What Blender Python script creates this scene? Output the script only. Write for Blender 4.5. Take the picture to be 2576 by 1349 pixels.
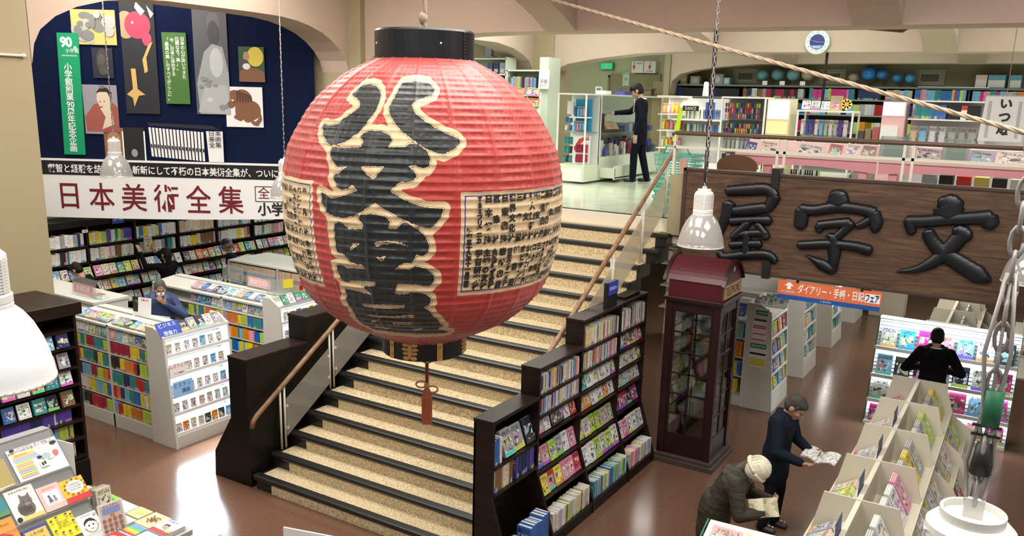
import bpy, math, random
import numpy as np
from mathutils import Vector, Matrix, noise as mnoise

for o in list(bpy.data.objects):
    bpy.data.objects.remove(o)
SC = bpy.context.scene
COL = SC.collection
PI = math.pi
# ---------------------------------------------------------------- camera
CAM_H = 4.2117
F_PX, PITCH, ROLL, YAW, PPY, PPX = 2132.53, 0.2298, 0.0263, -0.5481, 748.28, 1293.52
cp, sp, cyw, syw = math.cos(PITCH), math.sin(PITCH), math.cos(YAW), math.sin(YAW)
fw = Vector((syw * cp, cyw * cp, -sp))
rt = Vector((cyw, -syw, 0))
up = rt.cross(fw)
cr, sr = math.cos(ROLL), math.sin(ROLL)
rt2, up2 = rt * cr + up * sr, up * cr - rt * sr
cam = bpy.data.cameras.new('camera')
cam.sensor_width = 36.0
cam.lens = F_PX / 2576 * 36.0
cam.shift_x = -(PPX - 1288) / 2576
cam.shift_y = (PPY - 674.5) / 2576
cam.clip_start, cam.clip_end = 0.05, 100
camo = bpy.data.objects.new('camera', cam)
COL.objects.link(camo)
camo.matrix_world = Matrix(((rt2.x, up2.x, -fw.x, 0), (rt2.y, up2.y, -fw.y, 0), (rt2.z, up2.z, -fw.z, CAM_H), (0, 0, 0, 1)))
SC.camera = camo
# ---------------------------------------------------------------- world, lights, exposure
SC.view_settings.view_transform = 'Standard'
SC.view_settings.look = 'None'
SC.view_settings.exposure = -0.68
SC.view_settings.gamma = 1.0
SC.view_settings.use_curve_mapping = False
SC.cycles.max_bounces = 6
SC.cycles.diffuse_bounces = 3
SC.cycles.glossy_bounces = 3
SC.cycles.transmission_bounces = 4
SC.cycles.transparent_max_bounces = 10
SC.cycles.caustics_reflective = False
SC.cycles.caustics_refractive = False
SC.cycles.use_denoising = True
SC.cycles.sample_clamp_indirect = 4.0
wd = bpy.data.worlds.new('world')
SC.world = wd
wd.use_nodes = True
wd.node_tree.nodes['Background'].inputs[0].default_value = (1.0, 0.97, 0.93, 1)
wd.node_tree.nodes['Background'].inputs[1].default_value = 0.55

def area(x, y, z, sx, sy, power, col=(1, 0.96, 0.9), rot=(0, 0, 0), spread=PI):
    l = bpy.data.lights.new('area_light', 'AREA')  # shared by ceiling lamps, shelf strips and display-case lights
    l.shape = 'RECTANGLE'
    l.size, l.size_y, l.energy, l.color = sx, sy, power, col
    l.spread = spread
    o = bpy.data.objects.new('area_light', l)
    o.location, o.rotation_euler = (x, y, z), rot
    COL.objects.link(o)
    return o

WARM, COOL, LED = (1, 0.95, 0.88), (0.97, 1, 0.95), (0.82, 0.93, 1.0)
for (x, y, p) in ((-11.6, 7.2, 260), (-7.6, 7.0, 330), (-3.6, 6.0, 330), (0.4, 6.6, 330), (-7.4, 2.6, 300), (-3.4, 1.8, 260), (0.6, 2.2, 260), (-11.4, 3.6, 200)):
    area(x, y, 6.15, 2.6, 2.6, p, WARM)
for (x, y, p) in ((-11.6, 12.0, 240), (-7.6, 13.2, 250), (-3.6, 13.2, 230), (0.2, 13.0, 220), (-7.6, 18.3, 130), (-3.6, 18.3, 120), (0.2, 18.3, 110), (-11.4, 18.5, 120)):
    area(x, y, 6.15, 2.4, 2.8, p, COOL)
for (x, y, p) in ((-5.2, 11.8, 50), (-1.4, 12.6, 60), (-1.4, 15.6, 60), (-4.6, 15.4, 50), (-0.8, 18.8, 50)):
    area(x, y, 2.42, 1.6, 0.5, p, WARM)  # unseen lamps added under the mezzanine to light its stands
# ---------------------------------------------------------------- helpers
class B:
    def __init__(s):
        s.v, s.f, s.m = [], [], []
    def add(s, vs, fs, mi=0):
        k = len(s.v)
        s.v.extend([tuple(p) for p in vs])
        s.f.extend([tuple(i + k for i in q) for q in fs])
        s.m.extend([mi] * len(fs))
        return s
    def box(s, x0, x1, y0, y1, z0, z1, mi=0):
        return s.hexa([(x0, y0, z0), (x1, y0, z0), (x1, y1, z0), (x0, y1, z0)], [(x0, y0, z1), (x1, y0, z1), (x1, y1, z1), (x0, y1, z1)], mi)
    def hexa(s, lo, hi, mi=0):
        n = len(lo)
        fs = [tuple(range(n - 1, -1, -1)), tuple(range(n, 2 * n))] + [(i, (i + 1) % n, n + (i + 1) % n, n + i) for i in range(n)]
        return s.add(list(lo) + list(hi), fs, mi)
    def prism(s, pts, d, mi=0):
        d = Vector(d)
        pts = [Vector(p) for p in pts]
        nrm = Vector((0, 0, 0))
        for i in range(len(pts)):
            a, b = pts[i], pts[(i + 1) % len(pts)]
            nrm += a.cross(b)
        if nrm.dot(d) < 0:
            pts = pts[::-1]
        return s.hexa(pts, [p + d for p in pts], mi)
    def bar(s, p, q, w, h, mi=0, ref=(0, 0, 1)):
        p, q = Vector(p), Vector(q)
        d = (q - p).normalized()
        r = Vector(ref)
        if abs(d.dot(r)) > .95:
            r = Vector((0, 1, 0))
        a = d.cross(r).normalized()
        b = a.cross(d)
        c = [a * (w / 2) * i + b * (h / 2) * j for i, j in ((-1, -1), (1, -1), (1, 1), (-1, 1))]
        return s.hexa([p + k for k in c], [q + k for k in c], mi)
    def tube(s, pts, r, n=8, mi=0):
        pts = [Vector(p) for p in pts]
        rs = r if isinstance(r, (list, tuple)) else [r] * len(pts)
        vs, fs = [], []
        a = None
        for i, p in enumerate(pts):
            d = (pts[min(i + 1, len(pts) - 1)] - pts[max(i - 1, 0)]).normalized()
            if a is None:
                a = d.cross(Vector((0, 0, 1)) if abs(d.z) < .9 else Vector((1, 0, 0))).normalized()
            else:
                a = (a - d * a.dot(d)).normalized()
            b = d.cross(a)
            for k in range(n):
                t = 2 * PI * k / n
                vs.append(p + (a * math.cos(t) + b * math.sin(t)) * rs[i])
        for i in range(len(pts) - 1):
            for k in range(n):
                fs.append((i * n + k, i * n + (k + 1) % n, (i + 1) * n + (k + 1) % n, (i + 1) * n + k))
        e = (len(pts) - 1) * n
        fs += [tuple(range(n - 1, -1, -1)), tuple(range(e, e + n))]
        return s.add(vs, fs, mi)
    def lathe(s, prof, c, n=32, mi=0, M=None, flute=None):
        vs, fs = [], []
        for r, z in prof:
            for k in range(n):
                t = 2 * PI * k / n
                rr = r * (1 + (flute if flute and k % 2 else 0))
                p = Vector((rr * math.cos(t), rr * math.sin(t), z))
                vs.append((M @ p if M else p) + Vector(c))
        for i in range(len(prof) - 1):
            for k in range(n):
                fs.append((i * n + k, i * n + (k + 1) % n, (i + 1) * n + (k + 1) % n, (i + 1) * n + k))
        return s.add(vs, fs, mi)
    def disc(s, c, r, ax=(0, 0, 1), h=.002, n=24, mi=0):
        ax = Vector(ax).normalized()
        a = ax.orthogonal().normalized()
        b = ax.cross(a)
        c = Vector(c)
        lo = [c + (a * math.cos(2 * PI * k / n) + b * math.sin(2 * PI * k / n)) * r for k in range(n)]
        return s.hexa(lo, [p + ax * h for p in lo], mi)
    def sph(s, c, r, nu=12, nv=8, mi=0, M=None):
        r = r if isinstance(r, (list, tuple)) else (r, r, r)
        c = Vector(c)
        vs = [Vector((0, 0, -1))] + [Vector((math.cos(2 * PI * u / nu) * math.sin(PI * v / nv), math.sin(2 * PI * u / nu) * math.sin(PI * v / nv), -math.cos(PI * v / nv))) for v in range(1, nv) for u in range(nu)] + [Vector((0, 0, 1))]
        vs = [Vector((p.x * r[0], p.y * r[1], p.z * r[2])) for p in vs]
        vs = [(M @ p if M else p) + c for p in vs]
        fs = [(0, 1 + (u + 1) % nu, 1 + u) for u in range(nu)]
        for v in range(nv - 2):
            for u in range(nu):
                a, b = 1 + v * nu + u, 1 + v * nu + (u + 1) % nu
                fs.append((a, b, b + nu, a + nu))
        e, k = len(vs) - 1, 1 + (nv - 2) * nu
        fs += [(e, k + u, k + (u + 1) % nu) for u in range(nu)]
        return s.add(vs, fs, mi)
    def cap(s, p, q, r0, r1, n=10, fl=1.0, side=None):
        """tapered capsule, optionally flattened along `side`"""
        p, q = Vector(p), Vector(q)
        d = (q - p)
        L = d.length
        d = d / L if L > 1e-6 else Vector((0, 0, 1))
        a = (Vector(side) - d * d.dot(Vector(side))).normalized() if side else d.orthogonal().normalized()
        b = d.cross(a)
        rings = [(-r0 * math.cos(t), r0 * math.sin(t)) for t in (.35, .8, 1.2, PI / 2)] + [(L + r1 * math.cos(t), r1 * math.sin(t)) for t in (PI / 2, 1.2, .8, .35)]
        vs = [p + d * h + (a * math.cos(2 * PI * k / n) * fl + b * math.sin(2 * PI * k / n)) * r for h, r in rings for k in range(n)]
        fs = [(i * n + k, i * n + (k + 1) % n, (i + 1) * n + (k + 1) % n, (i + 1) * n + k) for i in range(7) for k in range(n)]
        fs += [tuple(range(n - 1, -1, -1)), tuple(range(7 * n, 8 * n))]
        return s.add(vs, fs)
    def build(s, name, mats, parent=None, smooth=False, bevel=0, kind=None, label=None):
        me = bpy.data.meshes.new(name)
        me.from_pydata(s.v, [], s.f)
        mats = mats if isinstance(mats, (list, tuple)) else [mats]
        for m in mats:
            me.materials.append(m)
        if len(mats) > 1:
            me.polygons.foreach_set('material_index', s.m)
        if smooth:
            me.polygons.foreach_set('use_smooth', [True] * len(me.polygons))
        me.update()
        o = bpy.data.objects.new(name, me)
        link(o, parent)
        if bevel:
            md = o.modifiers.new('bevel', 'BEVEL')
            md.width, md.segments, md.limit_method = bevel, 2, 'ANGLE'
        if kind:
            o['kind'] = kind
        if label:
            o['label'] = label
        return o

WM = {}
def link(o, parent=None):
    COL.objects.link(o)
    if parent is not None:
        o.parent = parent
        o.matrix_parent_inverse = WM.get(parent.name, Matrix.Identity(4)).inverted()
    return o

def tag(o, label, cat, group=None):
    o['label'], o['category'] = label, cat
    if group:
        o['group'] = group
    return o

def T(name, label, cat, loc=(0, 0, 0), group=None, rz=0):
    """an Empty at the base of a thing; parts are built in world space and parented to it"""
    o = bpy.data.objects.new(name, None)
    o.empty_display_size = .1
    o.location, o.rotation_euler = loc, (0, 0, rz)
    COL.objects.link(o)
    WM[o.name] = Matrix.Translation(loc) @ Matrix.Rotation(rz, 4, 'Z')
    return tag(o, label, cat, group)

def dup(root, M=None, label=None):
    """copy a thing with its parts and sub-parts; M moves it in world space"""
    def cp_(o, parent):
        c = o.copy()
        COL.objects.link(c)
        if parent is not None:
            c.parent = parent
            c.matrix_parent_inverse = o.matrix_parent_inverse
        for ch in o.children:
            cp_(ch, c)
        return c
    r = cp_(root, None)
    if M is not None:
        r.matrix_basis = M @ root.matrix_basis
    if label:
        r['label'] = label
    return r

# ---------------------------------------------------------------- materials
def nodes(name):
    m = bpy.data.materials.new(name)
    m.use_nodes = True
    nt = m.node_tree
    return m, nt, nt.nodes, nt.links, nt.nodes['Principled BSDF']

def M(name, col, rough=.5, metal=0, emit=0, ecol=None, var=.06, scale=6, coat=0, spec=.5, bump=0):
    m, nt, N, L, b = nodes(name)
    c = (*col, 1)
    b.inputs['Base Color'].default_value = c
    b.inputs['Roughness'].default_value = rough
    b.inputs['Metallic'].default_value = metal
    b.inputs['Specular IOR Level'].default_value = spec
    b.inputs['Coat Weight'].default_value = coat
    if emit:
        b.inputs['Emission Color'].default_value = (*(ecol or col), 1)
        b.inputs['Emission Strength'].default_value = emit
    if var:
        tc, nz, mx = N.new('ShaderNodeTexCoord'), N.new('ShaderNodeTexNoise'), N.new('ShaderNodeMix')
        mx.data_type = 'RGBA'
        nz.inputs['Scale'].default_value = scale
        nz.inputs['Detail'].default_value = 4
        L.new(tc.outputs['Object'], nz.inputs['Vector'])
        L.new(nz.outputs['Fac'], mx.inputs['Factor'])
        mx.inputs['A'].default_value = tuple(x * (1 - var) for x in col) + (1,)
        mx.inputs['B'].default_value = tuple(min(1, x * (1 + var)) for x in col) + (1,)
        L.new(mx.outputs['Result'], b.inputs['Base Color'])
        if bump:
            bp = N.new('ShaderNodeBump')
            bp.inputs['Strength'].default_value = bump
            L.new(nz.outputs['Fac'], bp.inputs['Height'])
            L.new(bp.outputs['Normal'], b.inputs['Normal'])
    return m

def ramp_mat(name, stops, rough=.5, scale=(1, 1, 1), nscale=5, detail=5, dist=0, bump=0, kind='noise', spec=.5, coat=0):
    m, nt, N, L, b = nodes(name)
    tc, mp = N.new('ShaderNodeTexCoord'), N.new('ShaderNodeMapping')
    mp.inputs['Scale'].default_value = scale
    L.new(tc.outputs['Object'], mp.inputs['Vector'])
    if kind == 'noise':
        t = N.new('ShaderNodeTexNoise')
        t.inputs['Detail'].default_value = detail
        t.inputs['Distortion'].default_value = dist
        out = t.outputs['Fac']
    else:
        t = N.new('ShaderNodeTexVoronoi')
        out = t.outputs['Distance'] if kind == 'vor' else t.outputs['Color']
    t.inputs['Scale'].default_value = nscale
    L.new(mp.outputs['Vector'], t.inputs['Vector'])
    r = N.new('ShaderNodeValToRGB')
    el = r.color_ramp.elements
    while len(el) < len(stops):
        el.new(.5)
    for e, (p, c) in zip(el, stops):
        e.position, e.color = p, (*c, 1)
    L.new(out, r.inputs['Fac'])
    L.new(r.outputs['Color'], b.inputs['Base Color'])
    b.inputs['Roughness'].default_value = rough
    b.inputs['Specular IOR Level'].default_value = spec
    b.inputs['Coat Weight'].default_value = coat
    if bump:
        bp = N.new('ShaderNodeBump')
        bp.inputs['Strength'].default_value = bump
        L.new(out, bp.inputs['Height'])
        L.new(bp.outputs['Normal'], b.inputs['Normal'])
    return m

def clear_mat(name, tint=(1, 1, 1), gloss=.1, milky=0.0):
    m, nt, N, L, b = nodes(name)
    N.remove(b)
    out = [n for n in N if n.type == 'OUTPUT_MATERIAL'][0]
    tr, gl, mx = N.new('ShaderNodeBsdfTransparent'), N.new('ShaderNodeBsdfGlossy'), N.new('ShaderNodeMixShader')
    tr.inputs['Color'].default_value = (*tint, 1)
    gl.inputs['Roughness'].default_value = .05
    mx.inputs['Fac'].default_value = gloss
    L.new(tr.outputs[0], mx.inputs[1])
    L.new(gl.outputs[0], mx.inputs[2])
    last = mx
    if milky:
        df, tl, ad, m2 = N.new('ShaderNodeBsdfDiffuse'), N.new('ShaderNodeBsdfTranslucent'), N.new('ShaderNodeMixShader'), N.new('ShaderNodeMixShader')
        df.inputs['Color'].default_value = tl.inputs['Color'].default_value = (.85, .85, .84, 1)
        L.new(df.outputs[0], ad.inputs[1])
        L.new(tl.outputs[0], ad.inputs[2])
        m2.inputs['Fac'].default_value = milky
        L.new(mx.outputs[0], m2.inputs[1])
        L.new(ad.outputs[0], m2.inputs[2])
        last = m2
    L.new(last.outputs[0], out.inputs['Surface'])
    return m

def print_mat(name, spine=False):
    """printed book covers: ground colour from the object's own colour, artwork and type from its random number"""
    m, nt, N, L, b = nodes(name)
    oi, tc = N.new('ShaderNodeObjectInfo'), N.new('ShaderNodeTexCoord')
    sx = N.new('ShaderNodeSeparateXYZ')
    L.new(tc.outputs['Generated'], sx.inputs[0])
    def math_(op, a, b_=None, c_=None):
        n = N.new('ShaderNodeMath')
        n.operation = op
        for i, q in enumerate((a, b_, c_)):
            if q is None:
                continue
            if isinstance(q, (int, float)):
                n.inputs[i].default_value = q
            else:
                L.new(q, n.inputs[i])
        return n.outputs[0]
    def mix(fac, a, c):
        n = N.new('ShaderNodeMix')
        n.data_type = 'RGBA'
        L.new(fac, n.inputs['Factor'])
        for k, q in (('A', a), ('B', c)):
            if isinstance(q, tuple):
                n.inputs[k].default_value = q
            else:
                L.new(q, n.inputs[k])
        return n.outputs['Result']
    def noise(sc, seed):
        mp = N.new('ShaderNodeMapping')
        mp.inputs['Scale'].default_value = sc
        cb = N.new('ShaderNodeCombineXYZ')
        for i in range(3):
            L.new(math_('MULTIPLY', oi.outputs['Random'], seed * (i + 1.3)), cb.inputs[i])
        L.new(tc.outputs['Generated'], mp.inputs['Vector'])
        L.new(cb.outputs[0], mp.inputs['Location'])
        t = N.new('ShaderNodeTexNoise')
        t.inputs['Scale'].default_value = 1
        t.inputs['Detail'].default_value = 2
        L.new(mp.outputs[0], t.inputs['Vector'])
        return t.outputs['Fac']
    def band(v, lo, hi):
        return math_('MULTIPLY', math_('GREATER_THAN', v, lo), math_('LESS_THAN', v, hi))
    def hue(k, sat, val):
        h = N.new('ShaderNodeCombineColor')
        h.mode = 'HSV'
        L.new(math_('FRACT', math_('MULTIPLY', oi.outputs['Random'], k)), h.inputs[0])
        h.inputs[1].default_value, h.inputs[2].default_value = sat, val
        return h.outputs[0]
    z, r = sx.outputs['Z'], oi.outputs['Random']
    col = oi.outputs['Color']
    if spine:
        x = sx.outputs['X']
        ink = math_('MULTIPLY', math_('GREATER_THAN', noise((3, 1, 38), 40), .53), math_('MULTIPLY', band(x, .25, .75), band(z, .3, .92)))
        col = mix(math_('MULTIPLY', ink, .75), col, (.04, .04, .05, 1))
        lb = math_('MULTIPLY', math_('LESS_THAN', z, math_('MULTIPLY_ADD', r, .12, .12)), math_('GREATER_THAN', math_('FRACT', math_('MULTIPLY', r, 37.0)), .5))
        col = mix(lb, col, hue(91.0, .7, .6))
    else:
        y = sx.outputs['Y']
        pic = band(z, .16, .72)
        pic = math_('MULTIPLY', pic, band(y, .08, .92))
        a1 = math_('MULTIPLY', math_('GREATER_THAN', noise((2.2, 2.2, 3), 60), .52), pic)
        col = mix(a1, col, hue(17.0, .45, .55))
        a2 = math_('MULTIPLY', math_('GREATER_THAN', noise((4, 4, 6), 110), .58), pic)
        col = mix(a2, col, (.06, .06, .07, 1))
        a3 = math_('MULTIPLY', math_('GREATER_THAN', noise((5, 5, 5), 170), .6), pic)
        col = mix(a3, col, (.85, .83, .8, 1))
        ti = math_('MULTIPLY', math_('GREATER_THAN', noise((30, 30, 9), 200), .5), math_('MULTIPLY', band(z, .76, .93), band(y, .1, .9)))
        col = mix(ti, col, hue(53.0, .8, .12))
        ob = math_('MULTIPLY', math_('LESS_THAN', z, .17), math_('GREATER_THAN', math_('FRACT', math_('MULTIPLY', r, 29.0)), .55))
        col = mix(ob, col, hue(71.0, .8, .75))
        t2 = math_('MULTIPLY', math_('GREATER_THAN', noise((40, 40, 30), 230), .56), band(z, .03, .13))
        col = mix(t2, col, (.1, .1, .1, 1))
    L.new(col, b.inputs['Base Color'])
    b.inputs['Roughness'].default_value = .32
    return m

m_wall = M('olive_plaster', (.36, .31, .19), .8, var=.1, scale=1.5)
m_beam = M('pinkish_plaster', (.52, .40, .32), .8, var=.05, scale=1.2)
m_ceil = M('ceiling_paint', (.66, .58, .5), .85)
m_pil = M('pillar_paint', (.36, .30, .18), .75, var=.06, scale=1.3)
m_floor = ramp_mat('brown_linoleum', [(.3, (.128, .066, .042)), (.5, (.145, .076, .049)), (.7, (.165, .09, .06))], .2, nscale=40, detail=8, spec=.6)
m_ufloor = ramp_mat('pale_green_vinyl', [(.35, (.5, .55, .42)), (.65, (.6, .66, .5))], .16, nscale=2.5, detail=6, spec=.6)
m_terr = ramp_mat('speckled_stair_carpet', [(.25, (.28, .2, .1)), (.45, (.48, .38, .22)), (.62, (.68, .57, .37)), (.8, (.8, .72, .53))], .8, nscale=55, detail=3)
m_nose = M('black_rubber', (.012, .013, .013), .35, var=.2, scale=20)
m_dark = ramp_mat('dark_brown_wood', [(.3, (.008, .004, .003)), (.7, (.022, .011, .008))], .38, (1, 1, 8), 6, 5, .4, spec=.35)
m_black = M('black_panel', (.006, .005, .0045), .45, spec=.3)
m_oak = ramp_mat('handrail_wood', [(.3, (.16, .085, .04)), (.7, (.3, .17, .085))], .4, (1, 1, 1), 14, 4, .5)
m_steel = M('painted_cream_steel', (.7, .68, .58), .35)
m_white = M('white_laminate', (.74, .74, .69), .4, var=.02)
m_whites = M('bright_white', (.85, .85, .83), .4, var=.02)
m_cream = M('cream_laminate', (.72, .66, .53), .45, var=.03)
m_glass = clear_mat('clear_glass', (.9, .95, .92), .12)
m_acryl = clear_mat('clear_acrylic', (.93, .95, .94), .1, .14)
m_board = ramp_mat('sign_board_wood', [(.25, (.035, .018, .01)), (.5, (.085, .045, .024)), (.75, (.15, .085, .045))], .5, (.6, 3, 7), 2.2, 7, 2.2)
m_ink = M('black_lacquer', (.004, .006, .009), .36, var=.2, scale=30)
m_blackp = M('black_paint', (.01, .011, .013), .4)
m_gold = M('gold_leaf', (.75, .5, .16), .35, .7)
m_rope = M('hemp_rope', (.4, .31, .22), .85, var=.3, scale=60)
m_wire = M('grey_wire', (.42, .4, .38), .5, .4)
m_navy = M('navy_board', (.0025, .007, .036), .85, var=.1, spec=.15)
m_paper = M('white_paper', (.84, .84, .83), .55, var=.01)
m_txt = M('black_print', (.012, .012, .014), .6, var=0)
m_txtw = M('white_print', (.86, .86, .84), .6, var=0)
m_maroon = M('maroon_print', (.16, .006, .015), .6, var=0)
m_red = M('red_print', (.62, .04, .045), .5, var=0)
m_blue = M('blue_print', (.02, .06, .4), .5, var=0)
m_green = M('green_print', (.0, .2, .1), .5, var=.02)
m_grey = M('grey_metal', (.3, .31, .31), .45, .2)
m_mesh = M('grey_display_felt', (.22, .225, .23), .8, var=.15, scale=90)
m_pink = M('pink_paint', (.75, .32, .38), .5)
m_led = M('lit_strip', (1, 1, 1), .5, emit=9, ecol=LED, var=0)
m_cover = print_mat('printed_cover')
m_spine = print_mat('printed_spine', True)
m_pages = M('book_pages', (.78, .75, .68), .8, var=.04, scale=40)
_mc = {}
def C(r, g, b, rough=.5):
    k = (round(r, 3), round(g, 3), round(b, 3), rough)
    if k not in _mc:
        _mc[k] = M('colour_%d' % len(_mc), (r, g, b), rough, var=.03)
    return _mc[k]

# ---------------------------------------------------------------- lettering
FONT = bpy.data.fonts.load('<builtin>')
def text_mesh(body, size, offs=0.0, ext=.0006, ls=1.0, cs=1.0, ax='CENTER'):
    cu = bpy.data.curves.new('lettering', 'FONT')
    cu.body, cu.size, cu.font, cu.offset, cu.extrude = body, size, FONT, offs, ext
    cu.space_line, cu.space_character = ls, cs
    cu.align_x, cu.align_y, cu.resolution_u = ax, 'CENTER', 2
    o = bpy.data.objects.new('lettering', cu)
    COL.objects.link(o)
    bpy.context.view_layer.update()
    me = bpy.data.meshes.new_from_object(o.evaluated_get(bpy.context.evaluated_depsgraph_get()))
    bpy.data.objects.remove(o)
    bpy.data.curves.remove(cu)
    me.materials.clear()
    return me

def text(body, size, mat, parent, org, xd=(1, 0, 0), yd=(0, 0, 1), name='lettering', offs=0.0, sq=1.0, ls=1.0, cs=1.0, ext=.0006, vert=False, label=None, ax='CENTER', fit=None):
    if vert:
        body = '\n'.join(body)
    me = text_mesh(body, size, offs, ext, ls, cs, ax)
    x, y = Vector(xd).normalized(), Vector(yd).normalized()
    if fit:
        co = np.array([v.co[:] for v in me.vertices]) if len(me.vertices) else np.zeros((1, 3))
        w, h = np.ptp(co[:, 0]), np.ptp(co[:, 1])
        c = (co.max(0) + co.min(0)) / 2
        me.transform(Matrix.Translation((-c[0], -c[1], 0)))
        me.transform(Matrix.Diagonal((fit[0] / max(w, 1e-4), fit[1] / max(h, 1e-4), 1, 1)))
        sq = 1
    n = x.cross(y)
    x = x * sq
    me.transform(Matrix(((x.x, y.x, n.x, org[0]), (x.y, y.y, n.y, org[1]), (x.z, y.z, n.z, org[2]), (0, 0, 0, 1))))
    me.materials.append(mat)
    o = bpy.data.objects.new(name, me)
    link(o, parent)
    if label:
        o['label'] = label
    return o

# ---------------------------------------------------------------- books
ORD = 'first second third fourth fifth sixth seventh eighth ninth tenth eleventh twelfth thirteenth fourteenth fifteenth sixteenth seventeenth eighteenth nineteenth twentieth'.split()
TENS = {20: 'twenty', 30: 'thirty', 40: 'forty', 50: 'fifty', 60: 'sixty'}
def ordinal(n):
    if n <= 20:
        return ORD[n - 1]
    t, u = n // 10 * 10, n % 10
    return TENS[t] + '-' + ORD[u - 1] if u else TENS[t][:-1] + 'ieth'

PAL = {'white': (.8, .8, .78), 'cream': (.76, .68, .52), 'grey': (.36, .36, .36), 'black': (.02, .02, .025), 'red': (.55, .03, .04), 'crimson': (.4, .015, .06), 'orange': (.75, .24, .04), 'yellow': (.82, .66, .05), 'lime': (.5, .7, .08), 'green': (.04, .32, .12), 'teal': (.03, .28, .3), 'blue': (.04, .16, .5), 'navy': (.015, .03, .13), 'sky-blue': (.2, .5, .75), 'purple': (.24, .08, .36), 'pink': (.8, .3, .42), 'magenta': (.65, .03, .25), 'brown': (.22, .11, .05), 'beige': (.62, .47, .33), 'violet': (.1, .06, .4), 'silver': (.55, .56, .57), 'mint': (.4, .68, .55)}
def _book_mesh():
    b = B()
    b.box(0, .14, 0, 1, 0, 1, 1)
    b.box(.86, 1, 0, 1, 0, 1, 1)
    b.box(.14, .86, 0, .04, 0, 1, 0)
    b.box(.14, .86, .04, .97, .012, .988, 2)
    o = b.build('book_proto', [m_spine, m_cover, m_pages])
    me = o.data
    for p in me.polygons:                # outer faces at the spine end carry the spine print
        if p.material_index == 1 and abs(p.normal.y + 1) < .1:
            p.material_index = 0
    bpy.data.objects.remove(o)
    return me
BOOK = _book_mesh()
rng = random.Random(11)
CATS = {'paperback': 'paperback', 'softcover': 'softcover book', 'hardback': 'hardback', 'display_book': 'art book', 'manga_volume': 'comic book', 'binder': 'binder', 'file': 'file', 'magazine': 'magazine', 'notebook': 'notebook', 'reference_book': 'reference book', 'shelf_book': 'pocket book'}

def place(name, me, org, x, y, z, color, label, cat, group, parent=None):
    o = bpy.data.objects.new(name, me)
    COL.objects.link(o)
    o.matrix_world = Matrix(((x.x, y.x, z.x, org.x), (x.y, y.y, z.y, org.y), (x.z, y.z, z.z, org.z), (0, 0, 0, 1)))
    o.color = (*color, 1)
    tag(o, label, cat, group)
    return o

def jit(c, a=.12):
    k = 1 + rng.uniform(-a, a)
    return tuple(max(0, min(.9, v * k)) for v in c)

def pick(pal):
    """pal: list of (colour name, weight)"""
    t = rng.uniform(0, sum(w for _, w in pal))
    for n, w in pal:
        t -= w
        if t <= 0:
            return n
    return pal[-1][0]

def spines(name, noun, where, group, P, along, outd, length, h, depth, pal, th=(.015, .03), hv=.12, lean=0, fill=1.0, run=1, cat='book', stuff=None):
    """a row of spine-out books; along runs from the viewer's left to right, outd points at the viewer"""
    cat = CATS.get(name, cat)
    P, a, u = Vector(P) + Vector((0, 0, .002)), Vector(along).normalized(), Vector(outd).normalized()
    zu = (Vector((0, 0, 1)) * math.cos(lean) - u * math.sin(lean))
    yb = -(u * math.cos(lean) + Vector((0, 0, 1)) * math.sin(lean))
    t, k, left, cn, hh, tk = 0.0, 0, 0, None, h, .02
    out = []
    while True:
        if left <= 0:
            cn, left = pick(pal), rng.randint(1, run)
            hh, tk = h * rng.uniform(1 - hv, 1), rng.uniform(*th)
        left -= 1
        if t + tk > length * fill:
            break
        k += 1
        c = jit(PAL[cn])
        d = depth * rng.uniform(.9, 1)
        org = P + a * t + yb * rng.uniform(0, .006)
        if stuff is not None:
            stuff.append((org, a * tk * .96, yb * d, zu * hh, c))
        else:
            out.append(place(name, BOOK, org, a * tk * .96, yb * d, zu * hh, c, '%s %s, %s from the left, %s' % (cn, noun, ordinal(k), where), cat, group))
        t += tk
    return out

def faces(name, noun, where, group, P, along, outd, n, pitch, w, h, th, pal, lean=.35, cat='book', skip=(), wv=.08, start=0):
    """a row of face-out books leaning back"""
    cat = CATS.get(name, cat)
    P, a, u = Vector(P) + Vector((0, 0, .003)), Vector(along).normalized(), Vector(outd).normalized()
    zu = Vector((0, 0, 1)) * math.cos(lean) - u * math.sin(lean)
    xo = u * math.cos(lean) + Vector((0, 0, 1)) * math.sin(lean)
    out = []
    for i in range(n):
        cn = pick(pal)
        ww, hh = w * rng.uniform(1 - wv, 1), h * rng.uniform(1 - wv, 1)
        if i in skip:
            continue
        tt = th * rng.uniform(.6, 1.4)
        org = P + a * (i * pitch + rng.uniform(0, .01)) 
        out.append(place(name, BOOK, org, xo * tt, a * ww, zu * hh, jit(PAL[cn]), '%s %s, %s from the left, %s' % (cn, noun, ordinal(i + 1 + start), where), cat, group))
    return out

def stuff_rows(name, items, label, cat):
    """all the rows too small to tell apart, as one object"""
    b = B()
    groups = {}
    for org, x, y, z, c in items:
        k = tuple(round(v * 8) / 8 for v in c)
        mi = groups.setdefault(k, len(groups))
        p = [org, org + x, org + x + y, org + y]
        b.hexa([q for q in p], [q + z for q in p], mi)
    o = b.build(name, [C(*k) for k in groups], kind='stuff')
    return tag(o, label, cat)
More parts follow.
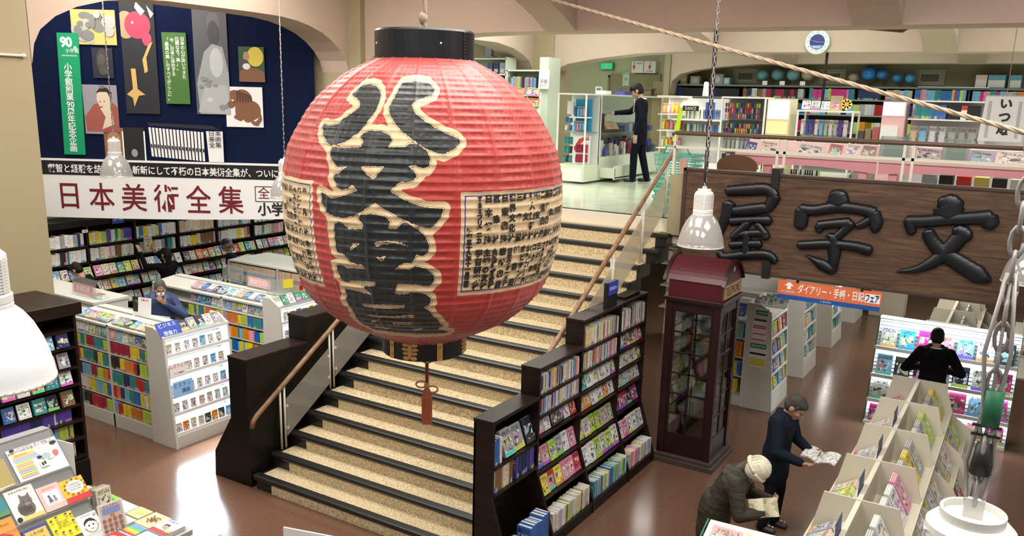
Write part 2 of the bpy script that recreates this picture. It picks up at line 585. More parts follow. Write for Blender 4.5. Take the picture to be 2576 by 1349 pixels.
# ---------------------------------------------------------------- setting
S_ = dict(kind='structure')
B().box(-16, 4.5, -2, 23, -.1, 0).build('floor', m_floor, **S_)
B().box(-9.3, 4.5, 10.04, 23, 2.5, 2.804).build('floor_upper', m_ufloor, **S_)
B().box(-9.3, 4.5, 9.98, 10.04, 2.5, 2.8).build('trim_1', m_cream, **S_)
B().box(-16, 4.5, -2, 23, 6.3, 6.4).build('ceiling', m_ceil, **S_)
B().box(-14.1, -13.75, 1.5, 22.6, 0, 6.3).build('wall_left', m_wall, **S_)
B().box(-8.35, 4.5, 21.9, 22.1, 0, 6.3).build('wall_back', M('dim_olive_plaster', (.33, .29, .18), .85, var=.15, scale=2), **S_)
m_pale = M('pale_green_paint', (.52, .55, .36), .7, scale=1)
bw = B().box(-14.1, -10.75, 22.5, 22.7, 0, 6.3).box(-9.9, -8.35, 22.5, 22.7, 0, 6.3).box(-10.75, -9.9, 22.5, 22.7, 4.9, 6.3).box(-10.75, -9.9, 22.5, 22.7, 0, 2.8)
bw.build('wall_back_passage', m_pale, **S_)
B().box(-11.2, -9.5, 22.72, 22.8, 2.8, 5.1).build('wall_corridor', M('dim_corridor', (.3, .27, .17), .8), **S_)
B().box(-10.78, -10.72, 22.44, 22.5, 2.8, 4.93).box(-9.93, -9.87, 22.44, 22.5, 2.8, 4.93).box(-10.78, -9.87, 22.44, 22.5, 4.88, 4.94).build('door_1', M('grey_green_frame', (.24, .23, .15), .6), **S_)
d2 = B().box(-8.95, -8.4, 22.4, 22.48, 2.8, 4.78).box(-9.4, -8.97, 22.42, 22.48, 2.8, 4.78).build('door_2', M('tan_door', (.5, .38, .2), .5), **S_)
B().box(-8.5, -8.35, 20.95, 22.5, 2.8, 6.3).build('wall_corner', m_wall, **S_)

def pillar(n, x0, x1, y0, y1):
    B().box(x0, x1, y0, y1, 0, 6.3).build('pillar_%s' % n, m_pil, bevel=.02, **S_)
pillar('near', -9.95, -9.2, 4.15, 5.2)
pillar('middle', -9.95, -8.97, 10.05, 10.95)
pillar('far', -9.75, -8.72, 15.55, 16.4)
pillar('corner', 2.35, 3.3, 10.05, 10.95)

def xbeam(n, y0, y1, curve):
    pts = [(x, y0, z) for x, z in curve] + [(curve[-1][0], y0, 6.3), (curve[0][0], y0, 6.3)]
    B().prism(pts, (0, y1 - y0, 0)).build('beam_%s' % n, m_beam, **S_)
def ybeam(n, x0, x1, curve, mat=None):
    pts = [(x0, y, z) for y, z in curve] + [(x0, curve[-1][0], 6.3), (x0, curve[0][0], 6.3)]
    B().prism(pts, (x1 - x0, 0, 0)).build('beam_%s' % n, mat or m_beam, **S_)
xbeam('front', 10.17, 10.75, [(-8.97, 4.5), (-8.95, 4.62), (-8.9, 4.72), (-8.76, 4.82), (-8.4, 4.94), (-7.9, 5.02), (-7.2, 5.085), (-6.5, 5.1), (0, 5.08), (.8, 5.05), (1.6, 4.95), (2.2, 4.72), (2.36, 4.5)])
xbeam('second', 15.6, 16.15, [(-8.74, 4.55), (-8.72, 4.8), (-8.4, 4.93), (-7.77, 5.03), (-6.93, 5.12), (-6.1, 5.15), (-3.5, 5.13), (1.2, 5.12), (2.5, 5.0), (4.4, 4.6)])
xbeam('third', 21.0, 21.45, [(-8.34, 4.45), (-8.3, 4.75), (-8.1, 4.93), (-7.7, 5.03), (-7.1, 5.11), (-6.2, 5.18), (-3.5, 5.2), (4.4, 5.2)])
A1 = [(5.2, 4.45), (5.24, 4.65), (5.32, 4.8), (5.5, 4.95), (5.75, 5.07), (6.1, 5.17), (6.5, 5.23), (6.9, 5.25), (8.2, 5.25), (8.7, 5.24), (9.0, 5.21), (9.25, 5.16), (9.51, 5.08), (9.72, 4.97), (9.89, 4.84), (10.0, 4.71), (10.05, 4.54)]
ybeam('arch_near', -9.75, -9.2, A1)
ybeam('arch_far', -9.75, -9.2, [(10.95, 4.54), (11.1, 4.8), (11.5, 5.05), (12.2, 5.2), (13.0, 5.26), (14.2, 5.26), (14.8, 5.19), (15.2, 5.08), (15.45, 4.95), (15.56, 4.8), (15.6, 4.6)])
ybeam('arch_front', -9.75, -9.2, [(0, 5.2), (3.2, 5.1), (3.8, 4.95), (4.1, 4.7), (4.15, 4.45)])
for n, x0, x1 in (('cross_left', -5.82, -5.37), ('cross_right', -1.97, -1.47)):
    ybeam(n, x0, x1, [(3.5, 5.3), (5, 5.5), (7, 5.56), (8.5, 5.52), (9.37, 5.4), (9.8, 5.25), (10.17, 5.08)])
    ybeam(n + '_mid', x0 + .08, x1 + .08, [(10.75, 5.1), (11.2, 5.32), (12, 5.45), (13.2, 5.5), (14.3, 5.45), (15, 5.33), (15.6, 5.12)])
    ybeam(n + '_far', x0 + .15, x1 + .15, [(16.15, 5.15), (16.6, 5.35), (18, 5.5), (19.6, 5.47), (20.4, 5.35), (21.0, 5.18)])
# fluorescent tubes over the front beam and in the bays beyond
for i, (x, y) in enumerate(((-7.0, 9.4), (-3.5, 13.0))):
    lp = T('fluorescent_light', 'bare white fluorescent tube under the ceiling %s' % ('behind the lantern rope' if i == 0 else 'beyond the front beam'), 'lamp', (x, y, 6.2))
    B().box(x - .8, x + .8, y - .06, y + .06, 6.2, 6.3).build('housing', m_white, lp)
    B().tube([(x - .75, y, 6.16), (x + .75, y, 6.16)], .02).build('tube', M('lit_tube', (1, 1, 1), .5, emit=8, ecol=(1, .97, .92), var=0), lp, smooth=True)
area(-6.9, 9.0, 5.85, 1.6, .3, 42, WARM, (math.radians(-55), 0, 0))
# ---------------------------------------------------------------- staircase
H_, D_, Y1, XL, XR = .165, .2627, 5.837, -6.806, -3.92
st = T('staircase', 'wide speckled tan staircase with black rubber nosings climbing under the lantern', 'staircase', (-5.4, 5.84, 0))
for i in range(1, 18):
    y, z = Y1 + (i - 1) * D_, i * H_
    y2 = y + D_ + .1 if i < 17 else 10.5
    b = B().box(XL + .02, XR + .12 if i > 14 else XR, y, min(y2, 10.05), z - H_, z - .006, 1)
    if i < 17:
        b.box(XL + .07, XR - .02, y + .05, y + D_ + .02, z - .01, z + .001, 0)
    b.box(XL + .26, XR - .02, y - .012, y + .02, z - H_ + .002, z - .05, 0)
    b.build('step', [m_terr, m_nose], st)
    n = B()
    n.prism([(XL, y - .022, z - .05), (XL, y - .03, z - .03), (XL, y - .026, z - .008), (XL, y - .012, z + .002), (XL, y + .055, z + .004), (XL, y + .055, z - .05)], (XR + (.14 if i > 14 else 0) - XL, 0, 0))
    n.build('nosing', m_nose, st)
# low dark wall left of the stairs (back of a stepped bookcase)
lw = T('bookcase', 'black stepped wall-like bookcase running up the left of the stairs', 'bookcase', (-7.0, 6.2, 0))
for y0, y1, zt in ((5.82, 6.70, 1.46), (6.70, 7.62, 1.75), (7.62, 8.5, 2.04), (8.5, 9.4, 2.33), (9.4, 10.0, 2.62)):
    B().box(-7.13, -6.85, y0, y1, 0, zt - .03).build('carcass', m_black, lw)
    B().box(-7.14, -6.84, y0 - .005, y1, zt - .03, zt).build('top_board', m_dark, lw, bevel=.006)
B().prism([(-7.13, 5.82, .75), (-7.42, 5.82, .3), (-7.44, 5.82, 0), (-7.13, 5.82, 0)], (0, 4.1, 0)).build('flared_base', m_black, lw)
# ---------------------------------------------------------------- stair rails
m_frost = clear_mat('frosted_beige_panel', (.75, .68, .5), .06, .38)
def stair_rail(x, label, ys, y0, y1, zoff, panel):
    t = T('stair_rail', label, 'handrail', (x, ys[0], Y1 * 0 + .33))
    rz = lambda y: .807 + .622 * (y - 5.813) + zoff
    tz = lambda y: (math.floor((y - Y1) / D_) + 1) * H_
    B().tube([(x, y0 - .02, rz(y0) - .09), (x, y0, rz(y0) - .02), (x, y0 + .05, rz(y0) + .03), (x, y1 - .05, rz(y1) - .03), (x, y1, rz(y1))], [.024, .026, .028, .028, .028], 10).build('handrail', m_oak, t, smooth=True)
    for y in ys:
        for d in (0, .062):
            B().tube([(x, y + d, tz(y + d) + .006), (x, y + d, rz(y + d) - .02)], .0125, 8).build('post', m_steel, t, smooth=True)
    for a, b_ in zip(ys[:-1], ys[1:]):
        a2, b2 = a + .08, b_ - .02
        lo = lambda y: H_ + .628 * (y - Y1) + .03
        hi = lambda y: rz(y) - .19
        p = B().prism([(x + .004, a2, lo(a2)), (x + .004, b2, lo(b2)), (x + .004, b2, hi(b2)), (x + .004, a2, hi(a2))], (.008, 0, 0)).build('panel', panel, t)
        for yy in (a2 + .01, b2 - .01):
            for fz in (.2, .8):
                z = lo(yy) + (hi(yy) - lo(yy)) * fz
                B().box(x - .012, x + .016, yy - .012, yy + .012, z - .015, z + .015).build('panel_clip', m_steel, p)
stair_rail(-6.77, 'wooden handrail with cream posts and frosted panels left of the stairs', [6.20, 6.98, 7.77, 8.55, 9.34, 10.08], 5.813, 10.15, 0, m_frost)
stair_rail(-3.985, 'wooden handrail with frosted panels right of the stairs, behind the stepped bookcase', [6.22, 7.02, 7.82, 8.62, 9.41, 10.1], 6.05, 10.4, .02, m_frost)
# ---------------------------------------------------------------- mezzanine rail
mr = T('mezzanine_rail', 'brown tube handrail on cream double posts along the upper floor edge', 'railing', (-1, 10.02, 2.8))
B().tube([(-3.9, 10.02, 3.835), (-3.86, 10.02, 3.86), (3.0, 10.02, 3.86)], .026, 10).build('handrail', M('brown_tube', (.11, .06, .035), .4), mr, smooth=True)
B().box(-3.86, 3, 10.0, 10.03, 3.675, 3.705).build('lower_rail', m_steel, mr)
for x in (-3.86, -2.61, -2.53, -1.27, -1.18, .1, .19, 1.45, 1.54):
    B().box(x - .014, x + .014, 10.0, 10.03, 2.8, 3.84).build('post', m_steel, mr)
B().box(-3.86, -3.63, 9.92, 9.97, 2.62, 3.36).build('wall_end_panel', m_wall, **S_)
# black hanging posts
for i, (x, y, z0, z1, lab) in enumerate(((-3.585, 10.17 + .25, 2.8, 5.09, 'black square post from front beam down to mezzanine edge'), (-3.42, 15.75, 4.2, 5.14, 'thin brown post hanging below the second beam behind the clock'))):
    p = B().box(x - .02, x + .02, y - .02, y + .02, z0, z1).build('post', m_blackp if i == 0 else m_dark)
    tag(p, lab, 'post')
# ---------------------------------------------------------------- the big paper lantern
LX, LY = -4.06, 5.269
ZR = [(2.33, .30), (2.37, .385), (2.44, .535), (2.51, .68), (2.64, .84), (2.77, .945), (2.95, 1.01), (3.12, 1.05), (3.32, 1.07), (3.46, 1.075), (3.64, 1.065), (3.84, 1.02), (3.99, .94), (4.15, .84), (4.25, .74), (4.375, .585), (4.49, .355), (4.52, .3)]
zg = np.linspace(2.33, 4.52, 400)
rg = np.interp(zg, [a for a, b in ZR], [b for a, b in ZR])
kk = np.hanning(25)
kk /= kk.sum()
rg = np.convolve(np.pad(rg, 12, mode='edge'), kk, 'valid')
lan_r = lambda z: np.interp(z, zg, rg)
LN = Vector((-syw, -cyw, 0))            # towards the front of the lantern
LE = Vector((cyw, -syw, 0))
def lan_pt(phi, z, off=0.0):
    r = float(lan_r(z)) + off
    d = LN * math.cos(phi) + LE * math.sin(phi)
    return Vector((LX, LY, z)) + d * r
INK=[[(-0.565,4.261),(-0.535,4.279),(-0.473,4.289),(-0.373,4.275),(-0.295,4.235),(-0.266,4.177),(-0.272,4.138),(-0.287,4.101),(-0.313,4.058),(-0.338,4.011),(-0.372,3.967),(-0.418,3.933),(-0.477,3.895),(-0.524,3.882),(-0.572,3.876),(-0.637,3.898),(-0.706,3.95),(-0.739,3.993),(-0.741,4.012),(-0.674,4.003),(-0.615,4.012),(-0.568,4.028),(-0.537,4.058),(-0.486,4.093),(-0.434,4.134),(-0.454,4.163),(-0.498,4.187),(-0.584,4.208),(-0.583,4.235)],
[(-0.118,4.301),(0.008,4.315),(0.155,4.302),(0.208,4.263),(0.178,4.226),(0.037,4.184),(0.012,4.165),(0.01,4.144),(0.043,4.102),(0.102,4.061),(0.197,4.01),(0.257,3.979),(0.34,3.952),(0.359,3.925),(0.308,3.882),(0.231,3.843),(0.189,3.853),(0.103,3.886),(0.029,3.933),(-0.035,3.974),(-0.087,4.014),(-0.13,4.055),(-0.169,4.104),(-0.179,4.143),(-0.162,4.183),(-0.147,4.22),(-0.137,4.26)],
[(-0.34,3.964),(-0.285,3.984),(-0.202,3.983),(-0.142,3.964),(-0.11,3.93),(-0.129,3.901),(-0.128,3.883),(-0.02,3.889),(0.004,3.909),(0.059,3.912),(0.125,3.865),(0.145,3.816),(0.142,3.781),(0.117,3.753),(0.072,3.76),(0.055,3.771),(0.007,3.768),(0.038,3.741),(0.063,3.702),(0.039,3.674),(-0.008,3.662),(-0.039,3.668),(-0.107,3.603),(-0.017,3.551),(0.05,3.524),(0.111,3.504),(0.226,3.497),(0.216,3.446),(0.172,3.387),(0.145,3.365),(0.07,3.379),(-0.011,3.414),(-0.127,3.475),(-0.208,3.522),(-0.27,3.471),(-0.347,3.425),(-0.432,3.403),(-0.506,3.411),(-0.564,3.447),(-0.598,3.5),(-0.605,3.573),(-0.56,3.555),(-0.513,3.529),(-0.427,3.555),(-0.37,3.577),(-0.32,3.598),(-0.36,3.628),(-0.387,3.605),(-0.432,3.593),(-0.47,3.61),(-0.501,3.662),(-0.501,3.698),(-0.478,3.693),(-0.413,3.747),(-0.485,3.737),(-0.523,3.773),(-0.55,3.815),(-0.562,3.854),(-0.538,3.869),(-0.466,3.866),(-0.323,3.878),(-0.321,3.914),(-0.346,3.942)],
[(-0.3,3.44),(-0.219,3.448),(-0.134,3.438),(-0.103,3.403),(-0.118,3.358),(-0.066,3.357),(-0.031,3.398),(-0.004,3.403),(0.07,3.357),(0.118,3.305),(0.139,3.244),(0.135,3.206),(0.101,3.173),(0.056,3.185),(0.048,3.151),(0.025,3.126),(-0.029,3.12),(-0.09,3.075),(0.008,3.083),(0.055,3.105),(0.117,3.089),(0.172,3.041),(0.177,2.997),(0.137,2.953),(0.069,2.97),(-0.075,2.975),(-0.095,2.893),(-0.015,2.896),(0.028,2.92),(0.101,2.908),(0.151,2.875),(0.16,2.838),(0.139,2.815),(0.101,2.796),(0.154,2.766),(0.174,2.723),(0.214,2.695),(0.24,2.654),(0.276,2.628),(0.231,2.591),(0.375,2.553),(0.233,2.536),(-0.011,2.54),(-0.195,2.543),(-0.426,2.553),(-0.497,2.599),(-0.499,2.652),(-0.485,2.74),(-0.504,2.801),(-0.48,2.856),(-0.487,2.901),(-0.436,2.898),(-0.276,2.879),(-0.329,2.938),(-0.229,2.947),(-0.225,2.979),(-0.408,2.97),(-0.431,2.954),(-0.487,2.955),(-0.511,3.005),(-0.513,3.067),(-0.475,3.08),(-0.43,3.059),(-0.293,3.065),(-0.306,3.094),(-0.35,3.094),(-0.412,3.109),(-0.43,3.154),(-0.492,3.164),(-0.501,3.205),(-0.501,3.291),(-0.495,3.36),(-0.463,3.378),(-0.422,3.367),(-0.39,3.336),(-0.288,3.344),(-0.283,3.378),(-0.32,3.408)]]
HOLE=[[(-0.312,3.752),(-0.229,3.757),(-0.152,3.759),(-0.215,3.675)],
[(-0.368,3.24),(-0.316,3.24),(-0.386,3.184)],
[(-0.208,3.161),(-0.169,3.155),(-0.128,3.174),(-0.17,3.126)],
[(-0.367,2.795),(-0.179,2.809),(-0.033,2.812),(-0.039,2.788),(-0.157,2.777),(-0.358,2.777)],
[(-0.362,2.704),(-0.155,2.709),(0.037,2.734),(0.026,2.712),(-0.149,2.696),(-0.345,2.695)],
[(-0.361,2.649),(-0.3,2.657),(-0.313,2.644),(-0.364,2.637)],
[(-0.173,2.652),(0.001,2.661),(-0.011,2.643),(-0.149,2.633)],
[(-0.357,2.601),(-0.208,2.593),(-0.219,2.584),(-0.363,2.581)],
[(0,2.593),(0.099,2.605),(0.088,2.592),(0.021,2.587)],
[(-0.372,2.552),(-0.187,2.556),(-0.204,2.549)],
[(-0.21,3.259),(-0.124,3.272),(-0.033,3.265),(0.008,3.239),(-0.082,3.261),(-0.16,3.245),(-0.205,3.226)]]

def seg_dist(P, poly):
    """signed distance of points P (n,2) to a closed polygon (negative inside)"""
    q = np.array(poly)
    a, b = q, np.roll(q, -1, 0)
    dmin = np.full(len(P), 9.0)
    ins = np.zeros(len(P), bool)
    for s, e in zip(a, b):
        d = e - s
        t = np.clip(((P - s) @ d) / max(d @ d, 1e-12), 0, 1)
        dmin = np.minimum(dmin, np.hypot(*(P - s - t[:, None] * d).T))
        c = ((s[1] > P[:, 1]) != (e[1] > P[:, 1])) & (P[:, 0] < (e[0] - s[0]) * (P[:, 1] - s[1]) / (e[1] - s[1] + 1e-12) + s[0])
        ins ^= c
    return np.where(ins, -dmin, dmin)
def make_lantern():
    t = T('paper_lantern', 'huge round red paper lantern with black brush characters hanging over the stairs', 'lantern', (LX, LY, 2.2))
    NP, NZ = 640, 300
    ph = np.linspace(-PI, PI, NP, endpoint=False)
    zs = np.linspace(2.335, 4.505, NZ)
    PH, ZZ = np.meshgrid(ph, zs)
    arc = np.concatenate([[0], np.cumsum(np.hypot(np.diff(zs), np.diff(lan_r(zs))))])
    rib = np.abs(np.sin(PI * arc / .058))[:, None]
    cord = np.abs(np.sin((PH - .03) * 11))
    R0 = lan_r(ZZ) - .0125 * (rib ** .8) * (.35 + .65 * cord ** .5)
    R0 = R0 + .009 * np.abs(np.cos((PH - .03) * 11)) ** 90
    # slack, creased paper between the hoops
    R0 = R0 - .004 * rib * (np.sin(PH * 61 + ZZ * 17) * np.sin(PH * 37 - ZZ * 29))
    dx = np.cos(PH)[..., None] * np.array(LN[:2]) + np.sin(PH)[..., None] * np.array(LE[:2])
    V = np.zeros((NZ, NP, 3))
    V[..., :2] = np.array([LX, LY]) + dx * R0[..., None]
    V[..., 2] = ZZ
    idx = np.arange(NZ * NP).reshape(NZ, NP)
    F = np.stack([idx[:-1], np.roll(idx, -1, 1)[:-1], np.roll(idx, -1, 1)[1:], idx[1:]], -1).reshape(-1, 4)
    me = bpy.data.meshes.new('lantern_body')
    me.from_pydata(V.reshape(-1, 3).tolist(), [], F.tolist())
    me.polygons.foreach_set('use_smooth', [True] * len(me.polygons))
    # signed distances to the painted shapes, in metres along the paper
    sc = lan_r(ZZ)
    Q = np.stack([(PH * 1.0).ravel(), ZZ.ravel()], 1)
    def sdf(poly, rmean=1.0):
        p = [(a * rmean, z) for a, z in poly]
        return seg_dist(np.stack([Q[:, 0] * rmean, Q[:, 1]], 1), p)
    ink = np.min([sdf(p) for p in INK], 0)
    hole = np.min([sdf(p) for p in HOLE], 0)
    ink2 = np.maximum(ink, -hole)
    def boxd(p0, p1, z0, z1):
        cx_, cz = (p0 + p1) / 2, (z0 + z1) / 2
        qx = np.abs(Q[:, 0] - cx_) * 1.05 - (p1 - p0) / 2 * 1.05
        qz = np.abs(Q[:, 1] - cz) - (z1 - z0) / 2
        return np.maximum(qx, qz)
    pan = np.minimum(boxd(.335, 1.62, 2.88, 3.605), boxd(-1.62, -.69, 2.88, 3.635))
    for nm, arr in (('ink', ink2), ('halo', ink), ('label_sheet', pan)):
        at = me.attributes.new(nm, 'FLOAT', 'POINT')
        at.data.foreach_set('value', np.clip(arr, -.3, .3).astype(np.float32))
    o = bpy.data.objects.new('lantern_body', me)
    link(o, t)
    m, nt, N, L, b = nodes('painted_lantern_paper')
    def attr(n):
        a = N.new('ShaderNodeAttribute')
        a.attribute_name = n
        return a.outputs['Fac']
    def mth(op, a, c):
        n = N.new('ShaderNodeMath')
        n.operation = op
        for i, q in enumerate((a, c)):
            if isinstance(q, (int, float)):
                n.inputs[i].default_value = q
            else:
                L.new(q, n.inputs[i])
        return n.outputs[0]
    def mix(f, a, c):
        n = N.new('ShaderNodeMix')
        n.data_type = 'RGBA'
        L.new(f, n.inputs['Factor'])
        for k, q in (('A', a), ('B', c)):
            if isinstance(q, tuple):
                n.inputs[k].default_value = (*q, 1)
            else:
                L.new(q, n.inputs[k])
        return n.outputs['Result']
    tc = N.new('ShaderNodeTexCoord')
    def nz(s, d=3, sc_=(1, 1, 1)):
        mp = N.new('ShaderNodeMapping')
        mp.inputs['Scale'].default_value = sc_
        L.new(tc.outputs['Object'], mp.inputs['Vector'])
        n = N.new('ShaderNodeTexNoise')
        n.inputs['Scale'].default_value, n.inputs['Detail'].default_value = s, d
        L.new(mp.outputs[0], n.inputs['Vector'])
        return n.outputs['Fac']
    wob = mth('MULTIPLY', mth('SUBTRACT', nz(9), .5), .03)
    brush = mth('MULTIPLY', mth('SUBTRACT', nz(70, 2, (1, 1, .35)), .5), .016)
    red = mix(nz(3.5), (.40, .026, .02), (.49, .045, .036))
    tan = mix(nz(6), (.66, .47, .26), (.76, .59, .36))
    halo = mth('LESS_THAN', mth('ADD', attr('halo'), wob), .043)
    col = mix(halo, red, tan)
    sheet = mth('LESS_THAN', mth('ADD', attr('label_sheet'), mth('MULTIPLY', wob, .5)), 0)
    col = mix(sheet, col, tan)
    ab = mth('ABSOLUTE', mth('ADD', mth('ADD', attr('label_sheet'), mth('MULTIPLY', wob, .22)), .03), 0)
    col = mix(mth('LESS_THAN', ab, .0042), col, (.03, .02, .3))
    inkm = mth('LESS_THAN', mth('ADD', attr('ink'), brush), -.001)
    col = mix(inkm, col, (.008, .012, .014))
    rim = mth('LESS_THAN', mth('ABSOLUTE', mth('SUBTRACT', attr('ink'), .006), 0), .0013)
    col = mix(rim, col, (.03, .03, .025))
    L.new(col, b.inputs['Base Color'])
    b.inputs['Roughness'].default_value = .42
    b.inputs['Sheen Weight'].default_value = .25
    me.materials.append(m)
    # rings
    cap = B().lathe([(.30, 4.47), (.372, 4.47), (.372, 4.675), (.36, 4.69), (.32, 4.69), (.31, 4.6)], (LX, LY, 0), 48).build('top_ring', m_ink, t, smooth=False)
    for k in range(9):
        a = .98 + .0
        p = lan_ring(.376, a, 4.48 + k * .023)
        B().sph(p, .006, 8, 6).build('rivet', m_blackp, cap)
    for a in (-1.1, .42, -2.4):
        B().sph(lan_ring(.373, a, 4.585), .008, 8, 6).build('hook_hole', m_paper, cap)
    bot = B().lathe([(.29, 2.36), (.335, 2.36), (.335, 2.215), (.325, 2.205), (.27, 2.205), (.27, 2.36)], (LX, LY, 0), 48).build('bottom_ring', m_ink, t)
    # gilt crest: stacked lobes bent round the ring
    for a0 in (-.23, 1.36, -1.8):
        c = B()
        for (dy, dz, ra, rb) in ((0, 0, .022, .062), (-.036, .052, .03, .017), (.036, .052, .03, .017), (-.04, .017, .03, .016), (.04, .017, .03, .016), (-.036, -.016, .026, .015), (.036, -.016, .026, .015), (-.03, -.054, .03, .018), (.03, -.054, .03, .018)):
            a = a0 + dy / .335
            M_ = Matrix.Rotation(0, 4, 'Z')
            d = LN * math.cos(a) + LE * math.sin(a)
            e = Vector((-d.y, d.x, 0))
            Mx = Matrix(((e.x, d.x, 0, 0), (e.y, d.y, 0, 0), (0, 0, 1, 0), (0, 0, 0, 1)))
            c.sph(lan_ring(.335, a, 2.287 + dz), (ra, .012, rb), 12, 8, 0, Mx)
        c.build('crest', M('gilt_crest', (.72, .45, .17), .45, .3), bot, smooth=True)
    for a0 in (.47, -.72, 1.95):
        pl = B()
        for da in (-.07, 0):
            p = [lan_ring(.338, a0 + da + x, z) for x, z in ((0, 2.21), (.07, 2.21), (.07, 2.358), (0, 2.358))]
            pl.prism(p, tuple(LN * .004 * math.cos(a0) + LE * .004 * math.sin(a0)))
        pl.sph(lan_ring(.343, a0, 2.315), .014, 10, 6)
        pl.sph(lan_ring(.343, a0, 2.245), .01, 8, 6)
        pl.build('gilt_plate', m_gold, bot)
    # publishers' names brushed on the side sheets
    def col_text(chars, phi, z0, z1, size, slant=0.0):
        n = len(chars)
        for i, ch in enumerate(chars):
            if ch == ' ':
                continue
            z = z0 + (z1 - z0) * (i / max(1, n - 1)) if n > 1 else z0
            me_ = text_mesh(ch, size, .0035, .0, 1, 1)
            if len(me_.vertices) == 0:
                continue
            co = [lan_pt(phi + (v.co.x + rng.uniform(0, 0)) / 1.06, z + v.co.y, .004) for v in me_.vertices]
            acc.add(co, [tuple(p.vertices) for p in me_.polygons])
            bpy.data.meshes.remove(me_)
    acc = B()
    up_ = ['TBSブリタニカ', '日本棋院', '西東社', '日東書院', '世界文化社', '三省堂', '旺文社', '婦人画報社', '淡交社', '二見書房', '福武書店', '白泉社', '仁書房', '講談社', '評論社', '文書房']
    lo_ = ['学習研究社', '主婦の友社', '丸善株式会社', '岩崎書店', '日本ヴォーグ社', '㈱吉田', 'オビサン㈱', '山形コクヨ', 'コクヨ㈱', '三菱鉛筆', 'プラチナ万年筆', 'カシオ', '早川書房', '新星出版社', '至光社', '金園社']
    for i, s in enumerate(up_):
        p = .458 + i * .0605
        col_text(s, p, 3.552, 3.272 if len(s) > 2 else 3.3, min(.056, .34 / max(5, len(s))) if len(s) > 5 else .056)
    for i, s in enumerate(lo_):
        p = .462 + i * .0595
        col_text(s, p, 3.182, 2.942, min(.054, .3 / max(5, len(s))))
    col_text('昭和五十九年十一月三日', .392, 3.34, 2.96, .04)
    for i, (a, c) in enumerate((('平凡社', '中央経済社'), ('国際地学協会', '大泉書店'), ('ベストセラーズ', '昭文社'), ('淡路書房', '北辰堂'), ('地人書館', '玄光社'), ('誠文堂', '立風書房'), ('有斐閣', '文化社'), ('朝日社', '理工社'))):
        p = -.765 - i * .066
        col_text(a, p, 3.55, 3.27, .05 if len(a) < 6 else .042)
        col_text(c, p, 3.185, 2.935, .05)
    acc.build('lettering', m_txt, t)
    # hanging rope and tassel
    X, Y = LX + .02, LY + .01
    mt = M('rust_silk', (.3, .065, .025), .7, var=.25, scale=80)
    tb = B().lathe([(.005, 1.9), (.03, 1.86), (.045, 1.8), (.043, 1.6), (.045, 1.575), (.0, 1.578)], (X, Y, 0), 22, flute=-.12).build('tassel', mt, t, label='rust-red silk tassel')
    B().tube([(X + LE.x * .06 * math.cos(a), Y + LE.y * .06 * math.cos(a), 2.15 + .055 * math.sin(a)) for a in np.linspace(0, 2 * PI, 17)], .006, 6).build('ring', m_grey, tb, smooth=True)
    B().tube([(X - .008, Y, 2.1), (X - .008, Y, 1.9)], .008, 6).tube([(X + .008, Y, 2.1), (X + .008, Y, 1.9)], .008, 6).build('cord', mt, tb, smooth=True)
    k = B()
    k.sph((X, Y, 1.9), (.024, .024, .03))
    for s in (-1, 1):
        k.tube([Vector((X, Y, 1.9)) + LE * (s * (.045 + .045 * -math.cos(a))) + Vector((0, 0, -.02 * s + .028 * math.sin(a) - .01)) for a in np.linspace(0, 2 * PI, 15)], .008, 6)
    k.build('bow', M('tan_cord', (.42, .2, .1), .7), tb, smooth=True)
    rp = T('rope', 'hemp rope from the ceiling to the top of the red lantern', 'rope', (LX, LY, 4.69))
    twisted((LX, LY, 4.62), (LX + .0, LY, 6.3), .016, rp)
    B().sph((LX - .015, LY, 4.78), (.035, .03, .05), 10, 8).build('knot', m_rope, rp, smooth=True)

def lan_ring(r, a, z):
    d = LN * math.cos(a) + LE * math.sin(a)
    return Vector((LX, LY, z)) + d * r
def twisted(p, q, r, parent, name='strands'):
    p, q = Vector(p), Vector(q)
    d = (q - p)
    L = d.length
    d.normalize()
    a = d.orthogonal().normalized()
    c = d.cross(a)
    n = max(8, int(L / .05))
    b = B()
    for k in range(3):
        b.tube([p + d * (L * i / n) + (a * math.cos(i * .9 + k * 2.094) + c * math.sin(i * .9 + k * 2.094)) * r * .5 for i in range(n + 1)], r * .6, 5)
    return b.build(name, m_rope, parent, smooth=True)
make_lantern()
rp2 = T('rope', 'long twisted rope slanting across the beams down to the right edge', 'rope', (-2.4, 7.5, 4.7))
twisted((-5.355, 8.776, 5.418), (.6, 6.9, 3.88), .019, rp2)
# ---------------------------------------------------------------- left hall: shelving round the near pillar
W_MIX = [('white', 9), ('cream', 4), ('grey', 2), ('red', 1), ('orange', 1), ('yellow', 1), ('teal', 1), ('pink', 1), ('blue', 1), ('black', 1), ('brown', 1)]
VIVID = [('red', 3), ('yellow', 3), ('orange', 3), ('teal', 2), ('blue', 2), ('lime', 2), ('navy', 2), ('crimson', 2), ('green', 1), ('sky-blue', 2), ('black', 1), ('white', 2)]
FACE = [('white', 6), ('sky-blue', 2), ('cream', 3), ('grey', 2), ('black', 2), ('yellow', 2), ('pink', 2), ('orange', 1), ('red', 1), ('teal', 1), ('lime', 1), ('blue', 1), ('brown', 1), ('beige', 2)]
ps = T('bookcase', 'dark brown bookcase built round the near pillar at the left edge', 'bookcase', (-8.7, 4, 0))
cs = B()
Xf, Y0, Y1_ = -8.42, 1.6, 4.93
cs.box(-9.2, Xf + .03, Y1_ - .03, Y1_, 0, 1.9)
cs.box(-9.2, -8.75, Y0, Y1_ - .03, 0, 1.9)
for y in (4.05, 3.2, 2.35):
    cs.box(-8.75, Xf + .015, y - .018, y + .018, .1, 1.9)
cs.build('carcass', m_dark, ps)
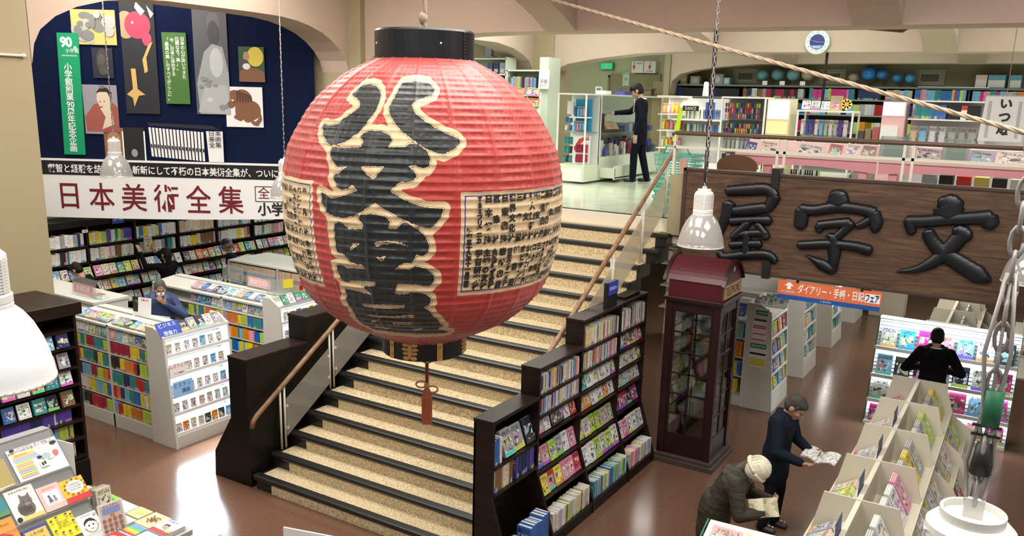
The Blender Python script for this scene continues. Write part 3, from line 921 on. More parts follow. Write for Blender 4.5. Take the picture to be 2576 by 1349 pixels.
B().box(-10.1, Xf + .06, Y0, Y1_ + .06, 1.9, 2.03).build('top', m_dark, ps, bevel=.006)
B().box(-8.75, Xf + .1, Y0, Y1_ - .03, 0, .3).build('plinth', m_black, ps)
PZ = (.34, .55, .75, .92, 1.15, 1.34, 1.56, 1.75)
for z in PZ:
    B().box(-8.75, Xf + (.05 if z < .9 else .03), Y0, Y1_ - .03, z - .025, z).build('shelf', m_dark, ps)
gp = 'books on the dark pillar bookcase'
for bi, (ya, wd) in enumerate(((4.07, .8), (3.22, .79))):
    wh = 'pillar bookcase, ' + ('aisle-side bay' if bi == 0 else 'lamp-side bay')
    for ri, (z, pal, run) in enumerate(((.75, [('violet', 8), ('white', 2), ('navy', 2), ('yellow', 1), ('pink', 1)] if bi == 0 else [('red', 5), ('orange', 4), ('white', 3)], 7), (.55, [('lime', 2), ('teal', 3), ('yellow', 4), ('sky-blue', 3), ('white', 3), ('violet', 3)] if bi == 0 else [('yellow', 2), ('cream', 4), ('beige', 4)], 5), (.34, [('beige', 4), ('teal', 3), ('cream', 3), ('red', 1), ('brown', 1)] if bi == 0 else [('cream', 5), ('yellow', 3)], 3))):
        spines('manga_volume', 'manga volume', ('upper', 'middle', 'lower')[ri] + ' spine row, ' + wh, gp, (Xf, ya, z), (0, 1, 0), (1, 0, 0), wd - .05, .165, .15, pal, th=(.017, .021), run=run, hv=.06)
    for ri, z in enumerate((1.56, 1.34, 1.15, .92)):
        faces('manga_volume', 'cover-out comic', ('top', 'second', 'third', 'fourth')[ri] + ' display row, ' + wh, gp, (Xf + .01, ya + .03, z), (0, 1, 0), (1, 0, 0), 5 if bi == 0 else 4, .15, .13, .165, .03, FACE if ri else [('navy', 3), ('sky-blue', 2)], lean=.3)
t = B().box(-8.38, -8.375, 4.2, 4.36, 1.66, 1.78).build('shelf_card', m_acryl, None)
tag(t, 'small clear card holder at the top of the pillar bookcase', 'sign')

# ---------------------------------------------------------------- white island stands
m_case = M('stand_white', (.62, .63, .58), .45, var=.02)
def island(lab, x0, x1, y0, rows, lit, gp, spine_pal, n_end, xm=None, depth=.9, ind=True, mirror=False, plain_end=False):
    """double-sided white stand along x with a trapezoid end unit facing +x"""
    t = T('book_stand', lab, 'bookcase', ((x0 + x1) / 2, y0 + .45, 0))
    xe = x1 - .45
    zpk = 1.34 if plain_end else 1.4
    B().box(x0, xe, y0, y0 + depth, 0, .17).build('plinth', m_case, t)
    B().prism([(x0, y0 + .3, .17), (x0, y0 + depth - .3, .17), (x0, y0 + depth / 2 + .06, zpk), (x0, y0 + depth / 2 - .06, zpk)], (xe - x0, 0, 0)).build('back_panel', m_case, t)
    bays = [x0] + ([xm] if xm else []) + [xe]
    for x in bays:
        B().prism([(x - .015, y0, 0), (x - .015, y0 + depth, 0), (x - .015, y0 + depth, 1.26), (x - .015, y0 + depth / 2, 1.4), (x - .015, y0, 1.35)], (.03, 0, 0)).build('divider', m_case, t)
    for z in (.18, .39, .58, .78, .98, 1.16):
        B().box(x0, xe, y0 + .005, y0 + .33, z - .016, z).build('shelf', m_case, t)
    if not plain_end:
        B().prism([(x0, y0 + .0, 1.315), (x0, y0, 1.34), (x0, y0 + .36, 1.39), (x0, y0 + .36, 1.365)], (xe - x0, 0, 0)).build('sloping_tray', m_case, t)
    else:
        B().box(x0, xe, y0, y0 + depth, 1.345, 1.37).build('top_board', m_case, t)
    # trapezoid end unit
    e = B()
    zt = 1.37
    for y in (y0 - .03, y0 + depth):
        e.prism([(xe, y, 0), (x1, y, 0), (x1 - .13, y, zt), (x1 - .3, y, zt + .1), (xe, y, zt + .1)], (0, .03, 0))
    e.box(xe, x1 - .01, y0, y0 + depth, 0, .15)
    e.box(xe, xe + .03, y0, y0 + depth, .15, zt + .06)
    if plain_end:
        e.prism([(x1 - .06, y0, .15), (x1, y0, .15), (x1 - .13, y0, zt), (x1 - .19, y0, zt)], (0, depth, 0))
    eo = e.build('end_unit', m_case, t)
    if not plain_end:
        for z in (.16, .41, .63, .88, 1.13, 1.35):
            xs = x1 - .125 * z / 1.37
            B().box(xe + .03, xs - .0, y0, y0 + depth, z - .012, z).box(xs - .006, xs, y0, y0 + depth, z, z + .03).build('end_shelf', m_whites, eo)
        B().prism([(xe + .03, y0, .16), (xe + .2, y0, .16), (xe + .12, y0, 1.36), (xe + .03, y0, 1.36)], (0, depth, 0)).build('end_back', m_whites, eo)
        if lit:
            for z in (.41, .63, .88, 1.13, 1.35):
                xs = x1 - .125 * z / 1.37
                B().box(xs - .03, xs - .012, y0 + .01, y0 + depth - .01, z - .022, z - .0125).build('light_strip', m_led, eo)
                l = area(xs - .05, y0 + depth / 2, z - .026, .03, depth - .06, lit, LED, (0, math.radians(-25), 0))
    return t

A_ = island('white book stand nearest the stairs with five glowing end shelves', -10.42, -8.36, 6.04, 5, 24, '', VIVID, 8, xm=-9.62)
gA = 'paperbacks on the long side of the nearest white stand'
for bi, (xa, wd) in enumerate(((-10.4, .76), (-9.6, .76))):
    for ri, z in enumerate((.78 + .2, .78, .58, .39, .18)):
        if ri == 0:
            continue
        spines('paperback', 'paperback', '%s spine row, %s bay, nearest white stand' % (ORD[ri - 1], ('far', 'near')[bi]), gA, (xa, 6.045, z), (1, 0, 0), (0, -1, 0), wd, .165, .11, VIVID, th=(.024, .034), run=6, hv=.1)
    spines('paperback', 'paperback', 'top spine row, %s bay, nearest white stand' % ('far', 'near')[bi], gA, (xa, 6.045, .98), (1, 0, 0), (0, -1, 0), wd, .155, .11, [('teal', 3), ('navy', 2), ('crimson', 3), ('lime', 2), ('yellow', 2)], th=(.024, .034), run=8)
    faces('softcover', 'cover-out paperback', 'upper shelf, %s bay, nearest white stand' % ('far', 'near')[bi], gA, (xa, 6.07, 1.162), (1, 0, 0), (0, -1, 0), 6, .125, .112, .152, .02, FACE, lean=.2)
    faces('softcover', 'cover-out paperback', 'sloping top tray, %s bay, nearest white stand' % ('far', 'near')[bi], gA, (xa + .02, 6.08, 1.355), (1, 0, 0), (0, -1, 0), 6, .12, .11, .15, .02, FACE, lean=1.2)
gE = 'books on the glowing end shelves'
for ri, z in enumerate((.16, .41, .63, .88, 1.13)):
    xs = -8.36 - .125 * z / 1.37
    faces('softcover', 'cover-out book', '%s glowing end shelf from the floor' % ORD[ri], gE, (xs - .035, 5.99 + .06, z), (0, 1, 0), (1, 0, 0), 8 if ri == 0 else 7, .105 if ri == 0 else .12, .088, .15, .015, [('black', 2), ('orange', 1), ('cream', 2), ('sky-blue', 1), ('grey', 1)] if ri == 0 else [('white', 5), ('cream', 2), ('sky-blue', 1)], lean=.15)
faces('softcover', 'cover-out business book', 'top tray of the glowing end unit', gE, (-8.53, 6.3, 1.38), (0, 1, 0), (1, 0, 0), 5, .12, .11, .15, .02, [('white', 3), ('grey', 2), ('black', 1)], lean=.7)
def card(name, label, cat, org, w, h, xd, yd, mat, lines=(), th=.004, group=None):
    """a printed card; lines = (text, size, material, u, v)"""
    x, y = Vector(xd).normalized(), Vector(yd).normalized()
    n = x.cross(y)
    o = Vector(org)
    c = B().prism([o, o + x * w, o + x * w + y * h, o + y * h], tuple(-n * th)).build(name, mat)
    tag(c, label, cat, group)
    for body, sz, m, u, v, *r in lines:
        text(body, sz, m, c, o + x * (u * w) + y * (v * h) + n * .0012, x, y, **(r[0] if r else {}))
    return c
sl = (-.45, 0, 1)
card('sign_card', 'blue card reading business topics on the end unit top tray', 'sign', (-8.5, 6.0, 1.37), .3, .19, (0, 1, 0), (-.6, 0, .8), m_blue, [('ビジネス', .062, m_txtw, .5, .75), ('想像力', .062, m_txtw, .5, .2)])
B().box(-8.5, -8.499, 6.0, 6.01, 1.45, 1.46)
card('sign_card', 'white and red fair card on the glowing end shelves', 'sign', (-8.415, 6.03, .885), .24, .16, (0, 1, 0), (-.1, 0, 1), m_paper, [('ムズフェア', .05, m_red, .5, .78), ('フェア開催中', .025, m_red, .5, .25)])
card('sign_card', 'pale blue mystery lecture card on the glowing end shelves', 'sign', (-8.39, 6.05, .635), .27, .19, (0, 1, 0), (-.1, 0, 1), C(.3, .55, .85), [('ミステリ', .062, C(.02, .1, .35), .45, .72), ('講座', .06, C(.02, .1, .35), .62, .32)])
# top boards behind stand A
card('sign_card', 'black display card with round faces on the nearest white stand', 'sign', (-9.74, 6.5, 1.41), .17, .2, (.98, .2, 0), (0, 0, 1), m_blackp, [('小説', .05, C(.4, .45, .4), .5, .7)])
card('sign_card', 'white portrait display card on the nearest white stand', 'sign', (-9.56, 6.44, 1.41), .2, .22, (.97, .24, 0), (0, .1, 1), m_paper, [('文庫の本', .03, m_red, .5, .85)])
for k, (x, y, txt_, lab) in enumerate(((-11.3, 6.62, '新潮文庫', 'leftmost'), (-9.75, 8.36, '講談社文庫', 'middle'))):
    s = card('acrylic_sign', 'clear acrylic sign with pink label, %s of the lettered two on the white stands' % lab, 'sign', (x, y, 1.405), .6, .26, (.98, -.05, 0), (0, .12, 1), m_acryl, th=.006)
    x_, y_ = Vector((.98, -.05, 0)).normalized(), Vector((0, .12, 1)).normalized()
    o = Vector((x, y, 1.405)) + x_ * .04 + y_ * .03
    c = B().prism([o, o + x_ * .5, o + x_ * .5 + y_ * .14, o + y_ * .14], tuple(x_.cross(y_) * .002)).build('label_strip', C(.72, .4, .42), s)
    text(txt_, .085, m_paper, s, o + x_ * .25 + y_ * .07 + x_.cross(y_) * .0032, x_, y_)
for k, (x, y, lab) in enumerate(((-10.45, 8.5, 'behind the masked man'), (-9.15, 8.2, 'right of the lettered pink one'), (-10.5, 10.2, 'on the far orange-spined stand'), (-9.95, 10.1, 'beside the lantern on the far stand'))):
    card('acrylic_sign', 'blank clear acrylic sign %s' % lab, 'sign', (x, y, 1.405 if y < 9 else 1.372), .5, .24, (.98, -.06, 0), (0, .12, 1), m_acryl, th=.006)
s = card('acrylic_sign', 'clear acrylic sign with a yellow note over the second glowing end', 'sign', (-8.78, 7.98, 1.475), .38, .22, (.45, .9, 0), (0, 0, 1), m_acryl, th=.006)
B().prism([(-8.68, 8.09, 1.58), (-8.62, 8.21, 1.58), (-8.62, 8.21, 1.7), (-8.68, 8.09, 1.7)], (.002, -.001, 0)).build('yellow_note', C(.85, .75, .05), s)
ls_ = T('book_stand', 'low white stand with leaflets behind the pillar bookcase', 'bookcase', (-11.5, 6.75, 0))
B().box(-12.5, -10.6, 6.5, 7.0, 0, 1.36).build('body', m_case, ls_)
B().box(-12.52, -10.58, 6.48, 7.02, 1.36, 1.4).build('top_board', m_case, ls_, bevel=.004)
for i in range(5):
    place('leaflet', BOOK, Vector((-10.75 - i * .1, 6.6 + .03 * i, 1.403)), Vector((0, 0, .012)), Vector((.12, .03, 0)), Vector((-.04, .16, 0)), PAL[('white', 'cream', 'red', 'white', 'cream')[i]], '%s leaflet lying on the low white stand, %s from the stairs' % (('white', 'cream', 'red', 'white', 'cream')[i], ORD[i]), 'leaflet', 'leaflets on the low white stand')
gap_stand = island('second white book stand, behind the masked man, with glowing end shelves', -11.3, -8.42, 7.9, 5, 20, '', VIVID, 8, xm=-9.75)
gB = 'paperbacks on the second white stand'
stB = []
OR = [('orange', 4), ('sky-blue', 3), ('yellow', 3), ('blue', 2), ('lime', 1), ('pink', 1), ('teal', 1)]
for bi, (xa, wd) in enumerate(((-10.5, .73), (-9.73, .84))):
    for ri, z in enumerate((.98, .78, .58, .39)):
        spines('paperback', 'paperback', '%s spine row, %s bay, second white stand' % (ORD[ri], ('far', 'near')[bi]), gB, (xa, 7.905, z), (1, 0, 0), (0, -1, 0), wd, .155, .11, OR, th=(.022, .032), run=5, stuff=None if ri == 0 else stB)
    for ri, z in enumerate((1.162, 1.36)):
        faces('softcover', 'cover-out paperback', '%s, %s bay, second white stand' % (('upper shelf', 'sloping top tray')[ri], ('far', 'near')[bi]), gB, (xa + .01, 7.96, z), (1, 0, 0), (0, -1, 0), 6 if bi == 0 else 7, .118, .108, .15, .022, FACE, lean=.22 if ri == 0 else 1.15)
stuff_rows('paperback_rows', stB, 'lower spine rows packed on the second white stand', 'books')
faces('softcover', 'cover-out book', 'top tray of the second glowing end', 'books on the second glowing end', (-8.55, 7.95, 1.38), (0, 1, 0), (1, 0, 0), 7, .12, .11, .15, .02, [('white', 3), ('green', 2), ('grey', 1)], lean=.6)
for ri, z in enumerate((.63, .88, 1.13)):
    faces('softcover', 'cover-out book', '%s, second glowing end' % ('third shelf', 'fourth shelf', 'fifth shelf')[ri], 'books on the second glowing end', (-8.46 - .125 * z / 1.37, 7.95, z), (0, 1, 0), (1, 0, 0), 7, .12, .1, .15, .018, [('white', 5), ('orange', 1), ('yellow', 1), ('sky-blue', 1)], lean=.15)
c_t = island('third white book stand with rows of orange-tan spines beside the lantern', -11.8, -8.6, 9.75, 5, 0, '', VIVID, 8, xm=-10.6, plain_end=True)
stC = []
for xa, wd, pal in ((-11.75, 1.1, [('beige', 8), ('blue', 1)]), (-10.56, 1.3, [('beige', 8), ('red', 1)])):
    for z in (1.16, .98, .78, .58):
        r0 = random.Random(int(z * 100))
        spines('paperback', '', '', '', (xa, 9.755, z), (1, 0, 0), (0, -1, 0), wd, .155, .11, pal, th=(.012, .018), run=9, stuff=stC, hv=.03)
        m = len(stC)
o3 = stuff_rows('paperback_rows', stC, 'rows of orange-tan paperback spines filling the third white stand', 'books')
bb = B()
for xa, wd, k in ((-11.75, 1.1, 0), (-10.3, .9, 1)):
    for z in (1.16, .98, .78):
        bb.box(xa, xa + wd, 9.748, 9.7525, z, z + .045, k)
tag(bb.build('paper_band', [C(.06, .28, .5), C(.5, .08, .15)]), 'blue and red publisher bands along the third stand spines', 'paper band', None)['kind'] = 'stuff'

# ---------------------------------------------------------------- long wall bookcase
wb = T('bookcase', 'long black wall bookcase under the art-series banner', 'bookcase', (-13.4, 9.8, 0))
Xw = -13.2
WB = [6.34, 7.22, 8.08, 8.95, 9.82, 10.68, 11.56, 12.44, 13.3]
B().box(-13.75, -13.5, WB[0], WB[-1], 0, 2.06).build('back_panel', m_black, wb)
B().box(-13.75, Xw + .02, WB[0], WB[-1], 2.0, 2.1).build('top', m_black, wb)
for y in WB:
    B().box(-13.5, Xw + .02, y - .02, y + .02, 0, 2.0).build('upright', m_dark, wb)
WZ = (.35, .62, .9, 1.15, 1.41, 1.68)
for z in WZ:
    B().box(-13.5, Xw + (.02 if z > 1.3 else .12), WB[0], WB[-1], z - .03, z).build('shelf', m_dark, wb)
gW = 'books on the long wall bookcase'
wpal = [[('white', 8), ('grey', 2), ('navy', 1)], [('white', 3), ('lime', 3), ('violet', 2), ('grey', 2), ('yellow', 1), ('teal', 1)], [('white', 8), ('yellow', 1), ('blue', 1), ('pink', 1)], [('beige', 6), ('cream', 3)], [('silver', 5), ('teal', 2)], [('white', 5), ('cream', 3), ('orange', 1)], W_MIX]
for bi in range(1, 7):
    y = WB[bi]
    nm = ('first', 'second', 'third', 'fourth', 'fifth', 'sixth')[bi - 1] + ' bay of the wall bookcase'
    for ri, z in enumerate((1.68, 1.41)):
        if ri == 1 and bi in (6,):
            pass
        spines('hardback', 'hardback', ('upper', 'lower')[ri] + ' spine row, ' + nm, gW, (Xw, y + .03, z), (0, 1, 0), (1, 0, 0), .8, .21, .15, wpal[bi - 1] if ri == 0 else W_MIX, th=(.024, .042), run=3 if bi != 4 else 9)
    for ri, z in enumerate((1.15, .9, .62)):
        faces('display_book', 'cover-out book', ('upper', 'middle', 'lower')[ri] + ' display row, ' + nm, gW, (Xw + .08, y + .03, z), (0, 1, 0), (1, 0, 0), 6, .14, .125, .19, .03, FACE, lean=.42)  # ordinary cover-out books, not one subject
for txt_, y, z, w, m1 in (('哲学・宗教', 8.52, 2.02, .22, m_blue), ('A-9', 7.98, 1.93, .1, m_paper), ('文庫の案内', 11.05, 2.0, .16, m_green)):
    card('shelf_sign', 'small %s shelf sign fixed to the wall bookcase' % ('blue' if m1 is m_blue else 'white' if m1 is m_paper else 'green and white'), 'sign', (Xw + .04, y, z - .03), w, .12 if w > .1 else .05, (0, 1, 0), (0, 0, 1), m1, [(txt_, .036, m_txtw if m1 is not m_paper else m_txt, .5, .5)])

# ---------------------------------------------------------------- big banner board
PD = 13.2 * 1.03
PN, PE = Vector((syw, cyw, 0)), Vector((cyw, -syw, 0))
def pp(s, z, d=0.0):
    return PN * (PD - d) + PE * (s * 1.03) + Vector((0, 0, CAM_H + (z - CAM_H) * 1.03))
def prect(b, s0, s1, z0, z1, d0, d1, mi=0, sh=0.0):
    b.prism([pp(s0, z0, d0), pp(s1, z0, d0), pp(s1 + sh, z1, d0), pp(s0 + sh, z1, d0)], tuple(-PN * (d1 - d0)), mi)
bd = B()
prect(bd, -7.47, -3.105, 3.1, 5.55, 0, .05)
bdo = bd.build('display_board', m_navy)
tag(bdo, 'tall navy display board hung with art posters beneath the left arch', 'board')
# lower banner with sagging hem
bn = T('banner', 'wide white banner with large dark red title below a black strip', 'banner', pp(-5.5, 2.3))
b = B()
n = 14
ss = [-7.45 + (4.345) * i / n for i in range(n + 1)]
hem = lambda s: 2.24 + .0 - .03 * math.sin(PI * (s + 7.45) / 4.345) + .018 * (s + 7.45)
for i in range(n):
    a, c = ss[i], ss[i + 1]
    b.prism([pp(a, hem(a), .08), pp(c, hem(c), .08), pp(c, 2.92, .08), pp(a, 2.9, .08)], tuple(-PN * .01))
b.build('white_field', m_paper, bn)
b = B()
prect(b, -7.45, -3.105, 2.9, 3.115, .08, .095)
b.build('black_strip', m_blackp, bn)
b = B()
prect(b, -7.45, -3.105, 3.115, 3.145, .05, .1)
b.build('top_rail', m_whites, bn)
x_, y_ = PE, Vector((0, 0, 1))
text('叡智と経験を結集した、斬新にして不朽の日本美術全集が、ついに刊行', .135, m_txtw, bn, pp(-5.33, 3.0, .1), x_, y_, fit=(3.9, .14), offs=.002)
for i, ch in enumerate('日本美術全集'):
    text(ch, .5, m_maroon, bn, pp(-6.93 + i * .5, 2.575, .095), x_, y_, fit=(.4, .44) if ch != '日' else (.28, .4), offs=.004)
b = B()
for q in ((-4.05, -3.4, 2.79, 2.8), (-4.05, -3.4, 2.56, 2.57), (-4.05, -4.04, 2.56, 2.8), (-3.41, -3.4, 2.56, 2.8)):
    prect(b, *q, .09, .096)
b.build('boxed_frame', m_txt, bn)
text('全20巻', .2, m_maroon, bn, pp(-3.72, 2.68, .096), x_, y_)
text('小学館', .22, m_txt, bn, pp(-3.7, 2.43, .096), x_, y_, offs=.006)

def poster(lab, s0, s1, z0, z1, ground, shapes=(), d=.06, sh=0.0):
    """a flat poster with plain patches of colour; shapes in fractions: ('e', u, v, ru, rv, colour) or ('p', colour, points)"""
    b = B()
    prect(b, s0, s1, z0, z1, d, d + .012, 0, sh)
    mats, k = [ground], d + .0125
    W, H = s1 - s0, z1 - z0
    for s in shapes:
        if s[0] == 'e':
            _, u, v, ru, rv, c = s
            pts = [(u + ru * math.cos(2 * PI * i / 20), v + rv * math.sin(2 * PI * i / 20)) for i in range(20)]
        else:
            _, c, pts = s
        if c not in mats:
            mats.append(c)
        b.prism([pp(s0 + sh * q[1] + W * min(1, max(0, q[0])), z0 + H * min(1, max(0, q[1])), k) for q in pts], tuple(-PN * .0008), mats.index(c))
        k += .0009
    o = b.build('poster', mats)
    tag(o, lab, 'poster', 'posters on the navy board')
    return o
g1, g2, g3, gy = C(.2, .2, .19), C(.42, .42, .4), C(.07, .065, .06), C(.6, .48, .15)
R_ = random.Random(5)
blobs = lambda n, cols, rx=.12, ry=.12, u=(0.1, .9), v=(.1, .9): [('e', R_.uniform(*u), R_.uniform(*v), rx * R_.uniform(.5, 1.3), ry * R_.uniform(.5, 1.3), R_.choice(cols)) for _ in range(n)]
poster('poster of grey cloudy figures on a gold ground, top left', -6.68, -6.02, 4.84, 5.34, gy, blobs(16, [g1, g2, g3], .13, .16))
poster('dim poster of a dark weathered head under the gold one', -6.41, -6.1, 4.36, 4.8, M('dark_poster', (.012, .014, .035), .6), [('e', .5, .55, .3, .42, C(.05, .045, .045)), ('e', .45, .62, .18, .2, C(.085, .075, .07)), ('e', .5, .25, .2, .15, C(.075, .065, .06))])
poster('tall black poster with red crest and yellow claws', -5.95, -5.44, 3.85, 5.5, C(.015, .017, .022), [('e', .15, .78, .3, .12, C(.42, .3, .17)), ('e', .5, .78, .38, .12, C(.45, .05, .1)), ('e', .75, .66, .14, .06, C(.5, .06, .13)), ('e', .36, .8, .03, .012, C(.8, .75, .6)), ('p', C(.62, .4, .13), [(.8, .62), (.92, .64), (.7, .5), (.72, .38), (.62, .36), (.58, .48)]), ('p', C(.62, .4, .13), [(.22, .4), (.36, .4), (.38, .22), (.6, .17), (.4, .16), (.25, .06), (.22, .14), (.05, .17), (.24, .22)]), ('p', C(.7, .68, .6), [(.5, .98), (.75, .9), (.62, .86), (.45, .93)]), ('p', C(.68, .66, .58), [(.8, .95), (1, .88), (.9, .84)])])
poster('tall grey poster of a seated stone statue', -4.88, -4.37, 3.87, 5.38, C(.09, .095, .11), [('e', .6, .88, .2, .1, C(.13, .13, .14)), ('e', .6, .78, .17, .12, C(.06, .06, .07)), ('p', C(.33, .35, .37), [(.3, .6), (.55, .68), (.85, .65), (1, .4), (1, 0), (.1, 0), (.05, .3)]), ('e', .65, .5, .2, .14, C(.5, .53, .55)), ('p', C(.42, .44, .45), [(.05, .02), (.3, .3), (.95, .28), (1, 0)])] + blobs(9, [C(.55, .57, .57), C(.24, .25, .27)], .1, .02, (.15, .9), (.03, .35)))
poster('small green poster with a yellow flower and brown mound', -4.215, -3.83, 4.36, 4.87, C(.03, .09, .04), [('e', .65, .72, .32, .28, C(.7, .55, .08)), ('e', .5, .1, .6, .3, C(.22, .1, .05)), ('e', .3, .72, .12, .14, C(.4, .28, .15)), ('e', .22, .5, .18, .14, C(.08, .06, .06)), ('e', .3, .44, .15, .09, C(.75, .73, .7))])
tg = C(.22, .095, .05)
tg2 = C(.07, .03, .02)
poster('white poster of a crouching striped brown beast', -4.44, -3.88, 3.69, 4.285, m_paper, [('e', .45, .68, .27, .26, tg), ('e', .25, .72, .2, .2, tg), ('e', .7, .42, .24, .24, tg), ('e', .38, .4, .13, .25, tg), ('e', .58, .28, .14, .16, tg), ('e', .15, .56, .1, .09, tg), ('e', .35, .25, .14, .07, tg), ('p', tg, [(.6, .2), (.66, .24), (.78, .14), (.86, .2), (.93, .4), (.97, .2), (.86, .04), (.74, .05)])] + [('p', tg2, [(.3 + .07 * i, .9 - .02 * i), (.34 + .07 * i, .9 - .02 * i), (.33 + .075 * i, .62), (.31 + .075 * i, .62)]) for i in range(6)] + [('e', .2, .66, .04, .03, C(.7, .5, .3))])
poster('grey-violet poster of a robed bust in red', -6.6, -6.08, 3.53, 4.26, C(.3, .28, .32), [('p', C(.33, .09, .07), [(.05, .05), (.02, .35), (.3, .6), (.75, .72), (1, .55), (1, .05)]), ('p', C(.68, .56, .42), [(.5, .1), (.62, .35), (.5, .5), (.4, .7), (.42, .85), (.6, .92), (.78, .8), (.8, .55), (.85, .2)]), ('p', m_txt, [(.38, .82), (.5, .93), (.7, .95), (.85, .85), (.82, .7), (.72, .86), (.5, .86)]), ('e', .58, .96, .08, .035, C(.18, .17, .17)), ('e', .5, .66, .015, .012, m_txt), ('e', .62, .67, .015, .012, m_txt), ('p', C(.35, .06, .05), [(.46, .56), (.56, .57), (.55, .55), (.47, .54)])])
poster('small dark poster of a book cover beside the white lamp', -6.33, -6.03, 3.15, 3.63, C(.25, .11, .05), [('e', .5, .6, .35, .3, C(.4, .2, .1)), ('p', m_txtw, [(.93, 0), (1, 0), (1, .9), (.93, .9)])])
poster('small black poster of a book cover with a pale mark', -6.02, -5.7, 3.13, 3.64, C(.012, .012, .016), [('e', .45, .25, .15, .12, C(.3, .31, .33)), ('p', m_txtw, [(.93, 0), (1, 0), (1, .9), (.93, .9)])])
bx_ = [('p', C(.015, .016, .03), [(0, 1), (.85, .96), (.95, .86), (.02, .92)])] + [('p', m_paper, [(.01 + .0465 * i, .88 - .006 * i), (.042 + .0465 * i, .88 - .006 * i), (.06 + .0455 * i, .12 - .006 * i), (.03 + .0455 * i, .13 - .006 * i)]) for i in range(16)] + [('p', m_txt, [(.03 + .0462 * i, .45 - .006 * i), (.05 + .0462 * i, .45 - .006 * i), (.055 + .046 * i, .36 - .006 * i), (.035 + .046 * i, .36 - .006 * i)]) for i in range(16)] + [('p', m_paper, [(.78, .82), (1, .82), (1, .02), (.8, .02)])]
o = poster('long poster picturing a boxed row of white volumes', -5.65, -4.5, 3.14, 3.72, m_navy, bx_)
text('日本\n美術\n全集', .13, m_txt, o, pp(-4.62, 3.5, .115), x_, y_, fit=(.2, .26))
for lab, s0, s1, z0, z1, mt, sh in (('green', -6.95, -6.63, 3.21, 5.0, C(.0, .3, .13), .05), ('olive-green', -5.33, -4.97, 4.01, 5.045, C(.06, .17, .03), -.01)):
    b = B()
    prect(b, s0, s1, z0, z1, .07, .09, 0, sh)
    o = b.build('vertical_banner', mt)
    tag(o, 'narrow upright %s banner with white lettering on the navy board' % lab, 'banner')
    if lab == 'green':
        text('90', .2, m_txtw, o, pp(-6.77, 4.86, .092), x_, y_, offs=.008, cs=.85)
        text('th', .06, m_txtw, o, pp(-6.64, 4.79, .092), x_, y_, offs=.002)
        text('小学館', .07, m_txtw, o, pp(-6.69, 4.74, .092), x_, y_)
        text('創業90周年記念企画', .026, m_txtw, o, pp(-6.74, 4.67, .092), x_, y_)
        for i, ch in enumerate(['小', '学', '館', '創', '業', '90', '周', '年', '記', '念', '企', '画']):
            text(ch, .125, m_txtw, o, pp(-6.775 - .0022 * i, 4.5 - .109 * i, .092), x_, y_, offs=.0015)
    else:
        for i, (ln, top) in enumerate((('日本の心が紡いできた', 4.99), ('比類なき「美」。', 4.99), ('今、日本に存在する', 4.97), ('「最高の美」のすべてがここに。', 4.98))):
            me_ = len(ln)
            text(ln, .066, m_txtw, o, pp(-5.035 - .078 * i, top - .0315 * me_, .092), x_, y_, vert=True, ls=.95, offs=.001)
# arch-side conduit on the near pillar
tag(B().tube([(-9.185, 4.2, 4.52), (-9.185, 5.1, 4.52)], .014).sph((-9.185, 5.11, 4.52), .025, 8, 6).build('curtain_rod', m_cream, smooth=True), 'thin cream rod with knob fixed across the near pillar', 'rod')
# ---------------------------------------------------------------- stepped bookcase along the right of the stairs
sb = T('bookcase', 'black stepped bookcase full of books standing along the right of the stairs', 'bookcase', (-3.7, 7.4, 0))
XB, XF, XP = -3.9, -3.7, -3.5
SEC = [(5.77, 6.56, 1.5), (6.56, 7.425, 1.78), (7.425, 8.33, 2.06), (8.33, 9.05, 2.06)]
for y0, y1, zt in SEC:
    B().box(XB, XB + .02, y0, y1, 0, zt - .035).build('back_panel', m_black, sb)
def side(y, zt, w=.03):
    return B().prism([(XB, y, 0), (XP + .01, y, 0), (XP + .01, y, .1), (XF, y, .74), (XF, y, zt - .035), (XB, y, zt - .035)], (0, w, 0)).build('upright', m_dark, sb)
side(5.77, 1.5, .035); side(6.555, 1.78); side(7.42, 2.06); side(8.32, 2.06); side(9.02, 2.06)
for i, (y0, y1, zt) in enumerate(((5.765, 6.575, 1.5), (6.55, 7.44, 1.78), (7.415, 9.055, 2.06))):
    B().box(XB - .005, XF + .008, y0, y1, zt - .035, zt).build('top_board', m_dark, sb, bevel=.005)
B().box(XB, XP, 5.8, 9.02, 0, .09).build('plinth', m_black, sb)
def shelf(y0, y1, z, xf=XF):
    B().box(XB + .02, xf, y0 + .03, y1, z - .022, z).build('shelf', m_dark, sb)
xs_at = lambda z: XF + (XP - XF) * max(0, min(1, (.74 - z) / .64))
ROWS = {0: (1.06, .8, .1), 1: (1.5, 1.29, 1.08, .72, .47, .12), 2: (1.74, 1.5, 1.27, 1.04, .72, .45, .12), 3: (1.72, 1.5, 1.27, 1.04, .76, .45, .12)}
for s_, zs_ in ROWS.items():
    for z in zs_:
        shelf(SEC[s_][0], SEC[s_][1], z, xs_at(z) + .01)
gS = 'books on the stepped stair bookcase'
nb = ('lowest', 'second', 'third', 'last')
def rw(s_, k):
    return '%s shelf down, %s section, stepped bookcase' % (ORD[k], nb[s_])
def SP(s_, k, z, pal, h=.19, th=(.012, .026), run=1, y=0, L=None, lean=0, noun='book', d=.125):
    y0, y1, _ = SEC[s_]
    return spines('book' if k <= 1 else 'shelf_book', noun, rw(s_, k), gS, (xs_at(z) - .012, y0 + .04 + y, z), (0, 1, 0), (1, 0, 0), (L or y1 - y0 - .06), h, d, pal, th=th, run=run, lean=lean)  # lower rows are ordinary books like the upper ones
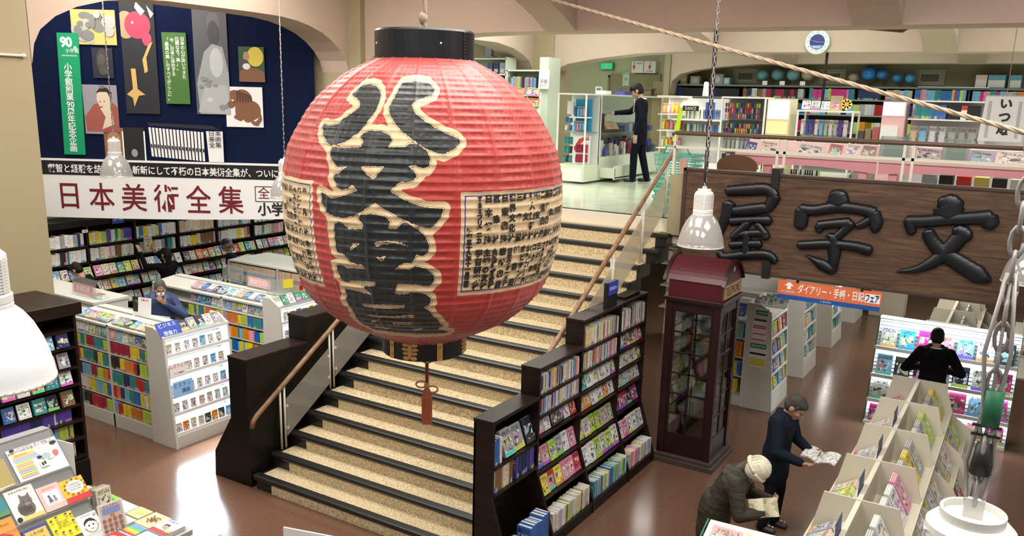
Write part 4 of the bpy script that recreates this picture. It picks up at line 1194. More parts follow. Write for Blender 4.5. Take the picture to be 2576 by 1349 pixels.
def FC(s_, k, z, n, pal, w=.115, h=.17, pitch=None, lean=.3, y=0, skip=(), th=.02, start=0, dx=0):
    y0, y1, _ = SEC[s_]
    return faces('softcover', 'cover-out book', rw(s_, k), gS, (xs_at(z) - .045 + dx, y0 + .04 + y, z), (0, 1, 0), (1, 0, 0), n, pitch or (y1 - y0 - .05) / n, w, h, th, pal, lean=lean, skip=skip, start=start)
BR = [('white', 6), ('pink', 2), ('sky-blue', 2), ('red', 1), ('black', 1), ('yellow', 2), ('magenta', 1), ('navy', 1), ('orange', 1), ('green', 1), ('grey', 2)]
# lowest section
SP(0, 1, 1.06, [('blue', 2), ('red', 2), ('white', 2)], h=.26, th=(.03, .04), L=.17, d=.15)
FC(0, 1, 1.06, 3, [('grey', 2), ('black', 2), ('blue', 1)], w=.18, h=.25, y=.2, pitch=.19, lean=.35, start=4, th=.03)
SP(0, 2, .8, [('cream', 3), ('brown', 2), ('beige', 2)], h=.24, th=(.025, .045), L=.36, run=2, d=.16)
spines('book', 'tall volume', 'far end, second shelf down, lowest section, stepped bookcase', gS, (xs_at(.8) - .012, 6.2, .8), (0, 1, 0), (1, 0, 0), .33, .25, .16, [('violet', 5), ('navy', 3)], th=(.02, .03), run=5)
SP(0, 3, .1, [('white', 3), ('grey', 3), ('blue', 1)], h=.21, th=(.015, .022), L=.32, d=.16)
spines('book', 'boxed guide', 'far end, bottom shelf, lowest section, stepped bookcase', gS, (xs_at(.1) - .012, 6.17, .1), (0, 1, 0), (1, 0, 0), .37, .3, .16, [('blue', 4), ('red', 2), ('orange', 1), ('navy', 1)], th=(.03, .05), run=2)
# second section
SP(1, 1, 1.5, BR, th=(.014, .026))
SP(1, 2, 1.29, W_MIX + [('pink', 3), ('sky-blue', 2)], h=.17, th=(.012, .022))
FC(1, 3, 1.08, 6, [('white', 3), ('violet', 1), ('red', 1), ('black', 1), ('pink', 1)], w=.13)
FC(1, 4, .72, 6, [('mint', 1), ('lime', 1), ('white', 2), ('grey', 2), ('pink', 1)], w=.135, h=.2)
FC(1, 5, .47, 6, [('pink', 2), ('white', 2), ('yellow', 1), ('red', 1)], w=.135, h=.2)
SP(1, 6, .12, [('brown', 1), ('cream', 2), ('white', 3), ('lime', 1), ('silver', 2)], h=.21, th=(.02, .035), d=.14)
# third section
SP(2, 1, 1.74, W_MIX + [('cream', 5), ('yellow', 2)], h=.2, th=(.015, .026))
SP(2, 2, 1.5, W_MIX + [('pink', 2), ('beige', 3), ('orange', 2)], h=.19, th=(.014, .026))
FC(2, 3, 1.27, 6, [('cream', 2), ('green', 1), ('brown', 1), ('violet', 1), ('white', 2)], w=.14)
FC(2, 4, 1.04, 6, [('white', 2), ('orange', 2), ('lime', 1), ('sky-blue', 1)], w=.14)
FC(2, 5, .72, 6, [('lime', 1), ('yellow', 1), ('white', 3), ('brown', 1), ('beige', 2)], w=.14, h=.2)
FC(2, 6, .45, 6, [('white', 4), ('lime', 2), ('yellow', 1)], w=.14, h=.22)
SP(2, 7, .12, [('teal', 2), ('sky-blue', 2), ('white', 3), ('blue', 1), ('lime', 1), ('cream', 1)], h=.21, th=(.014, .03), d=.14)
# last section
SP(3, 1, 1.72, [('white', 6), ('grey', 3), ('red', 1), ('black', 1), ('yellow', 1)], h=.24, th=(.012, .024))
FC(3, 2, 1.5, 6, [('white', 3), ('brown', 1), ('sky-blue', 1), ('pink', 1), ('red', 1)], w=.14, h=.17)
FC(3, 3, 1.27, 6, [('white', 3), ('cream', 1), ('silver', 2), ('brown', 1)], w=.14, h=.17)
FC(3, 4, 1.04, 6, [('silver', 3), ('teal', 1), ('orange', 1), ('white', 2)], w=.14, h=.17)
FC(3, 5, .76, 6, [('white', 2), ('purple', 1), ('magenta', 2), ('red', 1), ('black', 1)], w=.135, h=.18)
FC(3, 6, .45, 6, [('silver', 3), ('pink', 2), ('white', 2), ('teal', 1)], w=.135, h=.21)
SP(3, 7, .12, [('white', 4), ('silver', 2), ('sky-blue', 1), ('yellow', 1), ('pink', 1)], h=.2, th=(.02, .034), d=.14)
ts = T('shelf_sign', 'black upright sign holder with blue subculture label on the stepped bookcase', 'sign', (-3.75, 8.1, 2.06))
B().box(-3.76, -3.72, 7.98, 8.24, 2.06, 2.34).build('holder', m_blackp, ts)
B().box(-3.722, -3.716, 8.01, 8.24, 2.2, 2.34).build('label', C(.03, .06, .42), ts)
text('サブカルチャー', .05, m_txtw, ts, (-3.7145, 8.125, 2.27), (0, 1, 0), (0, 0, 1), fit=(.2, .045))
tag(B().box(-3.88, -3.74, 8.5, 8.9, 2.062, 2.09).build('tray', m_black), 'flat black tray lying on the stepped bookcase top', 'tray')

# ---------------------------------------------------------------- telephone booth
m_booth = M('dark_maroon_paint', (.018, .004, .005), .35, var=.15)
m_roof = M('maroon_roof_paint', (.07, .006, .012), .38, var=.08)
tb_ = T('telephone_booth', 'dark maroon telephone booth with barrel roof beside the stepped bookcase', 'telephone booth', (-3.17, 9.48, 0))
bx0, bx1, by0, by1 = -3.5, -2.84, 9.13, 9.83
B().box(-3.565, -2.775, 9.06, 9.9, 0, .06).box(-3.53, -2.81, 9.095, 9.865, .06, .1).build('base', M('grey_brown_plinth', (.06, .045, .04), .5), tb_, bevel=.006)
for x in (bx0, bx1 - .085):
    for y in (by0, by1 - .085):
        B().box(x, x + .085, y, y + .085, .1, 2.0).build('corner_post', m_booth, tb_, bevel=.004)
def booth_face(axis, c, lo, hi, nx, parent):
    """one glazed side: kick panel, glazing bars and pane"""
    b = B()
    def bar_(a0, a1, z0, z1, t=.012):
        if axis == 'y':
            b.box(a0, a1, c - t, c + t, z0, z1)
        else:
            b.box(c - t, c + t, a0, a1, z0, z1)
    bar_(lo, hi, .1, .36, .014)
    bar_(lo, hi, 1.87, 2.0, .02)
    bar_(lo, lo + .03, .36, 1.87)
    bar_(hi - .03, hi, .36, 1.87)
    zz = [.36 + (1.51) * k / 6 for k in range(7)]
    for z in zz:
        bar_(lo, hi, z - .009, z + .009, .01)
    if nx == 3:
        w = hi - lo
        for f in (.14, .86):
            bar_(lo + w * f - .008, lo + w * f + .008, .36, 1.87, .01)
    else:
        bar_((lo + hi) / 2 - .012, (lo + hi) / 2 + .012, .36, 1.87, .01)
    f = b.build('glazed_side', m_booth, parent)
    g = B()
    if axis == 'y':
        g.box(lo, hi, c - .002, c + .002, .36, 1.87)
    else:
        g.box(c - .002, c + .002, lo, hi, .36, 1.87)
    g.build('pane', m_glass, f)
    return f
booth_face('y', by0 + .03, bx0 + .085, bx1 - .085, 2, tb_)
booth_face('y', by1 - .03, bx0 + .085, bx1 - .085, 3, tb_)
booth_face('x', bx0 + .03, by0 + .085, by1 - .085, 3, tb_)
fx = booth_face('x', bx1 - .03, by0 + .085, by1 - .085, 2, tb_)
B().box(bx1 - .02, bx1 + .01, by1 - .14, by1 - .11, 1.0, 1.12).build('door_handle', m_blackp, fx)
B().box(bx0 - .03, bx1 + .03, by0 - .03, by1 + .03, 1.985, 2.04).build('cornice', m_booth, tb_, bevel=.01)
B().box(bx0 + .02, bx1 - .0, by0 + .01, by1 - .01, 2.04, 2.235).build('sign_frieze', m_roof, tb_)
pr = [(by0 - .0 + (by1 - by0) * (i / 20), 2.235 + .24 * math.sin(PI * i / 20) ** .8) for i in range(21)]
B().prism([(bx0 - .02, y, z) for y, z in pr], (bx1 - bx0 + .02, 0, 0)).build('barrel_roof', m_roof, tb_)
pr2 = [(9.48 + (y - 9.48) * 1.08, 2.225 + (z - 2.235) * 1.1) for y, z in pr]
for x0, x1 in ((bx0 - .05, bx0 - .01), (bx1 - .01, bx1 + .03)):
    b = B()
    for (ya, za), (yb_, zb), (yc, zc), (yd, zd) in zip(pr2[:-1], pr2[1:], pr[:-1], pr[1:]):
        b.hexa([(x0, ya, za), (x0, yb_, zb), (x0, yd, zd - .02), (x0, yc, zc - .02)], [(x1, ya, za), (x1, yb_, zb), (x1, yd, zd - .02), (x1, yc, zc - .02)])
    b.build('arch_trim', m_booth, tb_)
B().disc((bx1 - .001, 9.5, 2.37), .03, (1, 0, 0), .006).build('crest_disc', C(.35, .38, .3), tb_)
B().box(bx1 + .0, bx1 + .008, by0 + .06, by1 - .06, 2.06, 2.215).build('name_plate', M('tan_sign', (.5, .33, .14), .5), tb_)
text('TELEPHONE', .12, M('dark_brown_print', (.07, .03, .015), .5, var=0), tb_, (bx1 + .0095, 9.48, 2.138), (0, 1, 0), (0, 0, 1), fit=(.5, .105))
tag(B().box(-3.3, -3.05, 9.66, 9.76, .9, 1.35).box(-3.27, -3.2, 9.63, 9.67, 1.0, 1.3).build('pay_telephone', m_blackp), 'dark pay telephone mounted inside the booth', 'telephone')

# ---------------------------------------------------------------- white stands under the mezzanine
HLP = [('yellow', 3), ('sky-blue', 2), ('blue', 2), ('red', 2), ('orange', 2), ('lime', 1), ('white', 2), ('teal', 1)]
m_whiteb = M('stand_cream_white', (.66, .66, .6), .45, var=.02)
for k, (yb0, nm, lit) in enumerate(((11.53, 'nearest', 0), (13.4, 'second', 0), (15.47, 'third, glowing', 26), (17.65, 'last', 0))):
    t = T('book_stand', '%s white book stand under the mezzanine' % nm, 'bookcase', (-3.0, yb0 + .4, 0))
    X0, X1 = -3.22, -2.755
    zt = 1.43
    for y in (yb0, yb0 + .83):
        B().prism([(X0 - .04 if False else X0, y, 0), (X1, y, 0), (X1 - .12, y, zt), (X1 - .27, y, zt + .1), (X0, y, zt + .1)], (0, .03, 0)).build('side_panel', m_whiteb, t)
    B().box(X0, X0 + .03, yb0 + .03, yb0 + .83, 0, zt + .1).build('back_panel', m_whiteb, t)
    B().prism([(X0 + .03, yb0 + .03, 0), (X1 - .003, yb0 + .03, 0), (X1 - .026, yb0 + .03, .26), (X0 + .03, yb0 + .03, .26)], (0, .8, 0)).build('plinth', m_whiteb, t)
    for z in (.28, .53, .78, 1.05, 1.32):
        xs = X1 - .12 * z / zt
        B().box(X0 + .03, xs, yb0 + .03, yb0 + .83, z - .015, z).box(xs - .004, xs, yb0 + .03, yb0 + .83, z, z + .03).build('shelf', m_whites, t)
    if lit:
        for z in (.78, 1.05, 1.32):
            xs = X1 - .12 * z / zt
            B().box(xs - .03, xs - .012, yb0 + .05, yb0 + .8, z - .025, z - .0155).build('light_strip', m_led, t)
            area(xs - .05, yb0 + .43, z - .03, .03, .7, 5, WARM, (0, math.radians(-20), 0))
    for ri, z in enumerate((.28, .53, .78, 1.05)):
        faces('softcover', 'cover-out guidebook', '%s shelf from the floor, %s mezzanine stand' % (ORD[ri], nm.split(',')[0]), 'guidebooks on the mezzanine stands', (X1 - .12 * z / zt - .05, yb0 + .06, z), (0, 1, 0), (1, 0, 0), 6, .125, .11, .19, .03, HLP if k == 0 else [('teal', 3), ('white', 2), ('yellow', 1), ('grey', 1)], lean=.16)
    # body of the stand running away to the left
    B().box(-4.3 if k else -4.0, X0 - .005, yb0 + .02, yb0 + .8, 0, .16).build('long_plinth', m_whiteb, t)
    B().prism([(-4.3 if k else -4.0, yb0 + .3, .16), (-4.3 if k else -4.0, yb0 + .55, .16), (-4.3 if k else -4.0, yb0 + .45, 1.5), (-4.3 if k else -4.0, yb0 + .38, 1.5)], ((4.3 if k else 4.0) + X0 - .005, 0, 0)).build('long_back', m_whiteb, t)
    for z in (.17, .44, .72, 1.0, 1.27):
        B().box(-4.3 if k else -4.0, X0 - .005, yb0 + .02, yb0 + .32, z - .015, z).build('long_shelf', m_whiteb, t)
    if k == 0:
        for ri, z in enumerate((.17, .44, .72, 1.0)):
            spines('reference_book', 'reference book', '%s shelf from the floor, behind the telephone booth' % ORD[ri], 'reference books behind the booth', (-3.98, yb0 + .03, z), (1, 0, 0), (0, -1, 0), .74, .21, .14, HLP, th=(.025, .04), run=3)
        faces('softcover', 'cover-out workbook', 'top shelf behind the telephone booth', 'reference books behind the booth', (-3.95, yb0 + .08, 1.29), (1, 0, 0), (0, -1, 0), 5, .14, .13, .2, .03, HLP, lean=.4)
x_, y_ = (1, 0, 0), (0, 0, 1)
YC = 11.525
def notice(lab, x, z, w, h, bands):
    n = T('notice', lab, 'notice', (x + w / 2, YC, z))
    B().box(x, x + w, YC - .004, YC, z, z + h).build('sheet', m_paper, n)
    for (z0, z1, m, tx) in bands:
        B().box(x + .012, x + w - .012, YC - .0055, YC - .004, z + h * z0, z + h * z1).build('colour_band', m, n)
        if tx:
            text(tx, .03, m_txtw, n, (x + w / 2, YC - .0065, z + h * (z0 + z1) / 2), x_, y_, fit=(w * .8, h * (z1 - z0) * .55))
notice('green and yellow exam notice low on the nearest mezzanine stand', -3.14, .62, .25, .36, [(.78, .97, m_green, '資格試験特集'), (.52, .6, m_txt, ''), (.06, .38, C(.75, .7, .15), '')])
notice('white notice with red lines on the nearest mezzanine stand', -3.12, 1.0, .2, .34, [(.55, .68, m_red, '教員採用試験'), (.3, .34, m_red, ''), (.05, .1, m_red, ''), (.86, .96, C(.1, .1, .12), '')])
notice('small green-headed notice at the top of the nearest mezzanine stand', -3.1, 1.36, .19, .12, [(.15, .75, m_green, '公務員試験')])
# raised leaflets on the nearest stand top
for i in range(6):
    o = place('leaflet', BOOK, Vector((-3.16 + .05 * i, 11.62 + .1 * i, 1.48)), Vector((0, -.02, .004)), Vector((.11, 0, 0)), Vector((0, .06, .13)), PAL[('white', 'white', 'mint', 'white', 'sky-blue', 'white')[i]], 'white pamphlet standing on the nearest mezzanine stand, %s from the front' % ORD[i], 'pamphlet', 'pamphlets on the nearest mezzanine stand')
# shelves seen between booth and board
cr_ = T('bookcase', 'cream wall shelf with CDs and files behind the telephone booth', 'bookcase', (-4.2, 14.6, 0))
B().box(-5.6, -3.35, 14.55, 14.6, 0, 2.3).box(-5.6, -3.35, 14.3, 14.55, 2.1, 2.3).build('carcass', m_cream, cr_)
for z in (.6, 1.0, 1.4, 1.75):
    B().box(-5.6, -3.35, 14.25, 14.55, z - .02, z).build('shelf', m_cream, cr_)
for ri, z in enumerate((1.75, 1.4)):
    spines('book', 'file', '%s shelf of the cream wall shelf behind the booth' % ('upper', 'lower')[ri], 'files on the cream wall shelf', (-5.55, 14.27, z), (1, 0, 0), (0, -1, 0), 2.15, .24, .2, W_MIX + [('white', 8), ('lime', 2)], th=(.03, .05), run=2)
for x, s_ in ((-5.55, 'データ'), (-3.75, 'データ')):
    card('shelf_sign', 'small blue data sign over the cream shelf, %s the booth roof' % ('left of' if x < -5 else 'right of'), 'sign', (x, 14.297, 2.24), .3, .16, x_, y_, C(.02, .1, .5), [(s_, .1, m_txtw, .5, .5, dict(fit=(.24, .1)))])
tag(B().box(-2.66, -2.0, 18.6, 19.1, 0, .6).build('crate', m_cream, bevel=.01), 'cream low cabinet on the floor at the far end of the aisle', 'cabinet')

# ---------------------------------------------------------------- carved name board
BOARD_STROKES={'ya':[[(-3.103,3.224,0.047),(-2.861,3.255,0.056),(-2.648,3.277,0.055),(-2.549,3.198,0.052)],[(-2.55,3.206,0.058),(-2.584,3.119,0.052),(-2.632,3.023,0.031)],[(-3.004,2.994,0.047),(-2.841,3.024,0.053),(-2.643,3.064,0.052)],[(-3.075,3.078,0.06),(-3.082,2.975,0.057),(-3.12,2.845,0.044),(-3.163,2.681,0.025)],[(-3.033,2.869,0.041),(-2.799,2.907,0.037),(-2.584,2.924,0.049)],[(-2.827,2.873,0.037),(-2.913,2.77,0.041),(-2.993,2.683,0.041)],[(-2.971,2.709,0.041),(-2.785,2.752,0.037),(-2.601,2.771,0.04)],[(-2.718,2.868,0.034),(-2.631,2.768,0.04),(-2.608,2.72,0.043)],[(-3.006,2.589,0.041),(-2.836,2.62,0.034),(-2.666,2.639,0.043)],[(-2.832,2.747,0.041),(-2.827,2.605,0.041),(-2.824,2.479,0.044)],[(-3.139,2.49,0.032),(-3.077,2.436,0.045),(-2.825,2.491,0.044),(-2.577,2.52,0.046),(-2.471,2.458,0.034)]],'ji':[[(-1.918,3.301,0.038),(-1.878,3.253,0.088),(-1.849,3.182,0.091)],[(-2.241,3.088,0.048),(-2.095,3.086,0.048),(-1.859,3.141,0.05),(-1.608,3.137,0.049),(-1.476,3.105,0.058)],[(-2.232,3.074,0.06),(-2.23,2.976,0.06),(-2.236,2.892,0.057)],[(-1.482,3.105,0.058),(-1.444,3.007,0.058),(-1.448,2.92,0.035)],[(-1.477,3.062,0.032),(-1.552,2.997,0.035),(-1.629,2.953,0.029)],[(-2.035,2.92,0.042),(-1.895,2.952,0.041),(-1.715,2.978,0.05)],[(-2.027,2.913,0.042),(-2.02,2.854,0.03)],[(-1.694,2.976,0.047),(-1.767,2.88,0.038),(-1.849,2.789,0.038)],[(-2.222,2.676,0.039),(-2.056,2.703,0.042),(-1.899,2.724,0.042),(-1.631,2.727,0.044),(-1.47,2.698,0.049)],[(-1.938,2.825,0.012),(-1.863,2.788,0.05),(-1.836,2.641,0.056),(-1.83,2.414,0.03)],[(-1.84,2.436,0.045),(-1.961,2.489,0.051),(-2.052,2.532,0.024),(-2.137,2.572,0.006)]],'bun':[[(-0.831,3.303,0.055),(-0.769,3.253,0.11),(-0.757,3.157,0.105)],[(-1.131,3.052,0.051),(-0.966,3.07,0.05),(-0.757,3.109,0.05),(-0.516,3.145,0.054),(-0.375,3.165,0.062)],[(-1.112,3.054,0.051),(-1.078,2.936,0.037)],[(-0.387,3.164,0.067),(-0.358,3.085,0.062)],[(-0.664,3.013,0.05),(-0.591,2.972,0.069),(-0.534,2.958,0.049)],[(-0.592,2.979,0.063),(-0.663,2.86,0.064),(-0.747,2.738,0.061),(-0.872,2.623,0.045),(-0.992,2.551,0.031),(-1.171,2.506,0.006)],[(-0.921,2.966,0.048),(-0.879,2.879,0.056),(-0.763,2.765,0.064),(-0.575,2.66,0.069),(-0.403,2.569,0.074),(-0.282,2.522,0.016)]]}

YB = 9.85
bo = T('sign_board', 'long dark wooden board with three raised black characters hanging on the mezzanine edge', 'sign', (-1, YB, 2.28))
B().box(-3.63, 1.9, YB, YB + .06, 2.29, 3.44).build('plank', m_board, bo)
b = B()
b.box(-3.66, 1.9, YB - .012, YB + .07, 3.425, 3.46).box(-3.66, 1.9, YB - .012, YB + .07, 2.265, 2.3).box(-3.665, -3.62, YB - .012, YB + .07, 2.265, 3.46)
b.build('edge_moulding', M('board_edge', (.05, .03, .02), .5), bo, bevel=.004)
def stroke_mesh(b, pts):
    """a puffy brush stroke: half-elliptic section swept along a smoothed centre line"""
    P = [Vector((x, 0, z)) for x, z, r in pts]
    Rr = [r for _, _, r in pts]
    S, SR = [], []
    for i in range(len(P) - 1):
        p0, p1, p2, p3 = P[max(i - 1, 0)], P[i], P[i + 1], P[min(i + 2, len(P) - 1)]
        for k in range(8):
            t = k / 8
            S.append(.5 * (2 * p1 + (p2 - p0) * t + (2 * p0 - 5 * p1 + 4 * p2 - p3) * t * t + (3 * p1 - p0 - 3 * p2 + p3) * t ** 3))
            SR.append(Rr[i] * (1 - t) + Rr[i + 1] * t)
    S.append(P[-1])
    SR.append(Rr[-1])
    d0, d1 = (S[0] - S[1]).normalized(), (S[-1] - S[-2]).normalized()
    pre = [(S[0] + d0 * SR[0] * math.sin(a) * .7, SR[0] * math.cos(a)) for a in (1.5, 1.1, .6)]
    post = [(S[-1] + d1 * SR[-1] * math.sin(a) * .7, SR[-1] * math.cos(a)) for a in (.6, 1.1, 1.5)]
    SR = [v * 1.32 for v in SR]
    A = pre + list(zip(S, SR)) + post
    n = 10
    vs, fs = [], []
    for i, (p, r) in enumerate(A):
        q = A[min(i + 1, len(A) - 1)][0] - A[max(i - 1, 0)][0]
        q.normalize()
        s = Vector((-q.z, 0, q.x))
        r2 = r * (1 + .05 * math.sin(i * 2.3))
        for k in range(n + 1):
            a = PI * k / n
            vs.append(p + s * r2 * math.cos(a) + Vector((0, YB - (.03 + .55 * min(r, .06)) * math.sin(a) ** .7 + .001, 0)))
    for i in range(len(A) - 1):
        for k in range(n):
            fs.append((i * (n + 1) + k, i * (n + 1) + k + 1, (i + 1) * (n + 1) + k + 1, (i + 1) * (n + 1) + k))
    b.add(vs, fs)
for kx, lb in (('ya', 'raised black character at the lamp end'), ('ji', 'raised black middle character'), ('bun', 'raised black character at the right')):
    b = B()
    for s in BOARD_STROKES[kx]:
        stroke_mesh(b, s)
    b.build('raised_character', m_ink, bo, smooth=True, label=lb)
for x, z0, z1 in ((-2.56, 3.28, 3.52), (-2.57, 2.24, 2.47)):
    B().box(x - .045, x + .045, YB - .03, YB + .14, z0, z1).build('bracket', m_blackp, bo, bevel=.004)
ob = T('hanging_sign', 'orange and blue diary fair sign hanging under the wooden board', 'sign', (-1.87, YB, 2.03))
B().prism([(-2.415, YB, 2.03), (-1.3, YB, 2.03), (-1.285, YB, 2.25), (-2.42, YB, 2.25)], (0, .008, 0)).build('panel', M('orange_print', (.7, .16, .06), .5, var=.02), ob)
B().prism([(-2.416, YB - .002, 2.03), (-1.299, YB - .002, 2.03), (-1.296, YB - .002, 2.082), (-2.416, YB - .002, 2.082)], (0, .002, 0)).build('blue_band', C(.01, .08, .32), ob)
text('ダイアリー・手帳・日記', .12, m_txtw, ob, (-1.83, YB - .003, 2.17), fit=(.72, .11), offs=.002)
B().box(-1.46, -1.305, YB - .003, YB, 2.115, 2.215).build('white_box', m_paper, ob)
text('フェア', .1, C(.01, .02, .15), ob, (-1.383, YB - .005, 2.165), fit=(.14, .085), offs=.003)
B().prism([(-2.345, YB - .003, 2.19), (-2.29, YB - .003, 2.235), (-2.235, YB - .003, 2.19), (-2.268, YB - .003, 2.19), (-2.268, YB - .003, 2.15), (-2.312, YB - .003, 2.15), (-2.312, YB - .003, 2.19)], (0, .002, 0)).build('arrow', m_txtw, ob)
text('2F 文具売場へ', .03, m_txtw, ob, (-2.29, YB - .003, 2.12), fit=(.16, .025))
text('くまざわ', .03, m_txtw, ob, (-1.87, YB - .004, 2.057), fit=(.12, .022))
for x in (-2.2, -1.5):
    B().box(x - .015, x + .015, YB - .006, YB + .014, 2.235, 2.27).build('clip', m_blackp, ob)

# ---------------------------------------------------------------- glowing magazine rack
mk = T('magazine_rack', 'glowing white magazine rack with glass ends facing the camera', 'rack', (-.75, 12.2, 0))
RX0, RX1 = -1.6, .1
ry = lambda z: 12.0 + .255 * z
B().prism([(RX0, ry(0) + .04, 0), (RX0, ry(1.4) + .04, 1.4), (RX0, ry(1.4) + .1, 1.4), (RX0, ry(0) + .35, 0)], (RX1 - RX0, 0, 0)).build('back_panel', m_whites, mk)
sl_ = B()
for k in range(27):
    z = .05 + k * .05
    sl_.box(RX0 + .01, RX1 - .01, ry(z) + .034, ry(z) + .046, z - .004, z + .004)
sl_.build('slat_grooves', C(.2, .22, .22), mk)
for x in (RX0 - .01, RX1 + .002):
    B().prism([(x, ry(0) - .1, 0), (x, ry(1.38) - .03, 1.38), (x, ry(1.38) + .08, 1.38), (x, ry(0) + .35, 0)], (.008, 0, 0)).build('glass_end', clear_mat('green_glass', (.55, .8, .7), .1), mk)
for z in (.0, .3, .63, 1.0):
    B().box(RX0, RX1, ry(z) - .1, ry(z) + .04, z - .0 , z + .025).box(RX0, RX1, ry(z) - .105, ry(z) - .095, z, z + .05).build('shelf', m_whites, mk)
for z in (.33, .66, 1.03, 1.37):
    if z > 1.3:
        continue
    B().box(RX0 + .02, RX1 - .02, ry(z) - .09, ry(z) - .08, z - .035, z - .0305).build('light_strip', m_led, mk)
    area((RX0 + RX1) / 2, ry(z) - .07, z - .038, 1.6, .02, 24, LED, (math.radians(25), 0, 0))
area((RX0 + RX1) / 2, ry(1.4) - .25, 1.5, 1.6, .03, 24, LED, (math.radians(35), 0, 0))
B().box(RX0, RX1, ry(1.42) - .02, ry(1.42) + .1, 1.4, 1.42).build('top_rail', m_whites, mk)
mg = [('black', 3), ('sky-blue', 3), ('white', 4), ('pink', 2), ('magenta', 1), ('blue', 1), ('grey', 1)]
mags = []
for ri, z in enumerate((1.03, .66, .33, .03)):
    mags.append(faces('magazine', 'magazine', '%s row of the glowing rack' % ('top', 'second', 'third', 'bottom')[ri], 'magazines on the glowing rack', (RX0 + .04, ry(z) - .045, z + .002), (1, 0, 0), (0, -1, 0), 7, .235, .21, .29 if ri < 3 else .255, .012, mg, lean=.25))
def mag_title(o, s, col, u=.5, v=.88, w=.8, h=.09):
    mw = o.matrix_world
    x, y, n = mw.col[1].to_3d(), mw.col[2].to_3d(), mw.col[0].to_3d()
    p = mw.to_translation() + x * u + y * v + n * 1.06
    text(s, .05, col, o, p, x, y, fit=(x.length * w, y.length * h))
def recol(o, c, lab=None):
    o.color = (*c, 1)
    if lab:
        o['label'] = lab
yl = C(.85, .75, .05)
recol(mags[0][1], (.05, .38, .6), 'sky-blue sea magazine, second from the left, top row of the glowing rack')
mag_title(mags[0][1], 'OCEANS', m_txtw)
mag_title(mags[0][3], 'LEON', yl, h=.12)
mag_title(mags[0][0], '一生モノ', m_txtw, v=.4, w=.5)
recol(mags[1][0], (.25, .55, .7), 'sky-blue stretching book, first from the left, second row of the glowing rack')
mag_title(mags[1][0], 'ストレッチ', m_txt, v=.68, w=.95, h=.12)
mag_title(mags[1][0], 'BOOK', m_txt, v=.52, w=.6, h=.09)
mag_title(mags[2][0], 'Mastered', yl, h=.11)
recol(mags[2][4], (.6, .03, .2), 'crimson magazine, fifth from the left, third row of the glowing rack')
mag_title(mags[2][4], '決定版ランキング', yl, v=.5, w=.8, h=.12)

# ---------------------------------------------------------------- cream bin rack for magazines
def bin_rack(lab, Y0_, n, pitch, x0=-1.16, xr=-.58, zt=1.1, key='near', seed=1):
    t = T('magazine_rack', lab, 'rack', (-.87, Y0_, 0))
    m_b = m_binc
    xm_ = -.885
    yend = Y0_ + n * pitch
    B().box(xm_ - .02, xm_ + .02, Y0_, yend, .1, zt - .01).build('ridge', m_b, t)
    for i in range(n + 1):
        y = Y0_ + i * pitch
        B().prism([(x0, y, zt), (x0 - .1, y, .62), (x0 - .1, y, .05), (xr + .42, y, .05), (xr + .42, y, .3), (xr + .28, y, .62), (xr + .1, y, .75), (xr, y, zt)], (0, .014, 0)).build('divider', m_b, t)
    # left bins: sloping floor falling to a low lip; right bins: upper and lower shelves
    B().prism([(xm_ - .02, Y0_, .92), (x0 - .07, Y0_, .72), (x0 - .07, Y0_, .7), (xm_ - .02, Y0_, .9)], (0, yend - Y0_, 0)).build('left_bin_floor', m_b, t)
    B().box(x0 - .085, x0 - .07, Y0_, yend, .6, .76).build('left_lip', m_b, t)
    B().box(x0 - .1, xr + .4, Y0_, yend, 0, .05).build('base', m_b, t)
    B().box(xm_ + .02, xr + .1, Y0_, yend, .75, .77).box(xr + .085, xr + .1, Y0_, yend, .77, .8).build('right_upper_shelf', m_b, t)
    B().box(xm_ + .1, xr + .28, Y0_, yend, .45, .47).box(xr + .265, xr + .28, Y0_, yend, .47, .5).build('right_lower_shelf', m_b, t)
    B().box(xm_ + .2, xr + .42, Y0_, yend, .14, .16).build('right_bottom_shelf', m_b, t)
    r = random.Random(seed)
    for i in range(n):
        y = Y0_ + i * pitch
        if key == 'near' and i < 4:
            s = T('bin_label', 'blue plastic tag clipped to the cream bin ridge, %s from the front' % ORD[i], 'tag', (xm_, y + .25, zt), 'tags on the cream bin rack')
            if i in (0, 1, 2, 3):
                B().prism([(xm_ - .022, y + .14, zt - .05), (xm_ - .022, y + .36, zt - .05), (xm_ - .028, y + .36, zt + .13), (xm_ - .028, y + .14, zt + .13)], (-.006, 0, 0)).build('plate', C(.06, .08, .22), s)
                B().prism([(xm_ - .023, y + .18, zt - .06), (xm_ - .023, y + .32, zt - .06), (xm_ - .023, y + .32, zt + .02), (xm_ - .023, y + .18, zt + .02)], (-.016, 0, 0)).build('clip', C(.01, .015, .06), s)
    return t
m_binc = M('bin_cream', (.6, .56, .45), .45, var=.02)
bin_rack('long cream bin rack of magazines running up the right side', 5.99, 5, .94)
mpal = [('white', 4), ('silver', 2), ('crimson', 1), ('yellow', 2), ('lime', 1), ('grey', 2), ('pink', 1), ('beige', 2)]
gM = 'magazines in the cream bin rack'
bn_ = ('first', 'second', 'third', 'fourth', 'fifth')
